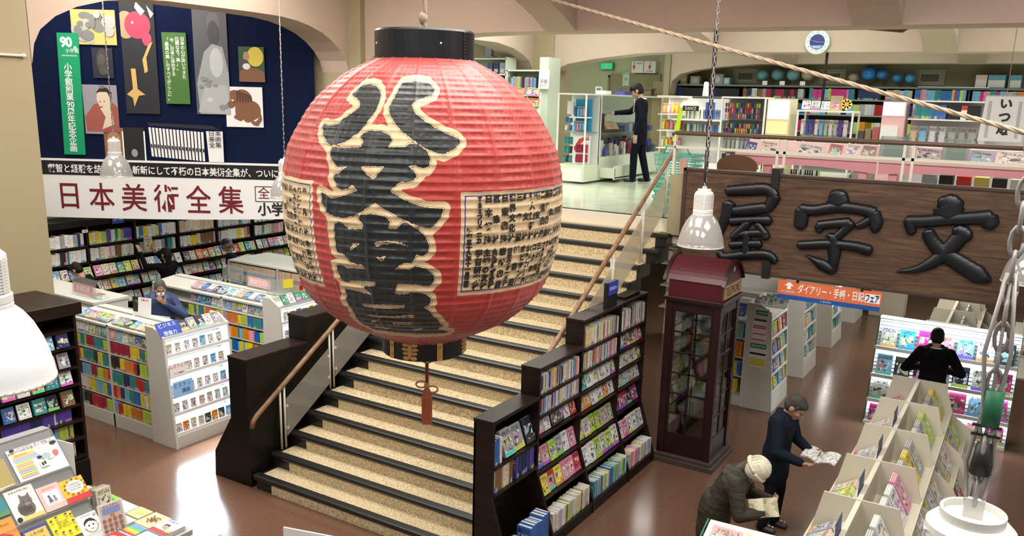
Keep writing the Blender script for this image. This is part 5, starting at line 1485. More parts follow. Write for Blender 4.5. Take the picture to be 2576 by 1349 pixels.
for i in range(5):
    y = 5.99 + i * .94
    # right upper tier: stacks of face-out magazines leaning back
    for tier, (xb, z, nst) in enumerate(((-.56, .775, 3), (-.35, .475, 3), (-.2, .165, 3))):
        for s in range(nst):
            cn = pick(mpal) if not (i == 2 and tier == 0 and s == 1) else 'yellow'
            c = jit(PAL[cn])
            for q in range(3):
                lean = .5
                u = Vector((1, 0, 0))
                zu = Vector((-math.sin(lean), 0, math.cos(lean)))
                xo = Vector((math.cos(lean), 0, math.sin(lean)))
                org = Vector((xb - .012 - q * .016, y + .05 + s * .29 + (i % 2) * .02, z + .003 + q * .001))
                place('magazine', BOOK, org, xo * .012, Vector((0, .24, 0)), zu * .3, c, '%s magazine, %s from the front, %s copy, %s tier of the %s bin' % (cn, ORD[s], ('front', 'middle', 'rear')[q], ('upper', 'middle', 'bottom')[tier], bn_[i]), 'magazine', gM)
    # left bins: small books lying on the sloping floor
    for s in range(5):
        cn = pick([('silver', 3), ('white', 2), ('grey', 3), ('beige', 2), ('lime', 1), ('pink', 1)])
        sl = Vector((.325, 0, .2)).normalized()
        nn = Vector((-.2, 0, .325)).normalized()
        for q in range(2):
            org = Vector((-1.2, y + .05 + s * .175, .7385)) + nn * (.004 + q * .021)
            place('booklet', BOOK, org, nn * .018, Vector((0, .155, 0)), sl * .22, jit(PAL[cn]), '%s %s booklet, %s from the front, left side of the %s cream bin' % (cn, ('lower', 'upper')[q], ORD[s], bn_[i]), 'booklet', gM)
bin_rack('second cream bin rack farther up the right side under the board', 13.0, 4, .98, key='far')
for i in range(4):
    for s in range(3):
        cn = pick(mpal)
        lean = .5
        zu, xo = Vector((-math.sin(lean), 0, math.cos(lean))), Vector((math.cos(lean), 0, math.sin(lean)))
        place('magazine', BOOK, Vector((-.58, 13.04 + i * .98 + s * .3, .778)), xo * .03, Vector((0, .25, 0)), zu * .3, jit(PAL[cn]), '%s magazine, %s from the front, %s bin of the farther cream rack' % (cn, ORD[s], ORD[i]), 'magazine', 'magazines in the farther cream rack')
bin_side = T('magazine_rack', 'cream magazine shelves at the far right edge behind the chain', 'rack', (.35, 14, 0))
B().box(.3, .34, 12.9, 16.5, 0, 1.35).box(.0, .3, 12.9, 16.5, .7, .72).box(.1, .3, 12.9, 16.5, 1.0, 1.02).build('frame', m_binc, bin_side)
for s in range(8):
    cn = pick(mpal + [('orange', 2), ('blue', 1)])
    lean = .35
    zu, xo = Vector((math.sin(lean), 0, math.cos(lean))), Vector((-math.cos(lean), 0, math.sin(lean)))
    place('magazine', BOOK, Vector((.13, 13.2 + s * .38, 1.025)), xo * .02, Vector((0, -.25, 0)), zu * .28, jit(PAL[cn]), '%s magazine, %s from the front, shelves at the far right edge' % (cn, ORD[s]), 'magazine', 'magazines on the far right shelves')

# ---------------------------------------------------------------- foreground rack top at the bottom edge
fr = T('magazine_rack', 'white rack top with pink magazine at the bottom edge before the crouching woman', 'rack', (-1.4, 5.95, 0))
B().prism([(-1.84, 5.7, .82), (-1.3, 5.73, .82), (-1.3, 6.13, 1.0), (-1.84, 6.1, 1.0)], (0, .006, -.02)).build('sloping_back', m_whites, fr)
B().box(-1.84, -1.3, 5.78, 6.08, 0, .79).build('body', m_whites, fr)
wire = B()
for k in range(5):
    wire.tube([(-1.86, 5.7 + k * .1, .55), (-1.86, 5.7 + k * .1, .82 + k * .045)], .005, 6)
wire.tube([(-1.86, 5.7, .82), (-1.86, 6.1, 1.0)], .006, 6).tube([(-1.86, 5.7, .7), (-1.86, 6.1, .8)], .005, 6)
wire.build('wire_end', C(.05, .2, .14), fr)
up_s = Vector((0, .4, .18)).normalized()
nf = Vector((0, -.18, .4)).normalized()
for i, (x, cn, c, tx, mt_) in enumerate(((-1.79, 'pink', (.75, .3, .33), 'EASE', m_red), (-1.53, 'yellow', (.7, .62, .15), 'Hanako', m_paper))):
    o = place('magazine', BOOK, Vector((x, 5.76, .858)) + nf * .004, nf * .01, Vector((.235, .012, 0)), up_s * .31, c, '%s magazine lying on the white rack top at the bottom edge' % cn, 'magazine', 'magazines on the bottom-edge rack')
    mag_title(o, tx, mt_, v=.84, h=.16)
# ---------------------------------------------------------------- upper floor: stationery hall
B().box(-13.75, -9.3, 13.6, 23, 2.5, 2.804).build('floor_upper_left', m_ufloor, **S_)
def unit_box(mats=None):
    o = B().box(0, 1, 0, 1, 0, 1).build('proto', m_obj)
    me = o.data
    bpy.data.objects.remove(o)
    return me
m_obj, _nt, _N, _L, _b = nodes('plain_coloured_card')
_oi = _N.new('ShaderNodeObjectInfo')
_L.new(_oi.outputs['Color'], _b.inputs['Base Color'])
_b.inputs['Roughness'].default_value = .4
def _pack():
    b = B().box(0, 1, .75, 1, 0, 1, 1)
    b.prism([(.15, .75, .08), (.85, .75, .08), (.85, .75, .72), (.15, .75, .72)], (0, -.6, 0), 0)
    o = b.build('proto', [m_obj, m_cover])
    me = o.data
    bpy.data.objects.remove(o)
    return me
PACK = _pack()
def _pen():
    b = B().tube([(.5, .5, 0), (.5, .5, .78), (.5, .5, .8), (.5, .5, 1)], [.3, .5, .42, .42], 6)
    o = b.build('proto', m_obj)
    me = o.data
    bpy.data.objects.remove(o)
    return me
PEN = _pen()
def grid(name, me, noun, where, group, x0, x1, y, zs, n, w, h, d, pal, cat, gapx=None):
    """rows of small goods facing the camera, one object each"""
    for r, z in enumerate(zs):
        for i in range(n):
            cn = pick(pal)
            x = x0 + (x1 - x0 - w) * i / max(1, n - 1)
            place(name, me, Vector((x, y, z)), Vector((w, 0, 0)), Vector((0, d, 0)), Vector((0, 0, h)), jit(PAL[cn]), '%s %s, %s from the left, %s row %s' % (cn, noun, ordinal(i + 1), ORD[r], where), cat, group)

# back wall: vents, shelf with globes, binders
for i, x in enumerate((-6.685, -4.58, -2.445)):
    v = T('air_vent', 'louvred air vent on the back wall, %s of three' % ('leftmost', 'middle', 'rightmost')[i], 'vent', (x, 21.88, 4.75), 'air vents on the back wall')
    B().box(x - .31, x + .31, 21.87, 21.9, 4.75, 5.11).build('mount_panel', M('grey_green_panel', (.4, .4, .28), .6), v)
    B().box(x - .21, x + .21, 21.86, 21.872, 4.815, 5.025).build('frame', C(.62, .66, .5), v)
    b = B().box(x - .19, x + .19, 21.855, 21.861, 4.835, 5.005, 0)
    for k in range(16):
        b.box(x - .185 + k * .0245, x - .175 + k * .0245, 21.85, 21.856, 4.835, 5.005, 1)
    b.build('grille', [m_black, C(.4, .42, .36)], v)
us = T('wall_shelf', 'long dark shelving along the back wall carrying globes and binders', 'shelf', (-5, 21.6, 2.8))
B().box(-8.3, 1, 21.35, 21.85, 4.66, 4.7).build('top_shelf', C(.16, .17, .16), us)
B().box(-8.3, 1, 21.3, 21.85, 4.37, 4.4).box(-8.3, 1, 21.3, 21.85, 4.02, 4.05).box(-8.3, 1, 21.3, 21.85, 3.62, 3.65).build('lower_shelf', C(.3, .32, .3), us)
B().box(-8.3, 1, 21.85, 21.88, 2.804, 4.66).build('back', C(.07, .07, .065), us)
for x in (-8.3, -6.6, -5.0, -3.3, -1.6, .1):
    B().box(x, x + .03, 21.56, 21.85, 2.804, 4.66).build('upright', C(.3, .32, .3), us)
B().box(-2.6, -1.2, 21.3, 21.34, 4.7, 4.715).build('shelf_light', C(.7, .75, .7), us)
gpal = [('navy', 4), ('black', 4), ('crimson', 3), ('brown', 2), ('grey', 3), ('silver', 2)]
cpal = [('sky-blue', 3), ('blue', 2), ('lime', 2), ('pink', 2), ('magenta', 2), ('teal', 2), ('beige', 1), ('orange', 1)]
stU = []
for (x0, x1, z, pal, ind, h) in ((-8.25, -6.65, 4.4, [('black', 5), ('navy', 1)], 0, .21), (-6.55, -5.05, 4.4, gpal, 1, .22), (-4.95, -3.9, 4.4, cpal, 1, .24), (-3.85, -3.3, 4.4, [('navy', 5)], 1, .24), (-3.25, -2.7, 4.4, [('beige', 3), ('sky-blue', 2), ('silver', 1)], 1, .23), (-2.65, -1.62, 4.4, cpal, 1, .25), (-1.5, -.5, 4.4, cpal, 1, .24), (-8.25, 0, 4.05, gpal + cpal, 0, .25), (-8.25, 0, 3.65, gpal + cpal, 0, .25)):
    spines('binder', 'binder', 'back wall shelf below the globes, part %s' % ORD[int((x0 + 8.3) / 1.05)], 'binders on the back wall shelf', (x0, 21.33, z), (1, 0, 0), (0, -1, 0), x1 - x0, h, .2, pal, th=(.035, .075), run=3, hv=.08, stuff=None if ind else stU)
stuff_rows('binder_rows', stU, 'dark rows of binders filling the back wall shelves', 'binders')
m_globe = [M('globe_%d' % i, c, .25, var=.5, scale=9) for i, c in enumerate(((.12, .32, .36), (.13, .3, .33), (.15, .33, .36), (.42, .36, .25), (.35, .33, .26), (.03, .2, .62), (.03, .2, .5), (.03, .2, .5), (.05, .3, .6)))]
for i, (x, z, r) in enumerate(((-6.17, 4.95, .145), (-5.8, 4.96, .15), (-5.43, 4.96, .155), (-5.08, 4.97, .155), (-4.04, 4.9, .11), (-3.71, 5.0, .165), (-3.42, 4.98, .125), (-3.09, 4.9, .11), (-2.82, 4.89, .11))):
    z = max(z, 4.7 + r + .06)
    g = T('globe', 'desk globe on the back wall shelf, %s from the left' % ORD[i], 'globe', (x, 21.58, 4.7), 'globes on the back wall shelf')
    B().sph((x, 21.58, z), r, 20, 14).build('ball', m_globe[i], g, smooth=True)
    B().lathe([(.0, 4.7), (.08, 4.7), (.07, 4.72), (.015, 4.735), (.012, z - r), (0, z - r)], (x, 21.58, 0), 16).build('stand', C(.1, .08, .06), g, smooth=True)
    B().tube([(x + (r + .012) * math.sin(a), 21.58, z + (r + .012) * math.cos(a)) for a in np.linspace(-.3, PI + .1, 14)], .007, 6).build('meridian_arm', C(.15, .13, .1), g, smooth=True)
for i, x in enumerate((-6.1, -5.68, -5.2)):
    tag(B().box(x, x + .12, 21.37, 21.38, 4.702, 4.8).build('price_card', m_paper), 'small white price card below the globes, %s from the left' % ORD[i], 'card', 'price cards below the globes')
for lab, x0, x1, z1, c in (('boxed ring-dial clock kit at the left end', -8.25, -8.08, 4.94, (.45, .36, .15)), ('pale boxed set right of the clock kit', -7.98, -7.74, 4.9, (.42, .42, .32)), ('clear grey tray stack behind the blue box', -7.45, -7.12, 4.96, (.3, .33, .36)), ('white and blue box near the first vent', -7.1, -6.95, 4.87, (.25, .5, .65))):
    b = B().box(x0, x1, 21.45, 21.7, 4.702, z1, 0)
    b.disc(((x0 + x1) / 2, 21.449, 4.702 + (z1 - 4.702) * .5), min(x1 - x0, z1 - 4.702) * .36, (0, -1, 0), .004, 20, 1)
    tag(b.build('box', [C(*c), C(.55, .57, .6)]), lab + ' of the back wall shelf', 'box')
for i, (x0, x1, c) in enumerate(((-1.49, -1.27, (.6, .45, .42)), (-1.25, -.92, (.1, .3, .45)), (-.84, -.62, (.1, .3, .42)))):
    g = T('gift_bag', 'stacked gift packs with handle on the shelf at the right end, %s of three' % ('left', 'middle', 'right')[i], 'bag', ((x0 + x1) / 2, 21.55, 4.7), 'gift packs on the back wall shelf')
    B().box(x0, x1, 21.45, 21.7, 4.702, 4.98).build('pack', C(*c), g)
    B().box(x0 + .01, x1 - .01, 21.444, 21.45, 4.72, 4.87).build('printed_panel', C(.62, .58, .55), g)
    B().tube([((x0 + x1) / 2 + .05 * math.cos(a), 21.57, 4.98 + .06 * math.sin(a)) for a in np.linspace(0, PI, 9)], .006, 6).build('handle', C(.3, .15, .12), g)
# wall clock on the second beam
ck = T('wall_clock', 'round white wall clock with navy centre on the second beam', 'clock', (-3.56, 15.58, 5.1))
cx_, cz_, yk = -3.56, 5.295, 15.52
B().disc((cx_, 15.598, cz_), .205, (0, -1, 0), .06, 40).build('rim', C(.45, .62, .55), ck)
B().disc((cx_, yk + .017, cz_), .192, (0, -1, 0), .002, 40).build('dial', C(.66, .76, .7), ck)
B().disc((cx_, yk + .013, cz_), .125, (0, -1, 0), .003, 40).build('centre_picture', C(.02, .03, .2), ck)
B().prism([(cx_ - .1, yk + .009, cz_ - .06), (cx_ + .1, yk + .009, cz_ - .06), (cx_ + .05, yk + .009, cz_ - .11), (cx_ - .05, yk + .009, cz_ - .11)], (0, -.001, 0)).build('picture_foot', C(.3, .45, .65), ck)
for h in range(12):
    a = 2 * PI * h / 12
    text(str(h or 12), .04, C(.1, .14, .3), ck, (cx_ + .158 * math.sin(a), yk + .012, cz_ + .158 * math.cos(a)), name='numeral')
for a, L_, w in ((math.radians(285), .15, .012), (math.radians(92), .12, .014)):
    d = Vector((math.sin(a), 0, math.cos(a)))
    B().bar(Vector((cx_, yk + .006, cz_)) - d * .02, Vector((cx_, yk + .006, cz_)) + d * L_, w, .003).build('hand', m_paper, ck)
tag(B().tube([(-2.05, 10.8, 5.12), (-1.55, 10.8, 5.07), (-1.5, 10.79, 5.1), (-1.5, 10.76, 5.14)], .018, 8).build('pipe', C(.2, .1, .06), smooth=True), 'short brown pipe fixed behind the front beam above the clock', 'pipe')

# passage, signs and doors at the back
es = T('exit_sign', 'green emergency exit sign over the dark passage', 'sign', (-11.2, 22.3, 5.1))
B().box(-11.0, -10.62, 22.36, 22.5, 5.09, 5.27).build('housing', C(.1, .3, .15), es)
B().box(-10.985, -10.635, 22.355, 22.36, 5.1, 5.26).build('lit_face', M('exit_green', (.02, .5, .2), .5, emit=.9, ecol=(.03, .6, .25), var=0), es)
B().box(-10.83, -10.79, 22.35, 22.355, 5.1, 5.26).build('running_mark', m_paper, es)
for x0, s_, c in ((-10.01, '女性専用お手洗い', 'left'), (-9.645, 'お手洗', 'right')):
    sg = T('restroom_sign', 'white restroom sign with red figure, %s of the pair' % c, 'sign', (x0 + .17, 22.3, 5.0))
    B().box(x0, x0 + .34, 22.3, 22.5, 5.0, 5.31).build('panel', m_paper, sg)
    fx_ = x0 + (.07 if c == 'left' else .17)
    B().prism([(fx_, 22.298, 5.24), (fx_ + .05, 22.298, 5.14), (fx_ + .015, 22.298, 5.14), (fx_ + .015, 22.298, 5.08), (fx_ - .015, 22.298, 5.08), (fx_ - .015, 22.298, 5.14), (fx_ - .05, 22.298, 5.14)], (0, .002, 0)).disc((fx_, 22.3, 5.262), .018, (0, -1, 0)).build('figure', m_red, sg)
    text(s_, .05, m_txt, sg, (x0 + (.23 if c == 'left' else .17), 22.296, 5.25 if c == 'left' else 5.04), fit=(.18, .035))
p_ = card('poster', 'tall pale green poster on the olive wall left of the man', 'poster', (-10.32, 22.42, 4.65), .2, .36, (1, 0, 0), (0, 0, 1), C(.55, .7, .6), [('ポスター', .04, m_txt, .5, .9), ('●', .12, C(.3, .5, .4), .5, .5)])
B().box(-10.7, -9.2, 22.43, 22.49, 2.804, 4.98).build('wall_panel_olive', M('olive_panel', (.3, .28, .15), .6), **S_)
card('notice', 'red vertical notice on the tan door behind the man', 'notice', (-8.82, 22.398, 4.2), .16, .62, (1, 0, 0), (0, 0, 1), m_red, [('文具売場', .09, m_txtw, .5, .3, dict(vert=True))])
for i, z in enumerate((4.86, 4.7, 4.55, 4.35)):
    card('notice', 'small notice on the tan door, %s from the top' % ORD[i], 'notice', (-9.0, 22.417, z), .13, .1 if i < 3 else .16, (1, 0, 0), (0, 0, 1), (m_paper, m_paper, C(.2, .22, .28), m_paper)[i], [('案内', .04, m_txt if i != 2 else m_txtw, .5, .5)], group='notices on the tan door')
tag(B().box(-9.55, -9.2, 21.9, 22.2, 4.55, 4.58).box(-9.5, -9.25, 21.95, 22.2, 4.4, 4.55).build('wall_ledge', C(.3, .25, .14)), 'small brown ledge box on the wall beside the passage', 'ledge')

# white shelves left of the far pillar
us2 = T('bookcase', 'white upper-floor shelves with coloured files behind the lantern', 'bookcase', (-9.4, 15.1, 2.8))
m_gw = M('green_white_steel', (.66, .72, .6), .45, var=.02)
B().box(-10.5, -9.46, 15.3, 15.33, 2.804, 5.03).box(-9.45, -8.6, 15.3, 15.33, 2.804, 4.8).build('back', m_gw, us2)
for x, zt in ((-10.5, 5.03), (-9.48, 5.03), (-9.45, 4.8)):
    B().box(x, x + .025, 14.95, 15.33, 2.804, zt).build('upright', m_gw, us2)
B().box(-8.62, -8.42, 14.85, 15.33, 2.804, 5.02).build('end_panel', m_gw, us2)
for x0, x1, zs_ in ((-10.5, -9.46, (5.01, 4.7, 4.36, 4.0, 3.6)), (-9.45, -8.6, (4.78, 4.3, 3.92, 3.5, 3.1))):
    for z in zs_:
        B().box(x0, x1, 14.95, 15.33, z - .025, z).build('shelf', m_gw, us2)
spines('file', 'slim file', 'upper row, white shelves behind the lantern', 'files on the white upper shelves', (-9.41, 14.97, 4.3), (1, 0, 0), (0, -1, 0), .78, .36, .25, cpal + gpal, th=(.018, .03), run=2)
spines('file', 'slim file', 'lower row, white shelves behind the lantern', 'files on the white upper shelves', (-9.41, 14.97, 3.92), (1, 0, 0), (0, -1, 0), .78, .3, .25, cpal + [('yellow', 2)], th=(.018, .03), run=2)
spines('file', 'file', 'dark row, left white shelves behind the lantern', 'files on the white upper shelves', (-10.45, 14.97, 4.36), (1, 0, 0), (0, -1, 0), .95, .27, .25, [('navy', 4), ('grey', 2), ('purple', 1)], th=(.03, .05), run=3)
for i, (x, c) in enumerate(((-9.95, (.04, .07, .2)), (-9.8, (.02, .02, .06)), (-9.65, (.25, .27, .34)))):
    b = B().box(x, x + .13, 15.0, 15.1, 4.702, 4.92, 0).box(x + .02, x + .11, 14.997, 15.0, 4.73, 4.8, 1)
    tag(b.build('box', [C(*c), C(.5, .5, .55)]), 'dark boxed gadget on the white shelf top row, %s of three' % ('left', 'middle', 'right')[i], 'box')
tag(B().box(-10.0, -9.86, 15.0, 15.1, 5.05, 5.22).box(-10.05, -9.8, 14.98, 15.12, 5.032, 5.05).build('display_gadget', C(.18, .2, .24)), 'small grey display device standing on top of the white shelves', 'device')
card('poster', 'white poster leaning on the end of the white upper shelves', 'poster', (-8.6, 14.78, 4.42), .27, .37, (.98, -.2, 0), (0, .06, 1), m_paper, [('手帳', .1, C(.3, .12, .1), .5, .35), ('ダイアリー', .04, m_txt, .5, .15)])
rk = T('card_rack', 'white wire spinner of coloured greeting cards beside the lantern', 'rack', (-8.7, 14.3, 2.8))
b = B()
for x in (-8.95, -8.62, -8.32):
    b.tube([(x, 14.4, 2.81), (x, 14.4, 4.35)], .01, 6)
b.build('frame', m_whites, rk)
kk_ = 0
for xx in (-8.93, -8.6):
    for z in np.arange(2.95, 4.3, .19):
        cn = ('orange', 'beige', 'lime', 'yellow', 'beige', 'cream', 'white')[kk_ % 7]
        kk_ += 1
        place('greeting_card', BOOK, Vector((xx, 14.36, z)), Vector((0, -.02, .004)), Vector((.26, 0, 0)), Vector((0, .05, .15)), PAL[cn], '%s greeting card, %s pocket up, %s column of the wire spinner' % (cn, ORD[int((z - 2.95) / .19 + .5)], 'left' if xx < -8.8 else 'right'), 'card', 'cards on the wire spinner')

# glass showcases
m_ctr = M('pale_counter', (.7, .75, .62), .4, var=.02)
def showcase(lab, x0, x1, y0, y1, z0=2.805, zb=3.2, zt=4.31, shelves=(3.7,), open_side=None):
    t = T('showcase', lab, 'display case', ((x0 + x1) / 2, (y0 + y1) / 2, z0))
    B().box(x0, x1, y0, y1, z0 + .03, zb).build('base_cabinet', m_ctr, t)
    for x in (x0, x1 - .025):
        for y in (y0, y1 - .025):
            B().box(x, x + .025, y, y + .025, zb, zt).build('corner_post', m_whites, t)
    B().box(x0, x1, y0, y1, zt, zt + .025).build('top', m_whites, t)
    for z in shelves:
        B().box(x0 + .02, x1 - .02, y0 + .03, y1 - .03, z - .012, z).build('glass_shelf', clear_shelf, t)
    return t
clear_shelf = clear_mat('shelf_glass', (.75, .85, .82), .15, .15)
s1 = showcase('white end showcase with blue brush packs and red batteries beside the stairs top', -7.28, -6.72, 13.2, 13.75, zb=3.12, shelves=(3.68,))
B().box(-7.28, -6.72, 13.72, 13.75, 3.12, 4.31).build('back_board', m_whites, s1)
B().box(-7.2, -6.76, 13.19, 13.2, 2.84, 3.06).build('drawer_front', m_whites, s1)
db = T('display_board', 'bright blue electric toothbrush display in the end showcase', 'display', (-6.93, 13.3, 3.69))
B().box(-7.08, -6.76, 13.5, 13.52, 3.69, 4.24).build('backing', C(.03, .28, .55), db)
B().box(-7.1, -6.76, 13.3, 13.5, 3.92, 3.94).build('ledge', m_paper, db)
grid('blister_pack', PACK, 'brush pack', 'on the blue toothbrush display', 'toothbrush packs', -7.07, -6.84, 13.4, (3.70, 3.945), 4, .055, .17, .04, [('sky-blue', 4), ('blue', 1), ('pink', 1)], 'pack')
tag(B().box(-7.22, -7.1, 13.45, 13.5, 3.98, 4.2).build('tool_card', m_paper), 'white card with a black cutter in the end showcase', 'card')
grid('blister_pack', PACK, 'stapler pack', 'at the left of the end showcase', 'stapler packs', -7.24, -7.1, 13.4, (3.7, 3.84), 2, .06, .09, .04, [('white', 2), ('blue', 2)], 'pack')
bt = T('display_board', 'white and red battery display with a lime spot in the end showcase', 'display', (-6.9, 13.3, 3.15))
B().box(-7.06, -6.74, 13.42, 13.45, 3.14, 3.62).build('backing', m_paper, bt)
B().prism([(-7.05, 13.418, 3.4), (-6.95, 13.418, 3.56), (-6.85, 13.418, 3.6), (-6.75, 13.418, 3.61), (-6.75, 13.418, 3.55), (-6.86, 13.418, 3.53), (-6.95, 13.418, 3.45), (-7.02, 13.418, 3.34)], (0, .001, 0)).build('red_swoosh', m_red, bt)
B().disc((-6.95, 13.416, 3.42), .055, (0, -1, 0), .002).build('lime_spot', C(.5, .75, .05), bt)
text('ALKALI', .05, m_txtw, bt, (-6.8, 13.414, 3.585), fit=(.09, .03))
grid('battery_pack', PACK, 'battery pack', 'on the battery display', 'battery packs', -6.99, -6.76, 13.36, (3.16, 3.33), 5, .042, .14, .04, [('crimson', 3), ('brown', 1)], 'pack')
grid('blister_pack', PACK, 'small pack', 'left of the battery display', 'small packs beside the batteries', -7.25, -7.08, 13.4, (3.14, 3.3, 3.46), 3, .05, .13, .04, [('black', 3), ('teal', 2), ('orange', 1), ('grey', 1)], 'pack')
s2 = showcase('long glass showcase of pens where the suited man reaches in', -7.3, -6.72, 13.78, 16.6, zb=3.24, shelves=(3.66,))
B().box(-7.3, -7.27, 13.78, 16.6, 3.24, 4.31).build('back_board', m_ctr, s2)
for y0, y1 in ((14.75, 15.65), (15.68, 16.55)):
    B().box(-6.72, -6.705, y0, y1, 2.86, 3.2).build('drawer_front', m_ctr, s2)
dr = T('drawer', 'open pale drawer on castors pulled out below the pen showcase', 'drawer', (-6.5, 14.2, 2.86))
B().box(-6.71, -6.42, 13.82, 13.84, 2.9, 3.06).box(-6.71, -6.42, 14.68, 14.7, 2.9, 3.06).box(-6.71, -6.42, 13.82, 14.7, 2.88, 2.9).box(-6.44, -6.42, 13.8, 14.72, 2.86, 3.1).build('box', m_ctr, dr)
for y in (13.88, 14.64):
    B().disc((-6.47, y, 2.83), .025, (0, 1, 0), .02, 14).build('castor', m_blackp, dr)
stP = B()
for i in range(150):
    y, x, z = rng.uniform(13.85, 16.5), rng.uniform(-7.2, -6.78), 3.242
    h = rng.uniform(.06, .32)
    stP.box(x, x + rng.uniform(.02, .06), y, y + rng.uniform(.03, .12), z, z + h, rng.randrange(8))
tag(stP.build('pen_goods', [C(.12, .13, .15), C(.3, .32, .35), C(.4, .05, .08), C(.05, .09, .3), C(.6, .6, .58), C(.1, .2, .2), C(.02, .02, .03), C(.55, .35, .4)], kind='stuff'), 'crowded pens and pencil goods at the bottom of the long showcase', 'stationery')
for k in range(8):
    tag(B().box(-7.15, -6.85, 14.9 + k * .2, 15.05 + k * .2, 3.662, 3.72 + .05 * (k % 3)).build('pen_case', (C(.04, .05, .14), C(.1, .12, .3), C(.3, .33, .36))[k % 3]), 'dark pen case on the glass shelf, %s beyond the suited man' % ORD[k], 'pen case', 'pen cases on the glass shelf')
gf = T('gift_stand', 'dark wooden pen presentation stand under the suited man\'s hand', 'stand', (-6.95, 14.0, 3.66))
B().box(-7.15, -6.76, 13.82, 14.75, 3.662, 3.72).build('base', C(.06, .035, .025), gf)
B().box(-7.1, -6.85, 13.86, 14.2, 3.72, 4.0).build('box', C(.045, .03, .03), gf)
B().prism([(-6.95, 14.2, 3.72), (-6.78, 14.2, 3.72), (-6.88, 14.2, 3.86), (-6.98, 14.2, 3.86)], (0, .5, 0)).build('tray', C(.55, .38, .2), gf)
B().box(-6.9, -6.82, 14.25, 14.6, 3.79, 3.81).build('pens', C(.5, .5, .52), gf)
for x, y, w, lab, c in ((-6.95, 14.2, .22, 'white wire note rack on top of the long showcase', m_whites), (-6.95, 15.0, .3, 'blue tray of pens on top of the long showcase', C(.05, .06, .3))):
    tag(B().box(x - .1, x + .1, y, y + w, 4.338, 4.4).tube([(x - .1, y, 4.34), (x - .1, y, 4.46), (x - .1, y + w, 4.46), (x - .1, y + w, 4.34)], .008, 6).build('desk_rack', c), lab, 'rack')
# row of cases beyond the mezzanine rail
warm = T('showcase', 'warm-lit showcase of pink sweets-coloured goods beside the basket stack', 'display case', (-5.2, 13.4, 2.8))
B().box(-5.45, -5.05, 13.7, 13.73, 2.81, 4.3).box(-5.45, -5.05, 13.2, 13.73, 2.81, 2.95).box(-5.45, -5.05, 13.2, 13.73, 4.3, 4.33).build('cabinet', m_whites, warm)
for z in (3.2, 3.5, 3.78, 4.04):
    B().box(-5.44, -5.06, 13.25, 13.7, z - .012, z).build('shelf', m_whites, warm)
area(-5.25, 13.3, 4.28, .3, .1, 6, (1, .8, .55))
grid('trinket', PACK, 'trinket pack', 'of the warm-lit showcase', 'trinkets in the warm showcase', -5.43, -5.08, 13.4, (3.21, 3.51, 3.79, 4.05), 5, .06, .16, .06, [('pink', 4), ('cream', 2), ('orange', 2), ('yellow', 2), ('white', 1)], 'pack')
pr_ = T('pen_display', 'lime and black pen display rack behind the green baskets', 'rack', (-4.85, 13.2, 3.0))
B().box(-5.15, -4.36, 13.55, 13.58, 2.81, 4.3).box(-5.15, -4.36, 13.15, 13.55, 3.72, 3.74).box(-5.15, -4.36, 13.15, 13.55, 3.95, 3.97).box(-5.15, -4.36, 13.15, 13.58, 2.81, 3.3).build('shelving', m_whites, pr_)
B().prism([(-5.12, 13.14, 3.62), (-5.04, 13.14, 3.62), (-4.98, 13.14, 4.15), (-5.03, 13.14, 4.16)], (0, .04, 0)).build('lime_upright', C(.55, .8, .02), pr_)
B().box(-4.98, -4.72, 13.14, 13.16, 4.1, 4.18).build('black_header', m_blackp, pr_)
text('DANCE', .06, m_txtw, pr_, (-4.85, 13.138, 4.14), fit=(.18, .05))
grid('pen', PEN, 'pen', 'of the lime pen rack', 'pens in the lime rack', -4.96, -4.7, 13.2, (3.745, 3.975), 12, .018, .15, .018, [('black', 3), ('lime', 3), ('blue', 1), ('white', 1)], 'pen')
grid('pen', PEN, 'ballpoint', 'of the blue pen rack', 'pens in the blue rack', -4.66, -4.38, 13.2, (3.745, 3.975), 14, .017, .15, .017, [('blue', 4), ('navy', 3), ('white', 1)], 'pen')
tag(B().box(-4.66, -4.54, 13.3, 13.4, 3.98, 4.24).build('pen_box', C(.05, .12, .5)), 'blue boxed display with white 2 on the pen rack', 'box')
mk2 = showcase('clear marker showcase with bright highlighter rows behind the handrail', -4.36, -3.67, 13.15, 13.6, zb=3.25, shelves=(3.5, 3.78, 4.0))
B().box(-4.35, -3.68, 13.57, 13.6, 3.25, 4.3).build('back_board', C(.2, .22, .24), mk2)
grid('marker', PEN, 'marker', 'of the marker showcase', 'markers in the showcase', -4.33, -3.78, 13.25, (3.785, 3.86, 4.005, 4.09, 4.17), 16, .03, .07, .03, [('pink', 2), ('orange', 2), ('lime', 2), ('red', 2), ('blue', 2), ('magenta', 1), ('green', 1), ('black', 2), ('yellow', 1), ('navy', 2)], 'marker')
grid('blister_pack', PACK, 'refill pack', 'low in the marker showcase', 'refill packs', -4.33, -3.72, 13.25, (3.26, 3.52), 9, .06, .2, .04, [('grey', 3), ('silver', 2), ('crimson', 1), ('black', 2)], 'pack')
wc = T('cabinet', 'bright lit pale wooden cabinet beyond the handrail', 'cabinet', (-3.5, 13.4, 2.8))
B().box(-3.66, -3.31, 13.2, 13.6, 2.81, 4.32).build('carcass', M('lit_birch', (.82, .72, .5), .5), wc)
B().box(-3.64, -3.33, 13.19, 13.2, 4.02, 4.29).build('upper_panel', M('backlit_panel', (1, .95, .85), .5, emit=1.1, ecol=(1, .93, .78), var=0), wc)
B().box(-3.64, -3.33, 13.17, 13.2, 3.8, 3.98).build('drawer', M('glowing_amber', (.9, .7, .35), .5, emit=.55, ecol=(1, .75, .38), var=.1), wc)  # drawer front glows amber by its own emission
gg = showcase('glass showcase of pale blue and lilac bottle sets in mid hall', -3.2, -2.4, 13.15, 13.65, zb=3.25, zt=4.14, shelves=(3.78,))
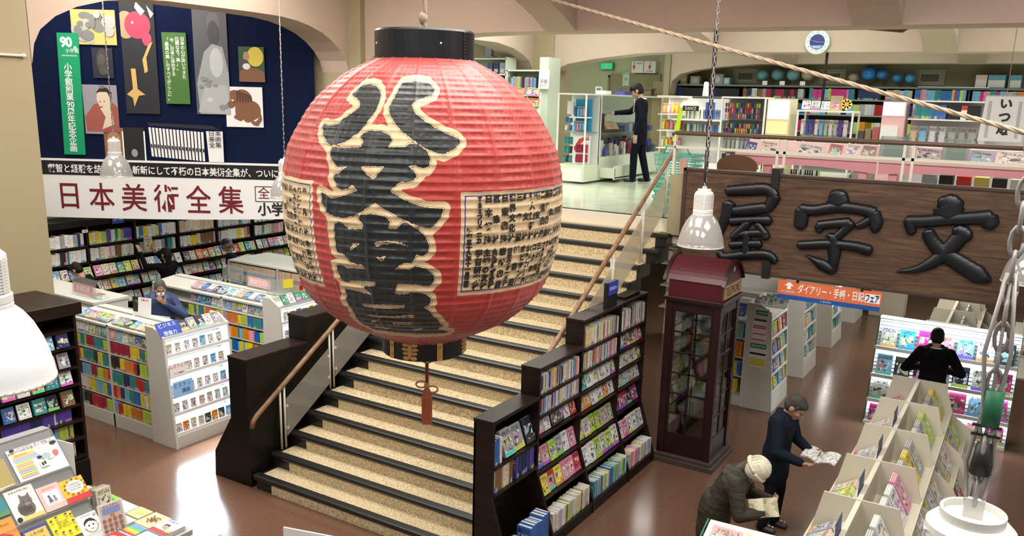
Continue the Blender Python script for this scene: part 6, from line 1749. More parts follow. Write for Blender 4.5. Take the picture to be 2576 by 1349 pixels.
grid('bottle_pack', PACK, 'toiletry pack', 'of the glass showcase', 'toiletry packs in the glass showcase', -3.17, -2.5, 13.3, (3.79,), 10, .06, .24, .05, [('sky-blue', 3), ('violet', 1), ('silver', 2), ('white', 2)], 'pack')
faces('notebook', 'patterned notebook', 'on top of the glass showcase', 'patterned notebooks', (-3.17, 13.25, 4.17), (1, 0, 0), (0, -1, 0), 4, .14, .125, .13, .02, [('white', 2), ('pink', 3)], lean=.3)
fr_ = B().box(-2.81, -2.64, 13.5, 13.52, 4.168, 4.38, 0).box(-2.79, -2.66, 13.495, 13.5, 4.19, 4.36, 1)
tag(fr_.build('photo_frame', [C(.5, .33, .12), C(.3, .3, .2)]), 'wooden photo frame standing behind the patterned notebooks', 'frame')
fl = T('flower_cutout', 'yellow paper flower beside the photo frame', 'decoration', (-2.54, 13.3, 4.17))
b = B()
for k in range(8):
    a = 2 * PI * k / 8
    b.disc((-2.54 + .05 * math.cos(a), 13.3, 4.26 + .05 * math.sin(a)), .03, (0, -1, 0), .004, 12)
b.build('petals', C(.85, .65, .05), fl)
B().disc((-2.54, 13.295, 4.26), .03, (0, -1, 0), .004).build('face', C(.75, .4, .2), fl)
B().tube([(-2.54, 13.3, 4.16), (-2.54, 13.3, 4.24)], .006, 6).build('stick', m_paper, fl)
tag(B().lathe([(.05, 4.335), (.035, 4.55), (0, 4.56)], (-4.73, 13.45, 0), 16).build('paper_cone', m_paper, smooth=True), 'tall white paper cone on the pen rack top', 'cone')
for i in range(6):
    tag(B().box(-2.36 + (i % 3) * .1, -2.28 + (i % 3) * .1, 13.4, 13.5, 3.3 + .3 * (i // 3), 3.5 + .3 * (i // 3) + .03 * i).build('tin', (C(.08, .07, .06), C(.25, .2, .12), C(.4, .1, .1))[i % 3]), 'small dark tin in the gap right of the glass showcase, %s %s' % (('lower', 'upper')[i // 3], ('left', 'middle', 'right')[i % 3]), 'tin')
tag(B().box(-2.38, -2.06, 13.36, 13.62, 2.81, 3.29).build('shelf_unit', C(.3, .27, .2)), 'dim low shelf unit between the glass showcase and the pink case', 'shelf')
pc = T('showcase', 'bright pink and white lit display case right of centre', 'display case', (-1.9, 13.4, 2.8))
B().box(-2.03, -1.73, 13.2, 13.6, 2.81, 4.31).build('carcass', C(.8, .5, .5), pc)
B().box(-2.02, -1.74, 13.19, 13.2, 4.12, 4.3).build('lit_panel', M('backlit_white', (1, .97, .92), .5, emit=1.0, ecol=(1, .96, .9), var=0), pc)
B().box(-2.02, -1.8, 13.17, 13.2, 3.8, 3.98).build('white_panel', m_paper, pc)
rb = T('shelf_unit', 'white shelf unit of blue and green files and black binders at the right', 'shelf', (-1.1, 13.5, 2.8))
B().box(-1.7, .2, 13.65, 13.68, 2.81, 4.34).box(-1.7, .2, 13.25, 13.68, 4.07, 4.09).box(-1.7, .2, 13.25, 13.68, 3.7, 3.72).box(-1.7, .2, 13.25, 13.68, 4.32, 4.34).box(-1.7, .2, 13.25, 13.68, 2.81, 3.2).build('shelving', m_whites, rb)
spines('binder', 'file', 'right-hand white shelf unit', 'files on the right white shelf', (-1.62, 13.27, 4.09), (1, 0, 0), (0, -1, 0), .42, .2, .2, [('teal', 4), ('blue', 2), ('green', 1), ('lime', 1)], th=(.03, .04), run=3)
for x, w, m, lab in ((-1.19, .15, m_blackp, 'left'), (-.96, .15, m_blackp, 'right')):
    tag(B().box(x, x + w, 13.27, 13.4, 4.092, 4.28).build('binder', m), 'wide black binder on the right white shelf, %s of the red label' % lab, 'binder')
tag(B().box(-1.04, -.97, 13.26, 13.3, 4.092, 4.22, 0).box(-1.04, -.97, 13.26, 13.3, 4.22, 4.28, 1).build('label_card', [m_paper, m_red]), 'white card with a red head between the black binders', 'card')
grid('blister_pack', PACK, 'patterned pack', 'of the right-hand white shelf unit', 'patterned packs', -1.66, -.7, 13.3, (3.73,), 8, .1, .26, .04, [('grey', 2), ('beige', 2), ('silver', 2), ('sky-blue', 1), ('black', 1)], 'pack')
# calligraphy panel
cg = T('calligraphy_sheet', 'white hanging sheet with large black brush letters at the right edge', 'sign', (-.45, 11.3, 3.9))
B().prism([(-.68, 11.3, 3.88), (-.24, 11.3, 3.88), (-.22, 11.3, 4.385), (-.65, 11.3, 4.39)], (0, .01, 0)).build('sheet', m_paper, cg)
for i, ch in enumerate('いつぬ'):
    text(ch, .14, m_txt, cg, (-.44, 11.297, 4.3 - .15 * i), fit=(.12, .1), offs=.006)
for x in (-.6, -.3):
    for k in range(3):
        B().box(x + k * .012 - .015, x + k * .012 - .01, 11.297, 11.299, 3.92, 4.33).build('ruled_line', C(.3, .3, .3), cg)
B().box(-.66, -.22, 11.295, 11.315, 4.385, 4.395).tube([(-.45, 11.3, 4.39), (-.45, 11.3, 5.3)], .004, 6).build('hanger', m_wire, cg)
# pink table with goods
pt = T('table', 'long pink table with scalloped apron behind the mezzanine rail', 'table', (-1.6, 11.6, 2.8))
B().box(-3.52, .6, 11.35, 12.1, 3.565, 3.6).build('top', M('pale_pink_top', (.75, .55, .52), .4), pt)
for x0, x1 in ((-3.45, -1.75), (-1.72, .55)):
    pts = [(x0, 11.38, 3.565), (x1, 11.38, 3.565), (x1, 11.38, 3.42)] + [(x1 + (x0 - x1) * k / 12, 11.38, 3.42 + .05 * math.sin(PI * k / 12)) for k in range(1, 12)] + [(x0, 11.38, 3.42)]
    B().prism(pts, (0, .03, 0)).build('apron', m_pink, pt)
for x in (-3.45, -3.15, -1.95, -1.6, .4):
    B().box(x, x + .1, 11.42, 11.52, 2.805, 3.57).build('leg', m_pink, pt)
B().box(-3.5, .6, 11.9, 12.0, 3.6, 3.75).build('back_rail', C(.78, .6, .58), pt)
for lab, x0, x1, h, c in (('folded navy and violet card', -3.44, -3.3, .13, (.06, .07, .25)), ('pale pink wrapped pack', -3.25, -3.0, .15, (.75, .58, .56)), ('grey animal-print paper', -2.76, -2.42, .14, (.62, .6, .55)), ('red patterned card', -2.36, -2.2, .15, (.5, .08, .09)), ('white gift sheet', -2.16, -1.98, .16, (.72, .6, .58)), ('maroon dotted paper', -1.96, -1.8, .15, (.35, .16, .18)), ('red and white patterned paper', -1.36, -1.06, .16, (.6, .4, .42)), ('violet patterned paper', -.75, -.5, .15, (.35, .34, .5)), ('plain pale pink box', -.48, -.15, .16, (.76, .62, .6))):
    o = place('gift_paper', BOOK, Vector((x0, 11.5, 3.603)), Vector((0, -.012, .002)), Vector((x1 - x0, 0, 0)), Vector((0, .06, h)), c, lab + ' standing on the pink table', 'stationery', 'paper goods on the pink table')
for i, (x0, x1) in enumerate(((-1.74, -1.42), (-1.04, -.76))):
    g = T('acrylic_case', 'clear acrylic case on the pink table, %s of two' % ('left', 'right')[i], 'case', ((x0 + x1) / 2, 11.6, 3.6))
    B().box(x0, x1, 11.45, 11.452, 3.602, 3.88).box(x0, x0 + .003, 11.45, 11.7, 3.602, 3.88).box(x1 - .003, x1, 11.45, 11.7, 3.602, 3.88).box(x0, x1, 11.45, 11.7, 3.878, 3.881).build('case', clear_shelf, g)
    B().box(x0 + .03, x1 - .03, 11.55, 11.58, 3.604, 3.8).build('card', C(.62, .64, .62), g)
ch = T('chair', 'brown rounded chair back behind the left end of the pink table', 'chair', (-3.7, 11.75, 2.8))
B().prism([(-3.46 + .27 * math.cos(a), 11.26, 3.42 + .15 * math.sin(a)) for a in np.linspace(0, PI, 15)] + [(-3.71, 11.26, 3.25), (-3.21, 11.26, 3.25)], (0, .03, 0)).build('backrest', C(.13, .05, .02), ch)
B().box(-3.7, -3.22, 10.85, 11.29, 3.22, 3.25).build('seat', C(.13, .05, .02), ch)
for x in (-3.69, -3.27):
    for y in (10.88, 11.24):
        B().box(x, x + .035, y, y + .035, 2.805, 3.22).build('leg', C(.2, .19, .18), ch)
grid('pen', PEN, 'brush pen', 'in the trays below the pink table', 'brush pens below the table', -3.1, -2.6, 12.3, (3.15,), 16, .03, .2, .03, [('black', 4), ('white', 2), ('lime', 1), ('crimson', 1)], 'pen')
tag(B().box(-3.15, -2.0, 12.2, 12.5, 2.805, 3.14).build('low_shelf', m_ctr), 'low pale shelf under the far side of the pink table', 'shelf')
for i, c in enumerate(((.35, .4, .5), (.02, .02, .025), (.6, .04, .04), (.7, .55, .15), (.03, .03, .03), (.7, .72, .75), (.75, .5, .15))):
    x = -1.3 + i * .2
    tag(B().box(x, x + .16, 12.2, 12.45, 3.1, 3.4).build('ream_box', C(*c)), 'carton under the right half of the pink table, %s from the left' % ORD[i], 'box', 'cartons under the pink table')
tag(B().box(-1.35, .2, 12.15, 12.5, 2.805, 3.095).build('low_shelf', C(.55, .42, .12)), 'low yellow shelf under the right half of the pink table', 'shelf')
# shopping baskets
m_bk = M('mint_plastic', (.16, .5, .4), .4, var=.05)
m_bk2 = M('salmon_plastic', (.7, .4, .32), .4)
for i in range(5):
    z = 2.806 + .1 * i if i < 4 else 3.207
    x0, x1, y0, y1 = -4.3, -3.88, 10.62, 11.0
    g = T('shopping_basket', 'mint green shopping basket, %s' % ('bottom of the stack at the stair head', 'second of the stack from the floor', 'third of the stack from the floor', 'fourth of the stack from the floor', 'topmost of the stack, tilted handle up')[i], 'basket', (-4.09, 10.8, z), 'shopping baskets at the stair head')
    h = .34 if i == 4 else .097
    b = B()
    k = 0
    for zz in np.linspace(z, z + h, 6):
        f = (zz - z) / h * .05
        X0, X1, Y0_, Y1_ = x0 - f, x1 + f, y0 - f, y1 + f
        for p, q in (((X0, Y0_), (X1, Y0_)), ((X1, Y0_), (X1, Y1_)), ((X1, Y1_), (X0, Y1_)), ((X0, Y1_), (X0, Y0_))):
            b.bar((*p, zz), (*q, zz), .008, .035 if zz > z + h - .01 else .018)
    for t_ in np.linspace(0, 1, 13):
        for (p, q) in (((x0, y0), (x1, y0)), ((x1, y1), (x0, y1)), ((x1, y0), (x1, y1)), ((x0, y1), (x0, y0))):
            X, Y = p[0] + (q[0] - p[0]) * t_, p[1] + (q[1] - p[1]) * t_
            ex = .05 if X > (x0 + x1) / 2 else -.05
            ey = .05 if Y > (y0 + y1) / 2 else -.05
            b.bar((X, Y, z), (X + (ex if abs(X - x0) < .01 or abs(X - x1) < .01 else 0), Y + (ey if abs(Y - y0) < .01 or abs(Y - y1) < .01 else 0), z + h), .014, .006, 0, (1, .3, 0))
    b.box(x0, x1, y0, y1, z, z + .006)
    b.build('tub', m_bk, g)
    B().box(x1 - .12, x1 - .02, y0 - .052, y0 - .035, z + h * .35, z + h * .9).build('grip_panel', m_bk2, g)
    if i == 4:
        hb = B().tube([(x0 + .02, 10.7, z + h), (x0 + .08, 10.66, z + h + .12), (x1 - .08, 10.66, z + h + .12), (x1 - .02, 10.7, z + h)], .014, 6)
        hb.build('handle', m_bk, g, smooth=True)
# ---------------------------------------------------------------- picture-book display, bottom left
Pp0, Pd = Vector((-6.98, 0, 1.32)), Vector((.68, 0, -.77)).normalized()
Pn = Vector((.77, 0, .68)).normalized()
def sl_pt(y, s, off=0.0):
    p = Pp0 + Pd * s + Pn * off
    return Vector((p.x, y, p.z))
dsp = T('display_stand', 'grey felt sloping stand of picture books at the lower left', 'display', (-6.6, 3, 0))
B().prism([sl_pt(1.6, 0), sl_pt(1.6, 1.02), sl_pt(1.6, 1.02, -.02), sl_pt(1.6, 0, -.02)], (0, 2.19, 0)).build('sloping_panel', m_mesh, dsp)
b = B()
b.prism([sl_pt(3.77, 0), sl_pt(3.77, 1.02), (-6.3, 3.77, .5), (-7.15, 3.77, .5), (-7.1, 3.77, 1.3)], (0, .02, 0))
b.prism([(-7.12, 1.6, 1.32), (-7.0, 1.6, 1.33), (-7.0, 1.6, 1.3), (-7.12, 1.6, .5)], (0, 2.19, 0))
b.build('end_board', C(.33, .34, .35), dsp)
for s in (.375, .7, 1.0):
    B().prism([sl_pt(1.6, s, 0), sl_pt(1.6, s, .05), sl_pt(1.6, s + .012, .05), sl_pt(1.6, s + .012, 0)], (0, 2.19, 0)).build('ledge', m_acryl, dsp)
tag(B().prism([(-7.2, 3.85, .75), (-7.0, 3.98, .75), (-7.0, 3.98, 1.12), (-7.2, 3.85, 1.18)], (.01, -.008, 0)).box(-7.2, -7.0, 3.8, 3.86, .6, .76).build('paper_board', m_paper), 'white board leaning behind the end of the picture-book stand', 'board')
tbl = T('table', 'low grey table of flat picture books at the lower left', 'table', (-6.4, 3.2, 0))
B().box(-6.29, -5.67, 1.5, 3.8, .55, .598).box(-7.15, -5.67, 3.8, 4.17, .55, .598).build('top', C(.5, .5, .48), tbl)
B().box(-6.25, -5.72, 1.6, 3.85, 0, .55).box(-7.1, -5.72, 3.85, 4.12, 0, .55).build('base', C(.32, .32, .32), tbl)

def art(b, org, u, v, n, W, H, shapes, mats, k0=.0009):
    k = k0
    for s in shapes:
        if s[0] == 'e':
            _, a, c, ra, rc, m = s
            pts = [(a + ra * math.cos(2 * PI * i / 22), c + rc * math.sin(2 * PI * i / 22)) for i in range(22)]
        elif s[0] == 'r':
            _, a0, a1, c0, c1, m = s
            pts = [(a0, c0), (a1, c0), (a1, c1), (a0, c1)]
        else:
            _, m, pts = s
        if m not in mats:
            mats.append(m)
        b.prism([org + u * (W * p) + v * (H * q) + n * k for p, q in pts], tuple(n * .0005), mats.index(m))
        k += .0006
def pbook(name, lab, org, u, v, W, H, th, ground, shapes=(), texts=(), cat='picture book', group='picture books on the display', pages=True):
    """a picture book or card: cover, page block, printed artwork and lettering"""
    org, u, v = Vector(org), Vector(u).normalized(), Vector(v).normalized()
    n = u.cross(v)
    t = T(name, lab, cat, org, group)
    e = org + n * th
    B().prism([e, e + u * W, e + u * W + v * H, e + v * H], tuple(-n * .002)).prism([org, org + u * W, org + u * W + v * H, org + v * H], tuple(n * .002)).prism([org + n * .002, org + n * .002 + v * H, e - n * .002 + v * H, e - n * .002], tuple(u * .002)).build('cover', ground, t)
    if pages and th > .006:
        B().prism([org + u * .003 + v * .003 + n * .002, org + u * (W - .004) + v * .003 + n * .002, org + u * (W - .004) + v * (H - .003) + n * .002, org + u * .003 + v * (H - .003) + n * .002], tuple(n * (th - .004))).build('page_block', m_pages, t)
    if shapes:
        b, mats = B(), []
        art(b, e, u, v, n, W, H, shapes, mats)
        b.build('cover_art', mats, t)
    for tx, sz, m, a, c, *r in texts:
        kw = dict(r[0]) if r else {}
        if 'fit' in kw:
            kw['fit'] = (kw['fit'][0] * W, kw['fit'][1] * H)
        text(tx, sz, m, t, e + u * (W * a) + v * (H * c) + n * .013 * .5, u, v, **kw)
    return t
def slope_book(lab, y0, y1, s0, s1, ground, shapes=(), texts=(), th=.014, **k):
    return pbook('picture_book', lab, sl_pt(y0, s1, .004), (0, 1, 0), -Pd, y1 - y0, s1 - s0, th, ground, shapes, texts, **k)
K = lambda *c: C(*c)
ye, pk, bl = K(.85, .68, .1), K(.78, .42, .42), K(.3, .55, .72)
gcat, gcat2 = K(.14, .125, .115), K(.07, .06, .055)
prize = pbook('prize_poster', 'white picture-book prize poster with coloured ranking bars', sl_pt(3.365, .365, .006), (0, 1, 0), -Pd, .415, .295, .003, m_paper,
    [('r', .06, .5, .74, .82, ye), ('r', .06, .53, .655, .735, pk), ('r', .06, .55, .57, .65, bl)] + [('r', .06, .4 - .005 * (i % 2), .5 - .07 * i, .555 - .07 * i, (ye, pk, ye, pk, bl, ye, pk)[i]) for i in range(7)] + [('e', .72, .6, .16, .22, K(.8, .78, .68)), ('e', .66, .78, .04, .12, K(.82, .8, .72)), ('e', .78, .76, .04, .12, K(.82, .8, .72)), ('e', .66, .5, .09, .1, K(.35, .5, .55)), ('e', .86, .52, .06, .09, K(.6, .15, .15)), ('e', .9, .83, .07, .05, m_txt), ('e', .53, .53, .05, .04, m_txt), ('r', .48, .66, .2, .42, K(.7, .72, .65)), ('e', .53, .3, .02, .06, m_txt), ('e', .58, .32, .02, .06, m_txt), ('e', .1, .95, .05, .045, m_txt)],
    [('第12回', .03, m_txt, .07, .87, dict(fit=(.12, .05))), ('MOE絵本屋さん大賞2019', .05, K(.25, .18, .25), .56, .9, dict(fit=(.82, .075))), ('全国の絵本専門店・書店の児童書売り場', .02, m_txt, .55, .965, dict(fit=(.7, .03))), ('なまえのないねこ', .02, m_txt, .24, .78, dict(fit=(.26, .035)))], cat='poster', group=None, pages=False)
slope_book('olive picture book at the left edge of the poster row', 3.1, 3.325, .12, .365, K(.36, .3, .1), [('e', .15, .12, .12, .1, m_txt), ('r', .05, .95, 0, .04, K(.7, .66, .5))], [('こねてこねて', .02, m_txt, .4, .85, dict(fit=(.5, .06)))])
slope_book('white picture book with a grey tabby cat sitting on its cover', 3.2, 3.425, .40, .69, K(.82, .81, .74), [('e', .5, .36, .3, .24, gcat), ('e', .58, .56, .21, .17, gcat), ('p', gcat, [(.4, .66), (.42, .82), (.54, .71)]), ('p', gcat, [(.62, .71), (.76, .8), (.76, .62)]), ('e', .59, .45, .09, .07, K(.35, .32, .29)), ('e', .5, .58, .045, .03, K(.25, .27, .22)), ('e', .68, .57, .045, .03, K(.25, .27, .22)), ('e', .5, .58, .02, .026, m_txt), ('e', .68, .57, .02, .026, m_txt), ('e', .59, .5, .03, .018, K(.3, .16, .14))] + [('p', gcat2, [(.26 + .07 * i, .44), (.3 + .07 * i, .47), (.28 + .08 * i, .25), (.25 + .08 * i, .22)]) for i in range(6)] + [('r', .1, .98, .02, .14, K(.85, .6, .2)), ('e', .1, .1, .09, .075, m_txt)], [('なまえのないねこ', .03, m_txt, .5, .92, dict(fit=(.72, .06))), ('第1位', .04, m_red, .8, .1, dict(fit=(.3, .08))), ('絵本屋さん大賞', .02, m_red, .42, .09, dict(fit=(.4, .05)))])
slope_book('pale pink picture book with two small figures in a white square', 3.433, 3.615, .462, .685, K(.8, .5, .47), [('r', .16, .86, .2, .74, m_paper), ('e', .38, .56, .05, .05, gcat2), ('p', K(.12, .13, .2), [(.3, .3), (.5, .3), (.43, .54), (.35, .54)]), ('e', .6, .5, .04, .04, gcat2), ('p', K(.25, .24, .26), [(.54, .32), (.68, .32), (.64, .48), (.57, .48)]), ('e', .5, .28, .22, .03, K(.8, .76, .5))], [('ねえさんといもうと', .02, m_red, .5, .87, dict(fit=(.6, .05)))])
slope_book('yellow picture book with a white bubble and red band', 3.617, 3.82, .478, .69, K(.82, .5, .03), [('e', .55, .62, .36, .27, m_paper)] + [('e', .55 + .42 * math.cos(a), .62 + .33 * math.sin(a), .05, .04, (K(.15, .08, .03), K(.2, .3, .05), K(.5, .1, .03))[i % 3]) for i, a in enumerate(np.linspace(0, 6.28, 13)[:-1])] + [('r', 0, 1, 0, .24, m_red)], [('たべものやさん', .02, m_txt, .55, .74, dict(fit=(.5, .07))), ('しりとりたいかい', .02, m_txt, .55, .63, dict(fit=(.56, .07))), ('かいさいします', .02, m_txt, .55, .52, dict(fit=(.45, .07))), ('おめでとう!!!', .03, m_txtw, .55, .12, dict(fit=(.7, .11)))])
slope_book('orange picture book with a red bird at the bottom left edge', 2.99, 3.178, .6, .86, K(.8, .3, .04), [('e', .5, .3, .3, .22, K(.6, .03, .03)), ('e', .38, .45, .16, .13, K(.62, .04, .03)), ('e', .38, .47, .06, .05, m_paper), ('e', .7, .3, .08, .08, m_paper)], [('あかちゃん', .03, m_txt, .5, .82, dict(fit=(.6, .08)))])
slope_book('indigo-edged picture book with a yellow field', 3.19, 3.385, .75, .99, K(.06, .06, .3), [('r', .08, .95, .05, .9, K(.75, .5, .12)), ('e', .5, .5, .09, .12, m_txt), ('e', .7, .5, .07, .1, K(.2, .1, .05))], [('ころべば', .03, m_txt, .52, .78, dict(fit=(.55, .1)))])
yk_ = [('e', u, v, .055, .05, K(.75, .55, .35)) for u, v in ((.12, .82), (.35, .9), (.75, .9), (.92, .82), (.9, .55), (.12, .4), (.35, .25), (.6, .2), (.88, .25))]
yk_ += [('e', s[1], s[2] + .04, .055, .03, gcat2) for s in yk_] + [('r', s[1] - .04, s[1] + .04, s[2] - .12, s[2] - .05, K(.45, .35, .1)) for s in yk_]
slope_book('bright yellow picture book with small people round black lettering', 3.4, 3.605, .735, .95, K(.85, .75, .02), yk_, [('それしか', .02, m_txt, .5, .7, dict(fit=(.42, .08))), ('ないわけ', .02, m_txt, .52, .6, dict(fit=(.42, .08))), ('ないでしょう', .02, m_txt, .53, .5, dict(fit=(.5, .08)))])
slope_book('white picture book with a line-drawn smiling boy', 3.607, 3.782, .812, 1.0, m_paper, [('e', .52, .4, .33, .33, m_txt), ('e', .52, .39, .3, .3, K(.82, .8, .76)), ('p', m_txt, [(.22, .46), (.24, .62), (.4, .74), (.62, .75), (.78, .62), (.8, .5), (.7, .57), (.5, .63), (.32, .57)]), ('e', .42, .42, .035, .045, m_txt), ('e', .63, .42, .035, .045, m_txt), ('e', .18, .4, .05, .07, K(.8, .78, .74)), ('e', .86, .4, .05, .07, K(.8, .78, .74)), ('e', .52, .25, .08, .012, m_txt), ('e', .88, .84, .08, .07, K(.45, .43, .38))], [('へいわとせんそう', .02, m_txt, .45, .9, dict(fit=(.6, .06)))])
# teal book low at the left edge
slope_book('dark teal picture book at the left edge below the olive one', 2.95, 3.19, .43, .58, K(.03, .22, .25), [('r', 0, 1, 0, .25, K(.1, .25, .08)), ('e', .3, .25, .25, .12, K(.6, .35, .05))])
# card by the table
tri = [('e', .15 + .21 * i, .42 - .17 * j, .075, .07, K(.36, .2, .13)) for i in range(4) for j in range(3)]
pbook('picture_card', 'white framed card of little brown bears standing at the table', (-6.18, 3.69, .603), (.12, .99, 0), (-.25, 0, .97), .21, .25, .006, m_paper, [('r', .06, .94, .05, .95, K(.72, .55, .5)), ('r', .14, .86, .62, .84, K(.25, .35, .7)), ('r', .42, .6, .5, .66, K(.5, .3, .15))] + tri, [('きょうだい', .02, m_txt, .5, .9, dict(fit=(.6, .05)))], cat='card', group=None)
# flat books on the table
def flat(lab, x0, x1, y0, y1, n, ground, shapes=(), texts=(), z=.6):
    for q in range(n):
        zz = z + .003 + q * .0125
        top = q == n - 1
        pbook('picture_book', lab if top else '%s picture book under the top copy of the %s' % (ORD[n - 2 - q], ' '.join(lab.split()[:6])), (x0, y0, zz), (1, 0, 0), (0, 1, 0), x1 - x0, y1 - y0, .011, ground, shapes if top else (), texts if top else (), group='flat picture books on the low table')
flat('bright green picture book lying at the far table edge', -6.80, -6.59, 3.96, 4.15, 2, K(.22, .55, .06), [('e', .35, .25, .3, .15, K(.2, .5, .65)), ('e', .6, .7, .2, .1, K(.1, .3, .03))], [('葉っぱの本', .02, m_txt, .6, .5, dict(fit=(.5, .12)))])
flat('moss green picture book lying behind the bright green one', -7.03, -6.82, 3.98, 4.16, 2, K(.25, .42, .12), [('e', .5, .5, .4, .2, K(.4, .55, .25))])
flat('white picture book with small marks, third along the far table edge', -6.575, -6.345, 3.96, 4.14, 2, m_paper, [('e', .2, .6, .03, .04, m_txt), ('e', .7, .3, .15, .08, K(.65, .68, .6))])
flat('cream yellow picture book before the far table edge', -6.335, -6.16, 4.0, 4.15, 2, K(.72, .64, .3), [('e', .5, .5, .3, .2, K(.6, .5, .2))])
flat('pale grey photo picture book left of the beige one', -6.35, -6.15, 3.8, 3.98, 2, K(.6, .63, .66), [('e', .5, .5, .4, .25, K(.42, .42, .48)), ('e', .3, .3, .2, .15, K(.7, .72, .72))])
leafs = [('e', .5 + .3 * math.cos(i * 2.4) * (i / 16), .52 + .25 * math.sin(i * 2.4) * (i / 16), .07, .035, (K(.16, .05, .02), K(.25, .09, .04))[i % 2]) for i in range(17)]
flat('beige picture book with a heap of brown leaves', -6.14, -5.93, 3.945, 4.16, 2, K(.74, .6, .36), leafs)
flat('white picture book of a resting child with red band', -5.915, -5.71, 3.925, 4.135, 3, K(.72, .76, .8), [('e', .42, .5, .15, .13, K(.5, .3, .22)), ('p', m_txt, [(.25, .5), (.3, .66), (.5, .68), (.58, .55), (.42, .6)]), ('p', K(.2, .35, .6), [(.4, .35), (.6, .4), (.7, .5), (.6, .3)]), ('r', 0, 1, 0, .22, m_red), ('e', .85, .3, .14, .12, ye)], [('おかあさん', .02, K(.05, .12, .4), .42, .88, dict(fit=(.6, .1)))])
rain = [('r', 0, 1, .1 + .14 * i, .24 + .14 * i, K(*c)) for i, c in enumerate(((.6, .05, .05), (.8, .4, .05), (.8, .7, .05), (.15, .5, .15), (.1, .4, .6), (.2, .3, .6)))]
flat('rainbow striped picture book before the beige one', -6.1, -5.935, 3.775, 3.935, 2, K(.5, .6, .75), rain)
flat('red picture book nearest the camera on the low table', -6.12, -5.92, 3.6, 3.765, 2, m_red, [('e', .5, .5, .35, .25, m_paper)], [('えほん', .02, m_red, .5, .5, dict(fit=(.4, .2)))])
flat('black and white picture book beside the red one', -5.915, -5.72, 3.7, 3.915, 2, m_paper, [('e', .5, .4, .3, .2, m_txt)])
for i in range(5):
    place('picture_book', BOOK, Vector((-6.6 + i * .016, 3.86 + .004 * i, .603)), Vector((.013, 0, .001)), Vector((-.02, .14, 0)), Vector((-.03, 0, .22)), PAL[('brown', 'grey', 'beige', 'grey', 'cream')[i]], '%s picture book standing on edge by the table, %s of five' % (('brown', 'grey', 'beige', 'grey', 'cream')[i], ORD[i]), 'book', 'books on edge by the low table')
tag(B().disc((-6.37, 4.94, .001), .07, (0, 0, 1), .002, 28).build('floor_sticker', m_paper), 'round white floor sticker near the bottom edge', 'sticker')
ws = T('card_stand', 'white card stand whose top just shows at the bottom edge', 'stand', (-4.6, 4.5, 0))
B().prism([(-4.865, 4.445, .45), (-4.42, 4.56, .45), (-4.42, 4.56, .75), (-4.865, 4.445, .75)], (.004, -.015, 0)).build('panel', m_paper, ws)
B().box(-4.66, -4.62, 4.48, 4.52, 0, .7).box(-4.8, -4.48, 4.4, 4.6, 0, .015).build('foot', m_grey, ws)
LAMP0 = (-3.599, 1.744, 3.008)
LAMP5 = (-0.021, 1.980, 2.791)
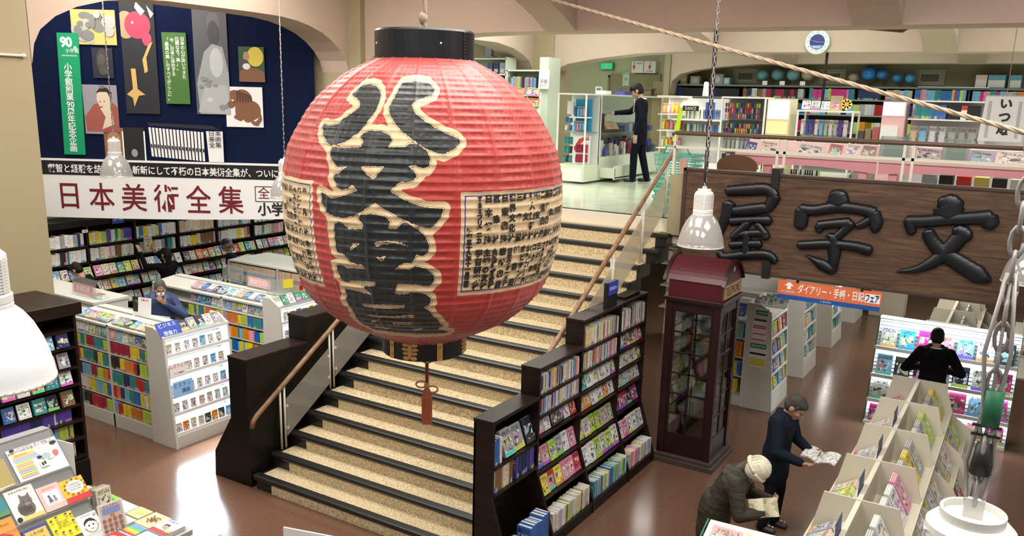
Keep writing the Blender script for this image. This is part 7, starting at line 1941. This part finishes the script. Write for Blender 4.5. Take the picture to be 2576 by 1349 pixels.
# ---------------------------------------------------------------- pendant lamps
m_lampw = M('lamp_white_enamel', (.78, .78, .74), .35)
m_prism = clear_mat('ribbed_plastic_shade', (.85, .84, .82), .16, .42)
m_litsh = clear_mat('lit_ribbed_shade', (.95, .97, 1), .06, .75)
m_tape = M('black_tape', (.02, .02, .02), .5)
def lamp(lab, x, y, zr, s=1.0, lit=False, chain='wire', ztop=6.3, tilt=0):
    t = T('pendant_lamp', lab, 'lamp', (x, y, zr), 'bell-shaped pendant lamps')
    P = lambda pr: [(r * s, zr + z * s) for r, z in pr]
    c = (x, y, 0)
    B().lathe(P([(.225, 0), (.23, .006), (.224, .012), (.22, .05), (.21, .1), (.19, .17), (.162, .235), (.128, .287), (.1, .315), (.092, .32), (.098, .308), (.125, .28), (.157, .23), (.184, .17), (.204, .1), (.216, .05), (.222, .0)]), c, 96, flute=.018).build('shade', m_litsh if lit else m_prism, t, smooth=True)
    B().lathe(P([(.222, -.004), (.232, -.004), (.232, .008), (.222, .008), (.222, -.004)]), c, 48).build('rim', m_lampw, t, smooth=True)
    B().lathe(P([(.0, .315), (.1, .315), (.1, .33), (.094, .335), (.1, .34), (.1, .368), (.092, .376), (.0, .376)]), c, 32).build('collar', m_lampw, t)
    pr = [(0, .376)]
    for k in range(11):
        z = .38 + k * .0125
        pr += [(.092, z), (.092, z + .0075), (.086, z + .008), (.086, z + .012)]
    pr += [(.092, .52), (.09, .535), (.075, .55), (.066, .552), (.066, .572), (.06, .572), (.06, .556), (0, .556)]
    h = B().lathe(P(pr), c, 32).build('ballast_housing', m_lampw, t, smooth=False)
    for a in range(4):
        d = Vector((math.cos(a * PI / 2 + .4), math.sin(a * PI / 2 + .4), 0))
        B().bar(Vector((x, y, zr + .38 * s)) + d * .09 * s, Vector((x, y, zr + .52 * s)) + d * .09 * s, .012 * s, .01 * s).build('housing_rib', m_lampw, h)
    B().box(x - .02 * s, x + .02 * s, y - .006, y + .006, zr + .556 * s, zr + .6 * s).build('hook', m_lampw, t)
    if lit:
        B().sph((x, y, zr + .2 * s), (.06 * s, .06 * s, .1 * s), 16, 10).build('bulb', M('lit_bulb', (1, 1, 1), .5, emit=30, ecol=(.93, .97, 1), var=0), t, smooth=True)
    else:
        B().sph((x, y, zr + .2 * s), (.05 * s, .05 * s, .09 * s), 16, 10).build('bulb', M('unlit_bulb', (.7, .7, .68), .2), t, smooth=True)
    z0 = zr + .59 * s
    cw = B()
    if chain == 'chain':
        n = int((ztop - z0) / .05)
        for k in range(n):
            z = z0 + .025 + k * .05
            ax = Vector((1, 0, 0)) if k % 2 else Vector((0, 1, 0))
            cw.tube([Vector((x, y, z)) + ax * (.013 * math.cos(a)) + Vector((0, 0, .032 * math.sin(a))) for a in np.linspace(0, 2 * PI, 11)], .0045, 5)
    else:
        cw.tube([(x, y, z0), (x, y, ztop)], .007, 6)
        for k in range(int((ztop - z0) / .06)):
            cw.sph((x + (.006 if k % 2 else -.006), y, z0 + .03 + k * .06), (.008, .008, .02), 6, 4)
    cw.build('chain' if chain == 'chain' else 'suspension_wire', m_wire, t, smooth=True)
    return t
lamp('glowing white pendant lamp at the left edge before the pillar bookcase', *LAMP0, lit=True)
lamp('pendant lamp hanging before the white title banner', -11.119, 7.325, 3.0, .93)
lamp('pendant lamp half hidden behind the left side of the lantern', -9.042, 8.535, 2.78, .93)
L3 = lamp('pendant lamp hanging before the wooden board above the telephone booth', -2.823, 8.209, 2.815, chain='chain')
B().tube([(-2.823, 8.209, 3.44), (-2.83, 8.2, 3.55), (-2.82, 8.209, 3.8)], [.012, .016, .01], 8).build('taped_cable', m_tape, L3, smooth=True)
lamp('pendant lamp cut off by the right edge before the wooden board', .035, 9.5, 2.6)
L5 = lamp('white pendant lamp seen from above in the bottom right corner', *LAMP5, chain='chain')
x, y, z = LAMP5[0], LAMP5[1], LAMP5[2] + .6
cb = B()
for k, (dx, r) in enumerate(((-.012, .005), (.01, .005), (.0, .004))):
    cb.tube([(x + dx, y, z - .05), (x + dx * 2.4, y + .01, z + .08), (x + dx, y, z + .2), (x + dx * 2.2, y - .01, z + .33), (x + dx * .6, y, z + .5)], r, 6)
cb.build('cable_loops', m_wire, L5, smooth=True)
B().tube([(x, y, z + .06), (x, y, z + .13)], [.022, .014], 8).build('black_tape', m_tape, L5, smooth=True)
B().tube([(x + .004, y, z + .17), (x + .004, y, z + .25)], [.018, .02], 8).build('green_tape', M('green_tape', (.02, .16, .08), .5), L5, smooth=True)
for dz in (.145, .165):
    B().box(x - .028, x + .028, y - .004, y + .004, z + dz, z + dz + .006).build('cable_tie', m_tape, L5)
# ---------------------------------------------------------------- people
def organic(name, b, mat, parent, vox, it=4, kind=None, label=None):
    o = b.build(name, mat)
    md = o.modifiers.new('r', 'REMESH')
    md.mode, md.voxel_size, md.use_smooth_shade = 'VOXEL', vox, True
    sm = o.modifiers.new('s', 'SMOOTH')
    sm.factor, sm.iterations = .5, it
    bpy.context.view_layer.update()
    me = bpy.data.meshes.new_from_object(o.evaluated_get(bpy.context.evaluated_depsgraph_get()))
    old = o.data
    o.modifiers.clear()
    o.data = me
    bpy.data.meshes.remove(old)
    me.name = name
    me.polygons.foreach_set('use_smooth', [True] * len(me.polygons))
    if parent is not None:
        o.parent = parent
        o.matrix_parent_inverse = Matrix.Identity(4)
    if label:
        o['label'] = label
    return o
def part(name, b, mat, parent, smooth=True, label=None):
    o = b.build(name, mat, None, smooth)
    o.parent = parent
    if label:
        o['label'] = label
    return o
m_skin = M('skin', (.5, .3, .21), .5, var=.05)
m_skin2 = M('tanned_skin', (.36, .2, .13), .5, var=.05)
def hand(b, w, d, pn, thumb, curl=.5, s=1.0):
    """palm, four unequal bent fingers and a thumb leaving the side of the palm"""
    w, d, pn = Vector(w), Vector(d).normalized(), Vector(pn).normalized()
    pn = (pn - d * pn.dot(d)).normalized()
    sd = d.cross(pn) * thumb
    for k in (-1, 0, 1):
        b.cap(w + sd * (.017 * k * s), w + d * .085 * s + sd * (.024 * k * s), .014 * s, .013 * s)
    b.cap(w - d * .02 * s, w + d * .02 * s, .024 * s, .024 * s, fl=.75, side=pn)
    for k, L in ((1.5, .026), (.5, .03), (-.5, .028), (-1.5, .022)):
        p = w + d * .088 * s + sd * (.0185 * k * s)
        a = 0
        for q, f in enumerate((1.25, .95, .75)):
            a += curl * (1 + .12 * k)
            e = p + (d * math.cos(a) + pn * math.sin(a) + sd * .06 * k) * L * f * s
            b.cap(p, e, (.0095 - .001 * q) * s, (.0088 - .001 * q) * s, 8)
            p = e
    p = w + d * .022 * s + sd * .03 * s
    q = p + (d * .6 + sd * .6 + pn * .35).normalized() * .04 * s
    b.cap(p, q, .013 * s, .0105 * s, 8)
    b.cap(q, q + (d * .8 + sd * .15 + pn * (.3 + curl * .3)).normalized() * .034 * s, .0102 * s, .0085 * s, 8)

def person(label, loc, heading, H, lean=.05, hp=.2, hy=0.0, arms=None, col=(), hair='short', hairc=(.012, .01, .01), skin=None, vox=.009, legs=None, knee=0.0, coat=1.0, hood=False, quilt=0.0, mask=False, glasses=False, hem=.8, hs=1.0):
    s = H / 1.7
    skin = skin or m_skin
    t = T('person', label, 'person', loc, None, heading)
    WM[t.name] = Matrix.Translation(loc) @ Matrix.Rotation(heading, 4, 'Z')
    c_top, c_leg, c_shoe = col[:3]
    zp = .93 - knee
    ca, sa = math.cos(lean), math.sin(lean)
    def L(x, y, z):
        z -= knee
        dz = z - zp
        return Vector((x * s, (y * ca + dz * sa) * s, (zp + dz * ca - y * sa) * s))
    hr = Matrix.Rotation(hy, 3, 'Z') @ Matrix.Rotation(-(lean + hp), 3, 'X')
    N = L(0, -.005, 1.44)
    Hc = N + hr @ Vector((0, .035, .145)) * s
    def hd(x, y, z):
        return Hc + hr @ Vector((x, y, z)) * s * hs
    hM = hr.to_4x4()
    sk, top, leg = B(), B(), B()
    E = lambda b, p, r: b.sph(p, tuple(k * s * hs for k in r), 14, 10, 0, hM)
    E(sk, hd(0, -.01, .025), (.074, .093, .094))
    E(sk, hd(0, .02, -.03), (.062, .072, .085))
    E(sk, hd(0, .055, -.09), (.036, .034, .03))
    E(sk, hd(0, .078, .018), (.046, .018, .014))
    sk.cap(hd(0, .09, .005), hd(0, .108, -.032), .009 * s, .014 * s)
    E(sk, hd(-.012, .094, -.036), (.011, .012, .009))
    E(sk, hd(.012, .094, -.036), (.011, .012, .009))
    E(sk, hd(0, .088, -.066), (.023, .01, .012))
    for x in (-1, 1):
        E(sk, hd(.037 * x, .066, -.03), (.024, .018, .022))
        E(sk, hd(.075 * x, -.012, -.015), (.012, .026, .034))
    sk.cap(L(0, -.012, 1.38), hd(0, -.025, -.06), .056 * s, .05 * s)
    # trunk beneath the clothes
    sk.cap(L(0, 0, .95), L(0, 0, 1.3), .1 * s, .1 * s, fl=.7, side=(0, 1, 0))
    hips = [Vector((x * .09 * s, 0, zp * s)) for x in (-1, 1)]
    kn, an = [], []
    for i, x in enumerate((-1, 1)):
        lx, ly = (legs or ((-.1, 0), (.1, 0)))[i]
        kn.append(Vector(((lx * .95) * s, (ly * .5 + .03 + knee * 1.3) * s, (.5 - knee * .35) * s)))
        an.append(Vector((lx * s, (ly - .02) * s, .09 * s)))
    for i in (0, 1):
        sk.cap(hips[i], kn[i], .07 * s, .045 * s)
        sk.cap(kn[i], an[i], .045 * s, .035 * s)
    sh = [L(-.165, -.005, 1.385), L(.165, -.005, 1.385)]
    arms = arms or {}
    for i, k in enumerate('LR'):
        el, wr, hd_, pn, curl = arms.get(k, ((-.23 if i == 0 else .23, -.04, 1.1 - knee), (-.24 if i == 0 else .24, .03, .86 - knee), (0, .05, -1), (1 if i == 0 else -1, 0, 0), .25))
        el, wr = Vector(el) * s, Vector(wr) * s
        sk.cap(sh[i], el, .042 * s, .034 * s)
        sk.cap(el, wr, .034 * s, .024 * s)
        hand(sk, wr + Vector(hd_).normalized() * .012 * s, hd_, pn, -1 if i == 0 else 1, curl, s)
        ct = coat
        top.cap(sh[i], el, .066 * s * ct, .053 * s * ct)
        top.cap(el, el + (wr - el) * .96, .053 * s * ct, .04 * s * ct)
    # clothes
    top.cap(L(-.1, 0, 1.33), L(.1, 0, 1.33), .105 * s * coat, .105 * s * coat)
    top.cap(L(0, -.005, 1.28), L(0, 0, 1.05), .155 * s * coat, .14 * s * coat, 16, .72, (0, 1, 0))
    top.cap(L(0, 0, 1.08), L(0, 0, .95), .142 * s * coat, .15 * s * coat, 16, .75, (0, 1, 0))
    if hem < .9:
        top.cap(L(0, 0, .96), Vector((0, 0, hem * s - knee * s)), .148 * s * coat, .155 * s * coat, 16, .78, (0, 1, 0))
    for x in (-1, 1):
        top.cap(L(.06 * x, -.01, 1.395), L(.15 * x, -.005, 1.38), .05 * s, .062 * s * coat)
    if hood:
        for a in np.linspace(.5, 2 * PI - .5, 9):
            top.sph(L(.1 * math.sin(a), -.03 - .095 * math.cos(a + PI) * -1, 1.42 - .03 * math.cos(a)), .05 * s, 10, 8)
        top.cap(L(-.07, -.13, 1.36), L(.07, -.13, 1.36), .055 * s, .055 * s)
    if quilt:
        for z in np.arange(.9, 1.4, .05):
            top.cap(L(-.06, -.0, z), L(.06, .0, z), .135 * s * coat, .135 * s * coat, 14, .9, (0, 1, 0))
    for i in (0, 1):
        leg.cap(hips[i] + Vector((0, 0, .03 * s)), kn[i], .098 * s, .07 * s)
        leg.cap(kn[i], an[i] + Vector((0, .0, -.03 * s)), .07 * s, .058 * s)
    leg.cap(Vector((-.07 * s, 0, zp * s)), Vector((.07 * s, 0, zp * s)), .11 * s, .11 * s)
    body = organic('body', sk, skin, t, vox * .8, 2)
    organic('jacket', top, c_top, t, vox, 5)
    organic('trousers', leg, c_leg, t, vox, 5)
    for i in (0, 1):
        f = B()
        f.cap(an[i] + Vector((0, -.03, -.045)) * s, an[i] + Vector((0, .13, -.055)) * s, .045 * s, .038 * s, 10, .9, (0, 0, 1))
        f.cap(an[i] + Vector((0, 0, -.03)) * s, an[i] + Vector((0, 0, .02)) * s, .045 * s, .042 * s)
        organic('shoe', f, c_shoe, t, vox, 2)
    # hair
    mh = M('hair_' + t.name, hairc, .6, var=.35, scale=70, spec=.2)
    h = B()
    if hair != 'none':
        E(h, hd(0, -.022, .037), (.082, .098, .096))
        E(h, hd(0, -.045, -.01), (.079, .075, .085))
        if hair == 'fringe':
            E(h, hd(0, .03, .07), (.074, .072, .05))
            for x in (-.05, -.025, 0, .025, .05):
                h.cap(hd(x, .06, .09), hd(x * 1.15, .097, .045), .022 * s, .012 * s)
            for x in (-1, 1):
                h.cap(hd(.07 * x, .02, .05), hd(.075 * x, .015, -.01), .02 * s, .012 * s)
        elif hair == 'short':
            E(h, hd(0, .02, .068), (.07, .07, .045))
            for x in (-1, 1):
                h.cap(hd(.072 * x, .02, .04), hd(.074 * x, .012, -.005), .013 * s, .008 * s)
        elif hair == 'receding':
            for x in (-1, 1):
                h.cap(hd(.072 * x, .015, .04), hd(.074 * x, .005, -.01), .014 * s, .01 * s)
        elif hair == 'long':
            E(h, hd(0, .02, .07), (.074, .076, .05))
            h.cap(hd(0, -.07, 0), hd(0, -.075, -.16), .07 * s, .05 * s)
            for x in (-1, 1):
                h.cap(hd(.07 * x, .03, .03), hd(.075 * x, .035, -.12), .02 * s, .014 * s)
        organic('hair', h, mh, t, vox * .8, 2)
    m_eye = C(.015, .012, .01, .2)
    for x in (-.03, .03):
        part('eye', B().sph(hd(x, .083, .0), (.011 * s, .007 * s, .006 * s), 10, 6, 0, hM), m_eye, t)
        part('eyebrow', B().cap(hd(x - .014, .091, .021), hd(x + .014, .091, .021), .004 * s, .004 * s, 6), mh, t)
    if not mask:
        part('mouth', B().cap(hd(-.017, .097, -.067), hd(.017, .097, -.067), .0045 * s, .0045 * s, 6), C(.28, .1, .08), t)
    else:
        mb = B().sph(hd(0, .052, -.052), (.062 * s, .062 * s, .056 * s), 16, 10, 0, hM)
        organic('face_mask', mb, m_paper, t, vox * .8, 2)
        for x in (-1, 1):
            part('mask_loop', B().tube([hd(.055 * x, .06, -.03), hd(.078 * x, 0, -.01)], .003, 5), m_paper, t)
    if glasses:
        g = B()
        for x in (-.033, .033):
            g.tube([hd(x + .027 * math.cos(a), .1, .0 + .019 * math.sin(a)) for a in np.linspace(0, 2 * PI, 17)], .0025, 5)
        for x in (-1, 1):
            g.tube([hd(.06 * x, .1, .004), hd(.078 * x, 0, .004)], .0025, 5)
        part('glasses', g, C(.02, .02, .025), t)
    t['_L'] = 0
    return t, L, hd, s, E, hM

def open_mag(name, label, c, xd, yd, w, h, mat, bend=.03, cat='magazine', th=.012):
    """an open magazine held in the hands; xd across the spread, yd up the page"""
    x, y = Vector(xd).normalized(), Vector(yd).normalized()
    n = x.cross(y)
    c = Vector(c)
    t = T(name, label, cat, c)
    for mat_, o0, o1, nm in ((mat[0], 0, th, 'page_block'), (mat[1], -.002, 0, 'cover')):
        b = B()
        P = []
        for k in range(13):
            u = -1 + k / 6
            z = bend * (1 - abs(u)) ** 2 * -1 + bend * .6 * math.sin(PI * abs(u))
            P.append(c + x * (u * w) + n * z)
        for p, q in zip(P[:-1], P[1:]):
            b.hexa([p + n * o0, q + n * o0, q + y * h + n * o0, p + y * h + n * o0], [p + n * o1, q + n * o1, q + y * h + n * o1, p + y * h + n * o1])
        b.build(nm, mat_, t)
    return t
m_suit = M('dark_navy_suit', (.004, .005, .012), .8, var=.15, scale=30, spec=.15)
m_blk = M('black_cloth', (.004, .004, .005), .85, var=.2, scale=30, spec=.15)
m_dknavy = M('dark_navy_coat', (.004, .008, .017), .8, var=.2, scale=25, spec=.2)
m_quilt = M('blue_quilted_nylon', (.03, .055, .15), .45, var=.15, scale=20)
m_olive = ramp_mat('olive_brown_padding', [(.4, (.022, .019, .013)), (.6, (.045, .038, .027))], .6, (1, 1, 9), 7, 3, .3, bump=.4, spec=.25)
m_trs = M('charcoal_trousers', (.006, .007, .01), .8, spec=.15)
m_shoe = M('black_leather', (.01, .01, .01), .3)
m_page = ramp_mat('printed_magazine_page', [(.42, (.72, .72, .7)), (.5, (.6, .6, .58)), (.56, (.2, .2, .2)), (.62, (.75, .75, .73))], .5, (1, 1, 1), 28, 2)
m_page2 = ramp_mat('tinted_page', [(.4, (.6, .56, .38)), (.5, (.7, .68, .5)), (.6, (.4, .38, .22))], .5, (1, 1, 1), 14, 2)
rad = math.radians
# suited man on the upper floor
t1, L1, hd1, s1_, E1, hM1 = person('person in a dark suit reaching into the upper-floor glass showcase', (-6.17, 14.28, 2.805), rad(104), 1.75, lean=.03, hp=.42, hair='fringe', glasses=True,
    arms={'R': ((.24, .24, 1.2), (.14, .5, 1.17), (-.15, 1, .05), (0, -.1, -1), .45), 'L': ((-.24, -.05, 1.1), (-.23, .04, .84), (0, .1, -1), (1, 0, 0), .3)}, col=(m_suit, m_suit, m_shoe), vox=.01, legs=((-.08, .1), (.1, -.12)), hem=.78)
b = B().prism([L1(-.05, .1, 1.42), L1(.05, .1, 1.42), L1(0, .125, 1.2)], tuple(Vector((0, .02, 0))))
part('shirt_front', b, m_paper, t1, False)
part('shirt_collar', B().tube([L1(.065 * math.cos(a), -.01 + .065 * math.sin(a), 1.435 + .01 * math.sin(a)) for a in np.linspace(0, 2 * PI, 19)], .014, 6), m_paper, t1)
part('tie', B().prism([L1(-.012, .128, 1.4), L1(.012, .128, 1.4), L1(.02, .14, 1.22), L1(0, .142, 1.19), L1(-.02, .14, 1.22)], (0, .008, 0)), C(.03, .02, .05), t1, False)
wr = Vector((.14, .5, 1.17)) * s1_
part('shirt_cuff', B().cap(wr - Vector((-.02, .06, 0)), wr, .036, .034), m_paper, t1)
part('name_badge', B().box(-.13, -.11, .12, .13, 1.3, 1.36), C(.5, .05, .06), t1, False)
# masked man among the white stands
t2, L2, hd2, s2_, E2, hM2 = person('person in blue quilted jacket and face mask, hand at chin, behind the nearest stand', (-10.42, 7.38, 0), rad(-126), 1.63, lean=.12, hp=.28, hy=.15, hair='receding', hairc=(.09, .085, .08), skin=m_skin2, mask=True,
    arms={'L': ((-.33, .14, 1.12), (-.075, .23, 1.33), (.55, .1, .65), (.2, -1, .2), .5), 'R': ((.31, .1, 1.1), (.12, .3, 1.02), (-.8, .6, 0), (0, -.3, 1), .5)}, col=(m_quilt, m_trs, m_shoe), coat=1.12, quilt=1)
# three people at the wall bookcase
person('person with black hair and black coat bending at the near end of the wall bookcase', (-12.55, 7.62, 0), rad(115), 1.56, lean=.18, hp=.35, hair='fringe', col=(m_blk, m_trs, m_shoe), vox=.012)
t4, *_r = person('person in black with long hair, arm raised to the wall bookcase', (-12.5, 9.05, 0), rad(92), 1.58, lean=.03, hp=-.1, hair='long', arms={'L': ((-.3, .22, 1.38), (-.3, .34, 1.62), (-.05, .4, 1), (0, 1, .2), .3), 'R': ((.2, .28, 1.35), (.06, .36, 1.56), (-.3, .6, .7), (-.9, 0, .2), .4)}, col=(m_blk, m_blk, m_shoe), vox=.012)
place('softcover', BOOK, Vector((-12.92, 8.92, 1.52)), Vector((.02, 0, 0)), Vector((0, .15, .0)), Vector((0, -.01, .21)), (.75, .5, .42), 'white and orange paperback held up at the wall bookcase by the reaching person', 'softcover book', None)
t5, L5_, hd5, s5, E5, hM5 = person('person in a navy cap and navy jacket beside the far white stand', (-12.35, 10.3, 0), rad(140), 1.62, lean=.05, hp=.2, hair='short', hairc=(.2, .2, .19), skin=m_skin2, col=(m_dknavy, m_dknavy, m_shoe), vox=.012)
cap = B()
E5(cap, hd5(0, -.012, .055), (.086, .102, .075))
cap.cap(hd5(-.05, .085, .055), hd5(.05, .085, .055), .02, .02)
organic('cap', cap, C(.008, .012, .05), t5, .01, 2)
part('white_collar', B().tube([L5_(.075 * math.cos(a), -.01 + .08 * math.sin(a), 1.43) for a in np.linspace(0, 2 * PI, 17)], .012, 6), m_paper, t5)
organic('beard', B().sph(hd5(0, .06, -.085), (.045, .04, .035), 10, 8), C(.35, .34, .32), t5, .01, 2)
# man reading in the aisle
t6, L6, hd6, s6, E6, hM6 = person('person in a dark navy coat standing in the aisle reading an open magazine', (-1.86, 8.16, 0), rad(-97), 1.5, hs=1.12, lean=.12, hp=.55, hair='short', hairc=(.045, .042, .04), skin=m_skin2, vox=.008,
    arms={'R': ((.27, .1, 1.06), (.16, .34, .97), (-.1, 1, .0), (0, .1, 1), .35), 'L': ((-.25, .12, 1.08), (-.12, .33, 1.02), (.25, .9, -.1), (.3, 0, 1), .5)}, col=(m_dknavy, m_trs, C(.03, .03, .035)), coat=1.3, legs=((-.1, .04), (.11, -.02)), hem=.7)
part('jacket_collar', B().tube([L6(.07 * math.cos(a), -.01 + .075 * math.sin(a), 1.425 + .02 * math.sin(a + PI)) for a in np.linspace(0, 2 * PI, 17)], .022, 8), m_dknavy, t6)
for i, sh_ in enumerate((-.1, .11)):
    for k in (0, 1):
        y_ = (.04 if i == 0 else -.02) + .03 + .04 * k
        part('shoe_stripe', B().bar(Vector((sh_ - .046, y_, .03)) * s6, Vector((sh_ - .03, y_ + .03, .075)) * s6, .012, .012), m_paper, t6, False)
open_mag('magazine', 'open comic magazine in the hands of the person standing in the aisle', (-1.44, 8.04, .885), (.75, -.05, -.03), (.05, 1, .1), .165, .24, (m_page, C(.3, .3, .32)))
# crouching woman in a knitted hat
t7, L7, hd7, s7, E7, hM7 = person('person in a cream knitted hat and olive padded jacket bent over a book', (-2.06, 6.9, 0), rad(-82), 1.41, hs=1.1, lean=.52, hp=.42, hair='long', hairc=(.09, .075, .06), vox=.008,
    arms={'R': ((.28, .3, .95), (.14, .56, .98), (-.3, .6, .55), (-.6, .2, .7), .5), 'L': ((-.26, .32, .98), (-.08, .56, 1.02), (.5, .6, .4), (.6, 0, .6), .5)}, col=(m_olive, m_trs, m_shoe), coat=1.5, hood=True, knee=.08, hem=.68)
hat = B()
E7(hat, hd7(0, -.015, .055), (.1, .115, .098))
hat.cap(hd7(0, -.01, .02), hd7(0, -.01, .045), .108, .11, 16)
m_knit = ramp_mat('cream_knit', [(.3, (.48, .44, .34)), (.7, (.72, .67, .54))], .9, (1, 1, 1), 60, 2, bump=.5)
organic('knitted_hat', hat, m_knit, t7, .008, 3)
rb_ = B()
for k in range(18):
    a = 2 * PI * k / 18
    rb_.tube([hd7(.102 * math.cos(a) * math.cos(e), -.015 + .117 * math.sin(a) * math.cos(e), .055 + .1 * math.sin(e)) for e in np.linspace(-.1, 1.4, 9)], .006, 5)
part('hat_ribs', rb_, m_knit, t7)
part('hat_brim', B().tube([hd7(.108 * math.cos(a), -.012 + .122 * math.sin(a), .02) for a in np.linspace(0, 2 * PI, 25)], .02, 8), m_knit, t7)
open_mag('book', 'small open tan-paged book held by the person in the knitted hat', (-1.58, 6.78, .8), (.72, .1, .22), (-.25, .2, .75), .12, .16, (m_page2, C(.5, .47, .36)), bend=.02, cat='book')
# man at the glowing rack, seen from behind
t8, L8, hd8, s8, E8, hM8 = person('person with black hair and black hooded jacket seen from behind at the glowing rack', (-.78, 11.2, 0), rad(8), 1.62, lean=.08, hp=.3, hair='short', vox=.009, hood=True,
    arms={'L': ((-.33, .1, 1.12), (-.12, .32, 1.1), (.4, .9, 0), (0, 0, 1), .5), 'R': ((.33, .1, 1.12), (.12, .32, 1.1), (-.4, .9, 0), (0, 0, 1), .5)}, col=(m_blk, m_trs, m_shoe), coat=1.12)
part('white_collar', B().tube([L8(.068 * math.cos(a), -.014 + .07 * math.sin(a), 1.45) for a in np.linspace(0, 2 * PI, 17)], .01, 6), m_paper, t8)
for o in list(bpy.data.objects):
    if '_L' in o:
        del o['_L']
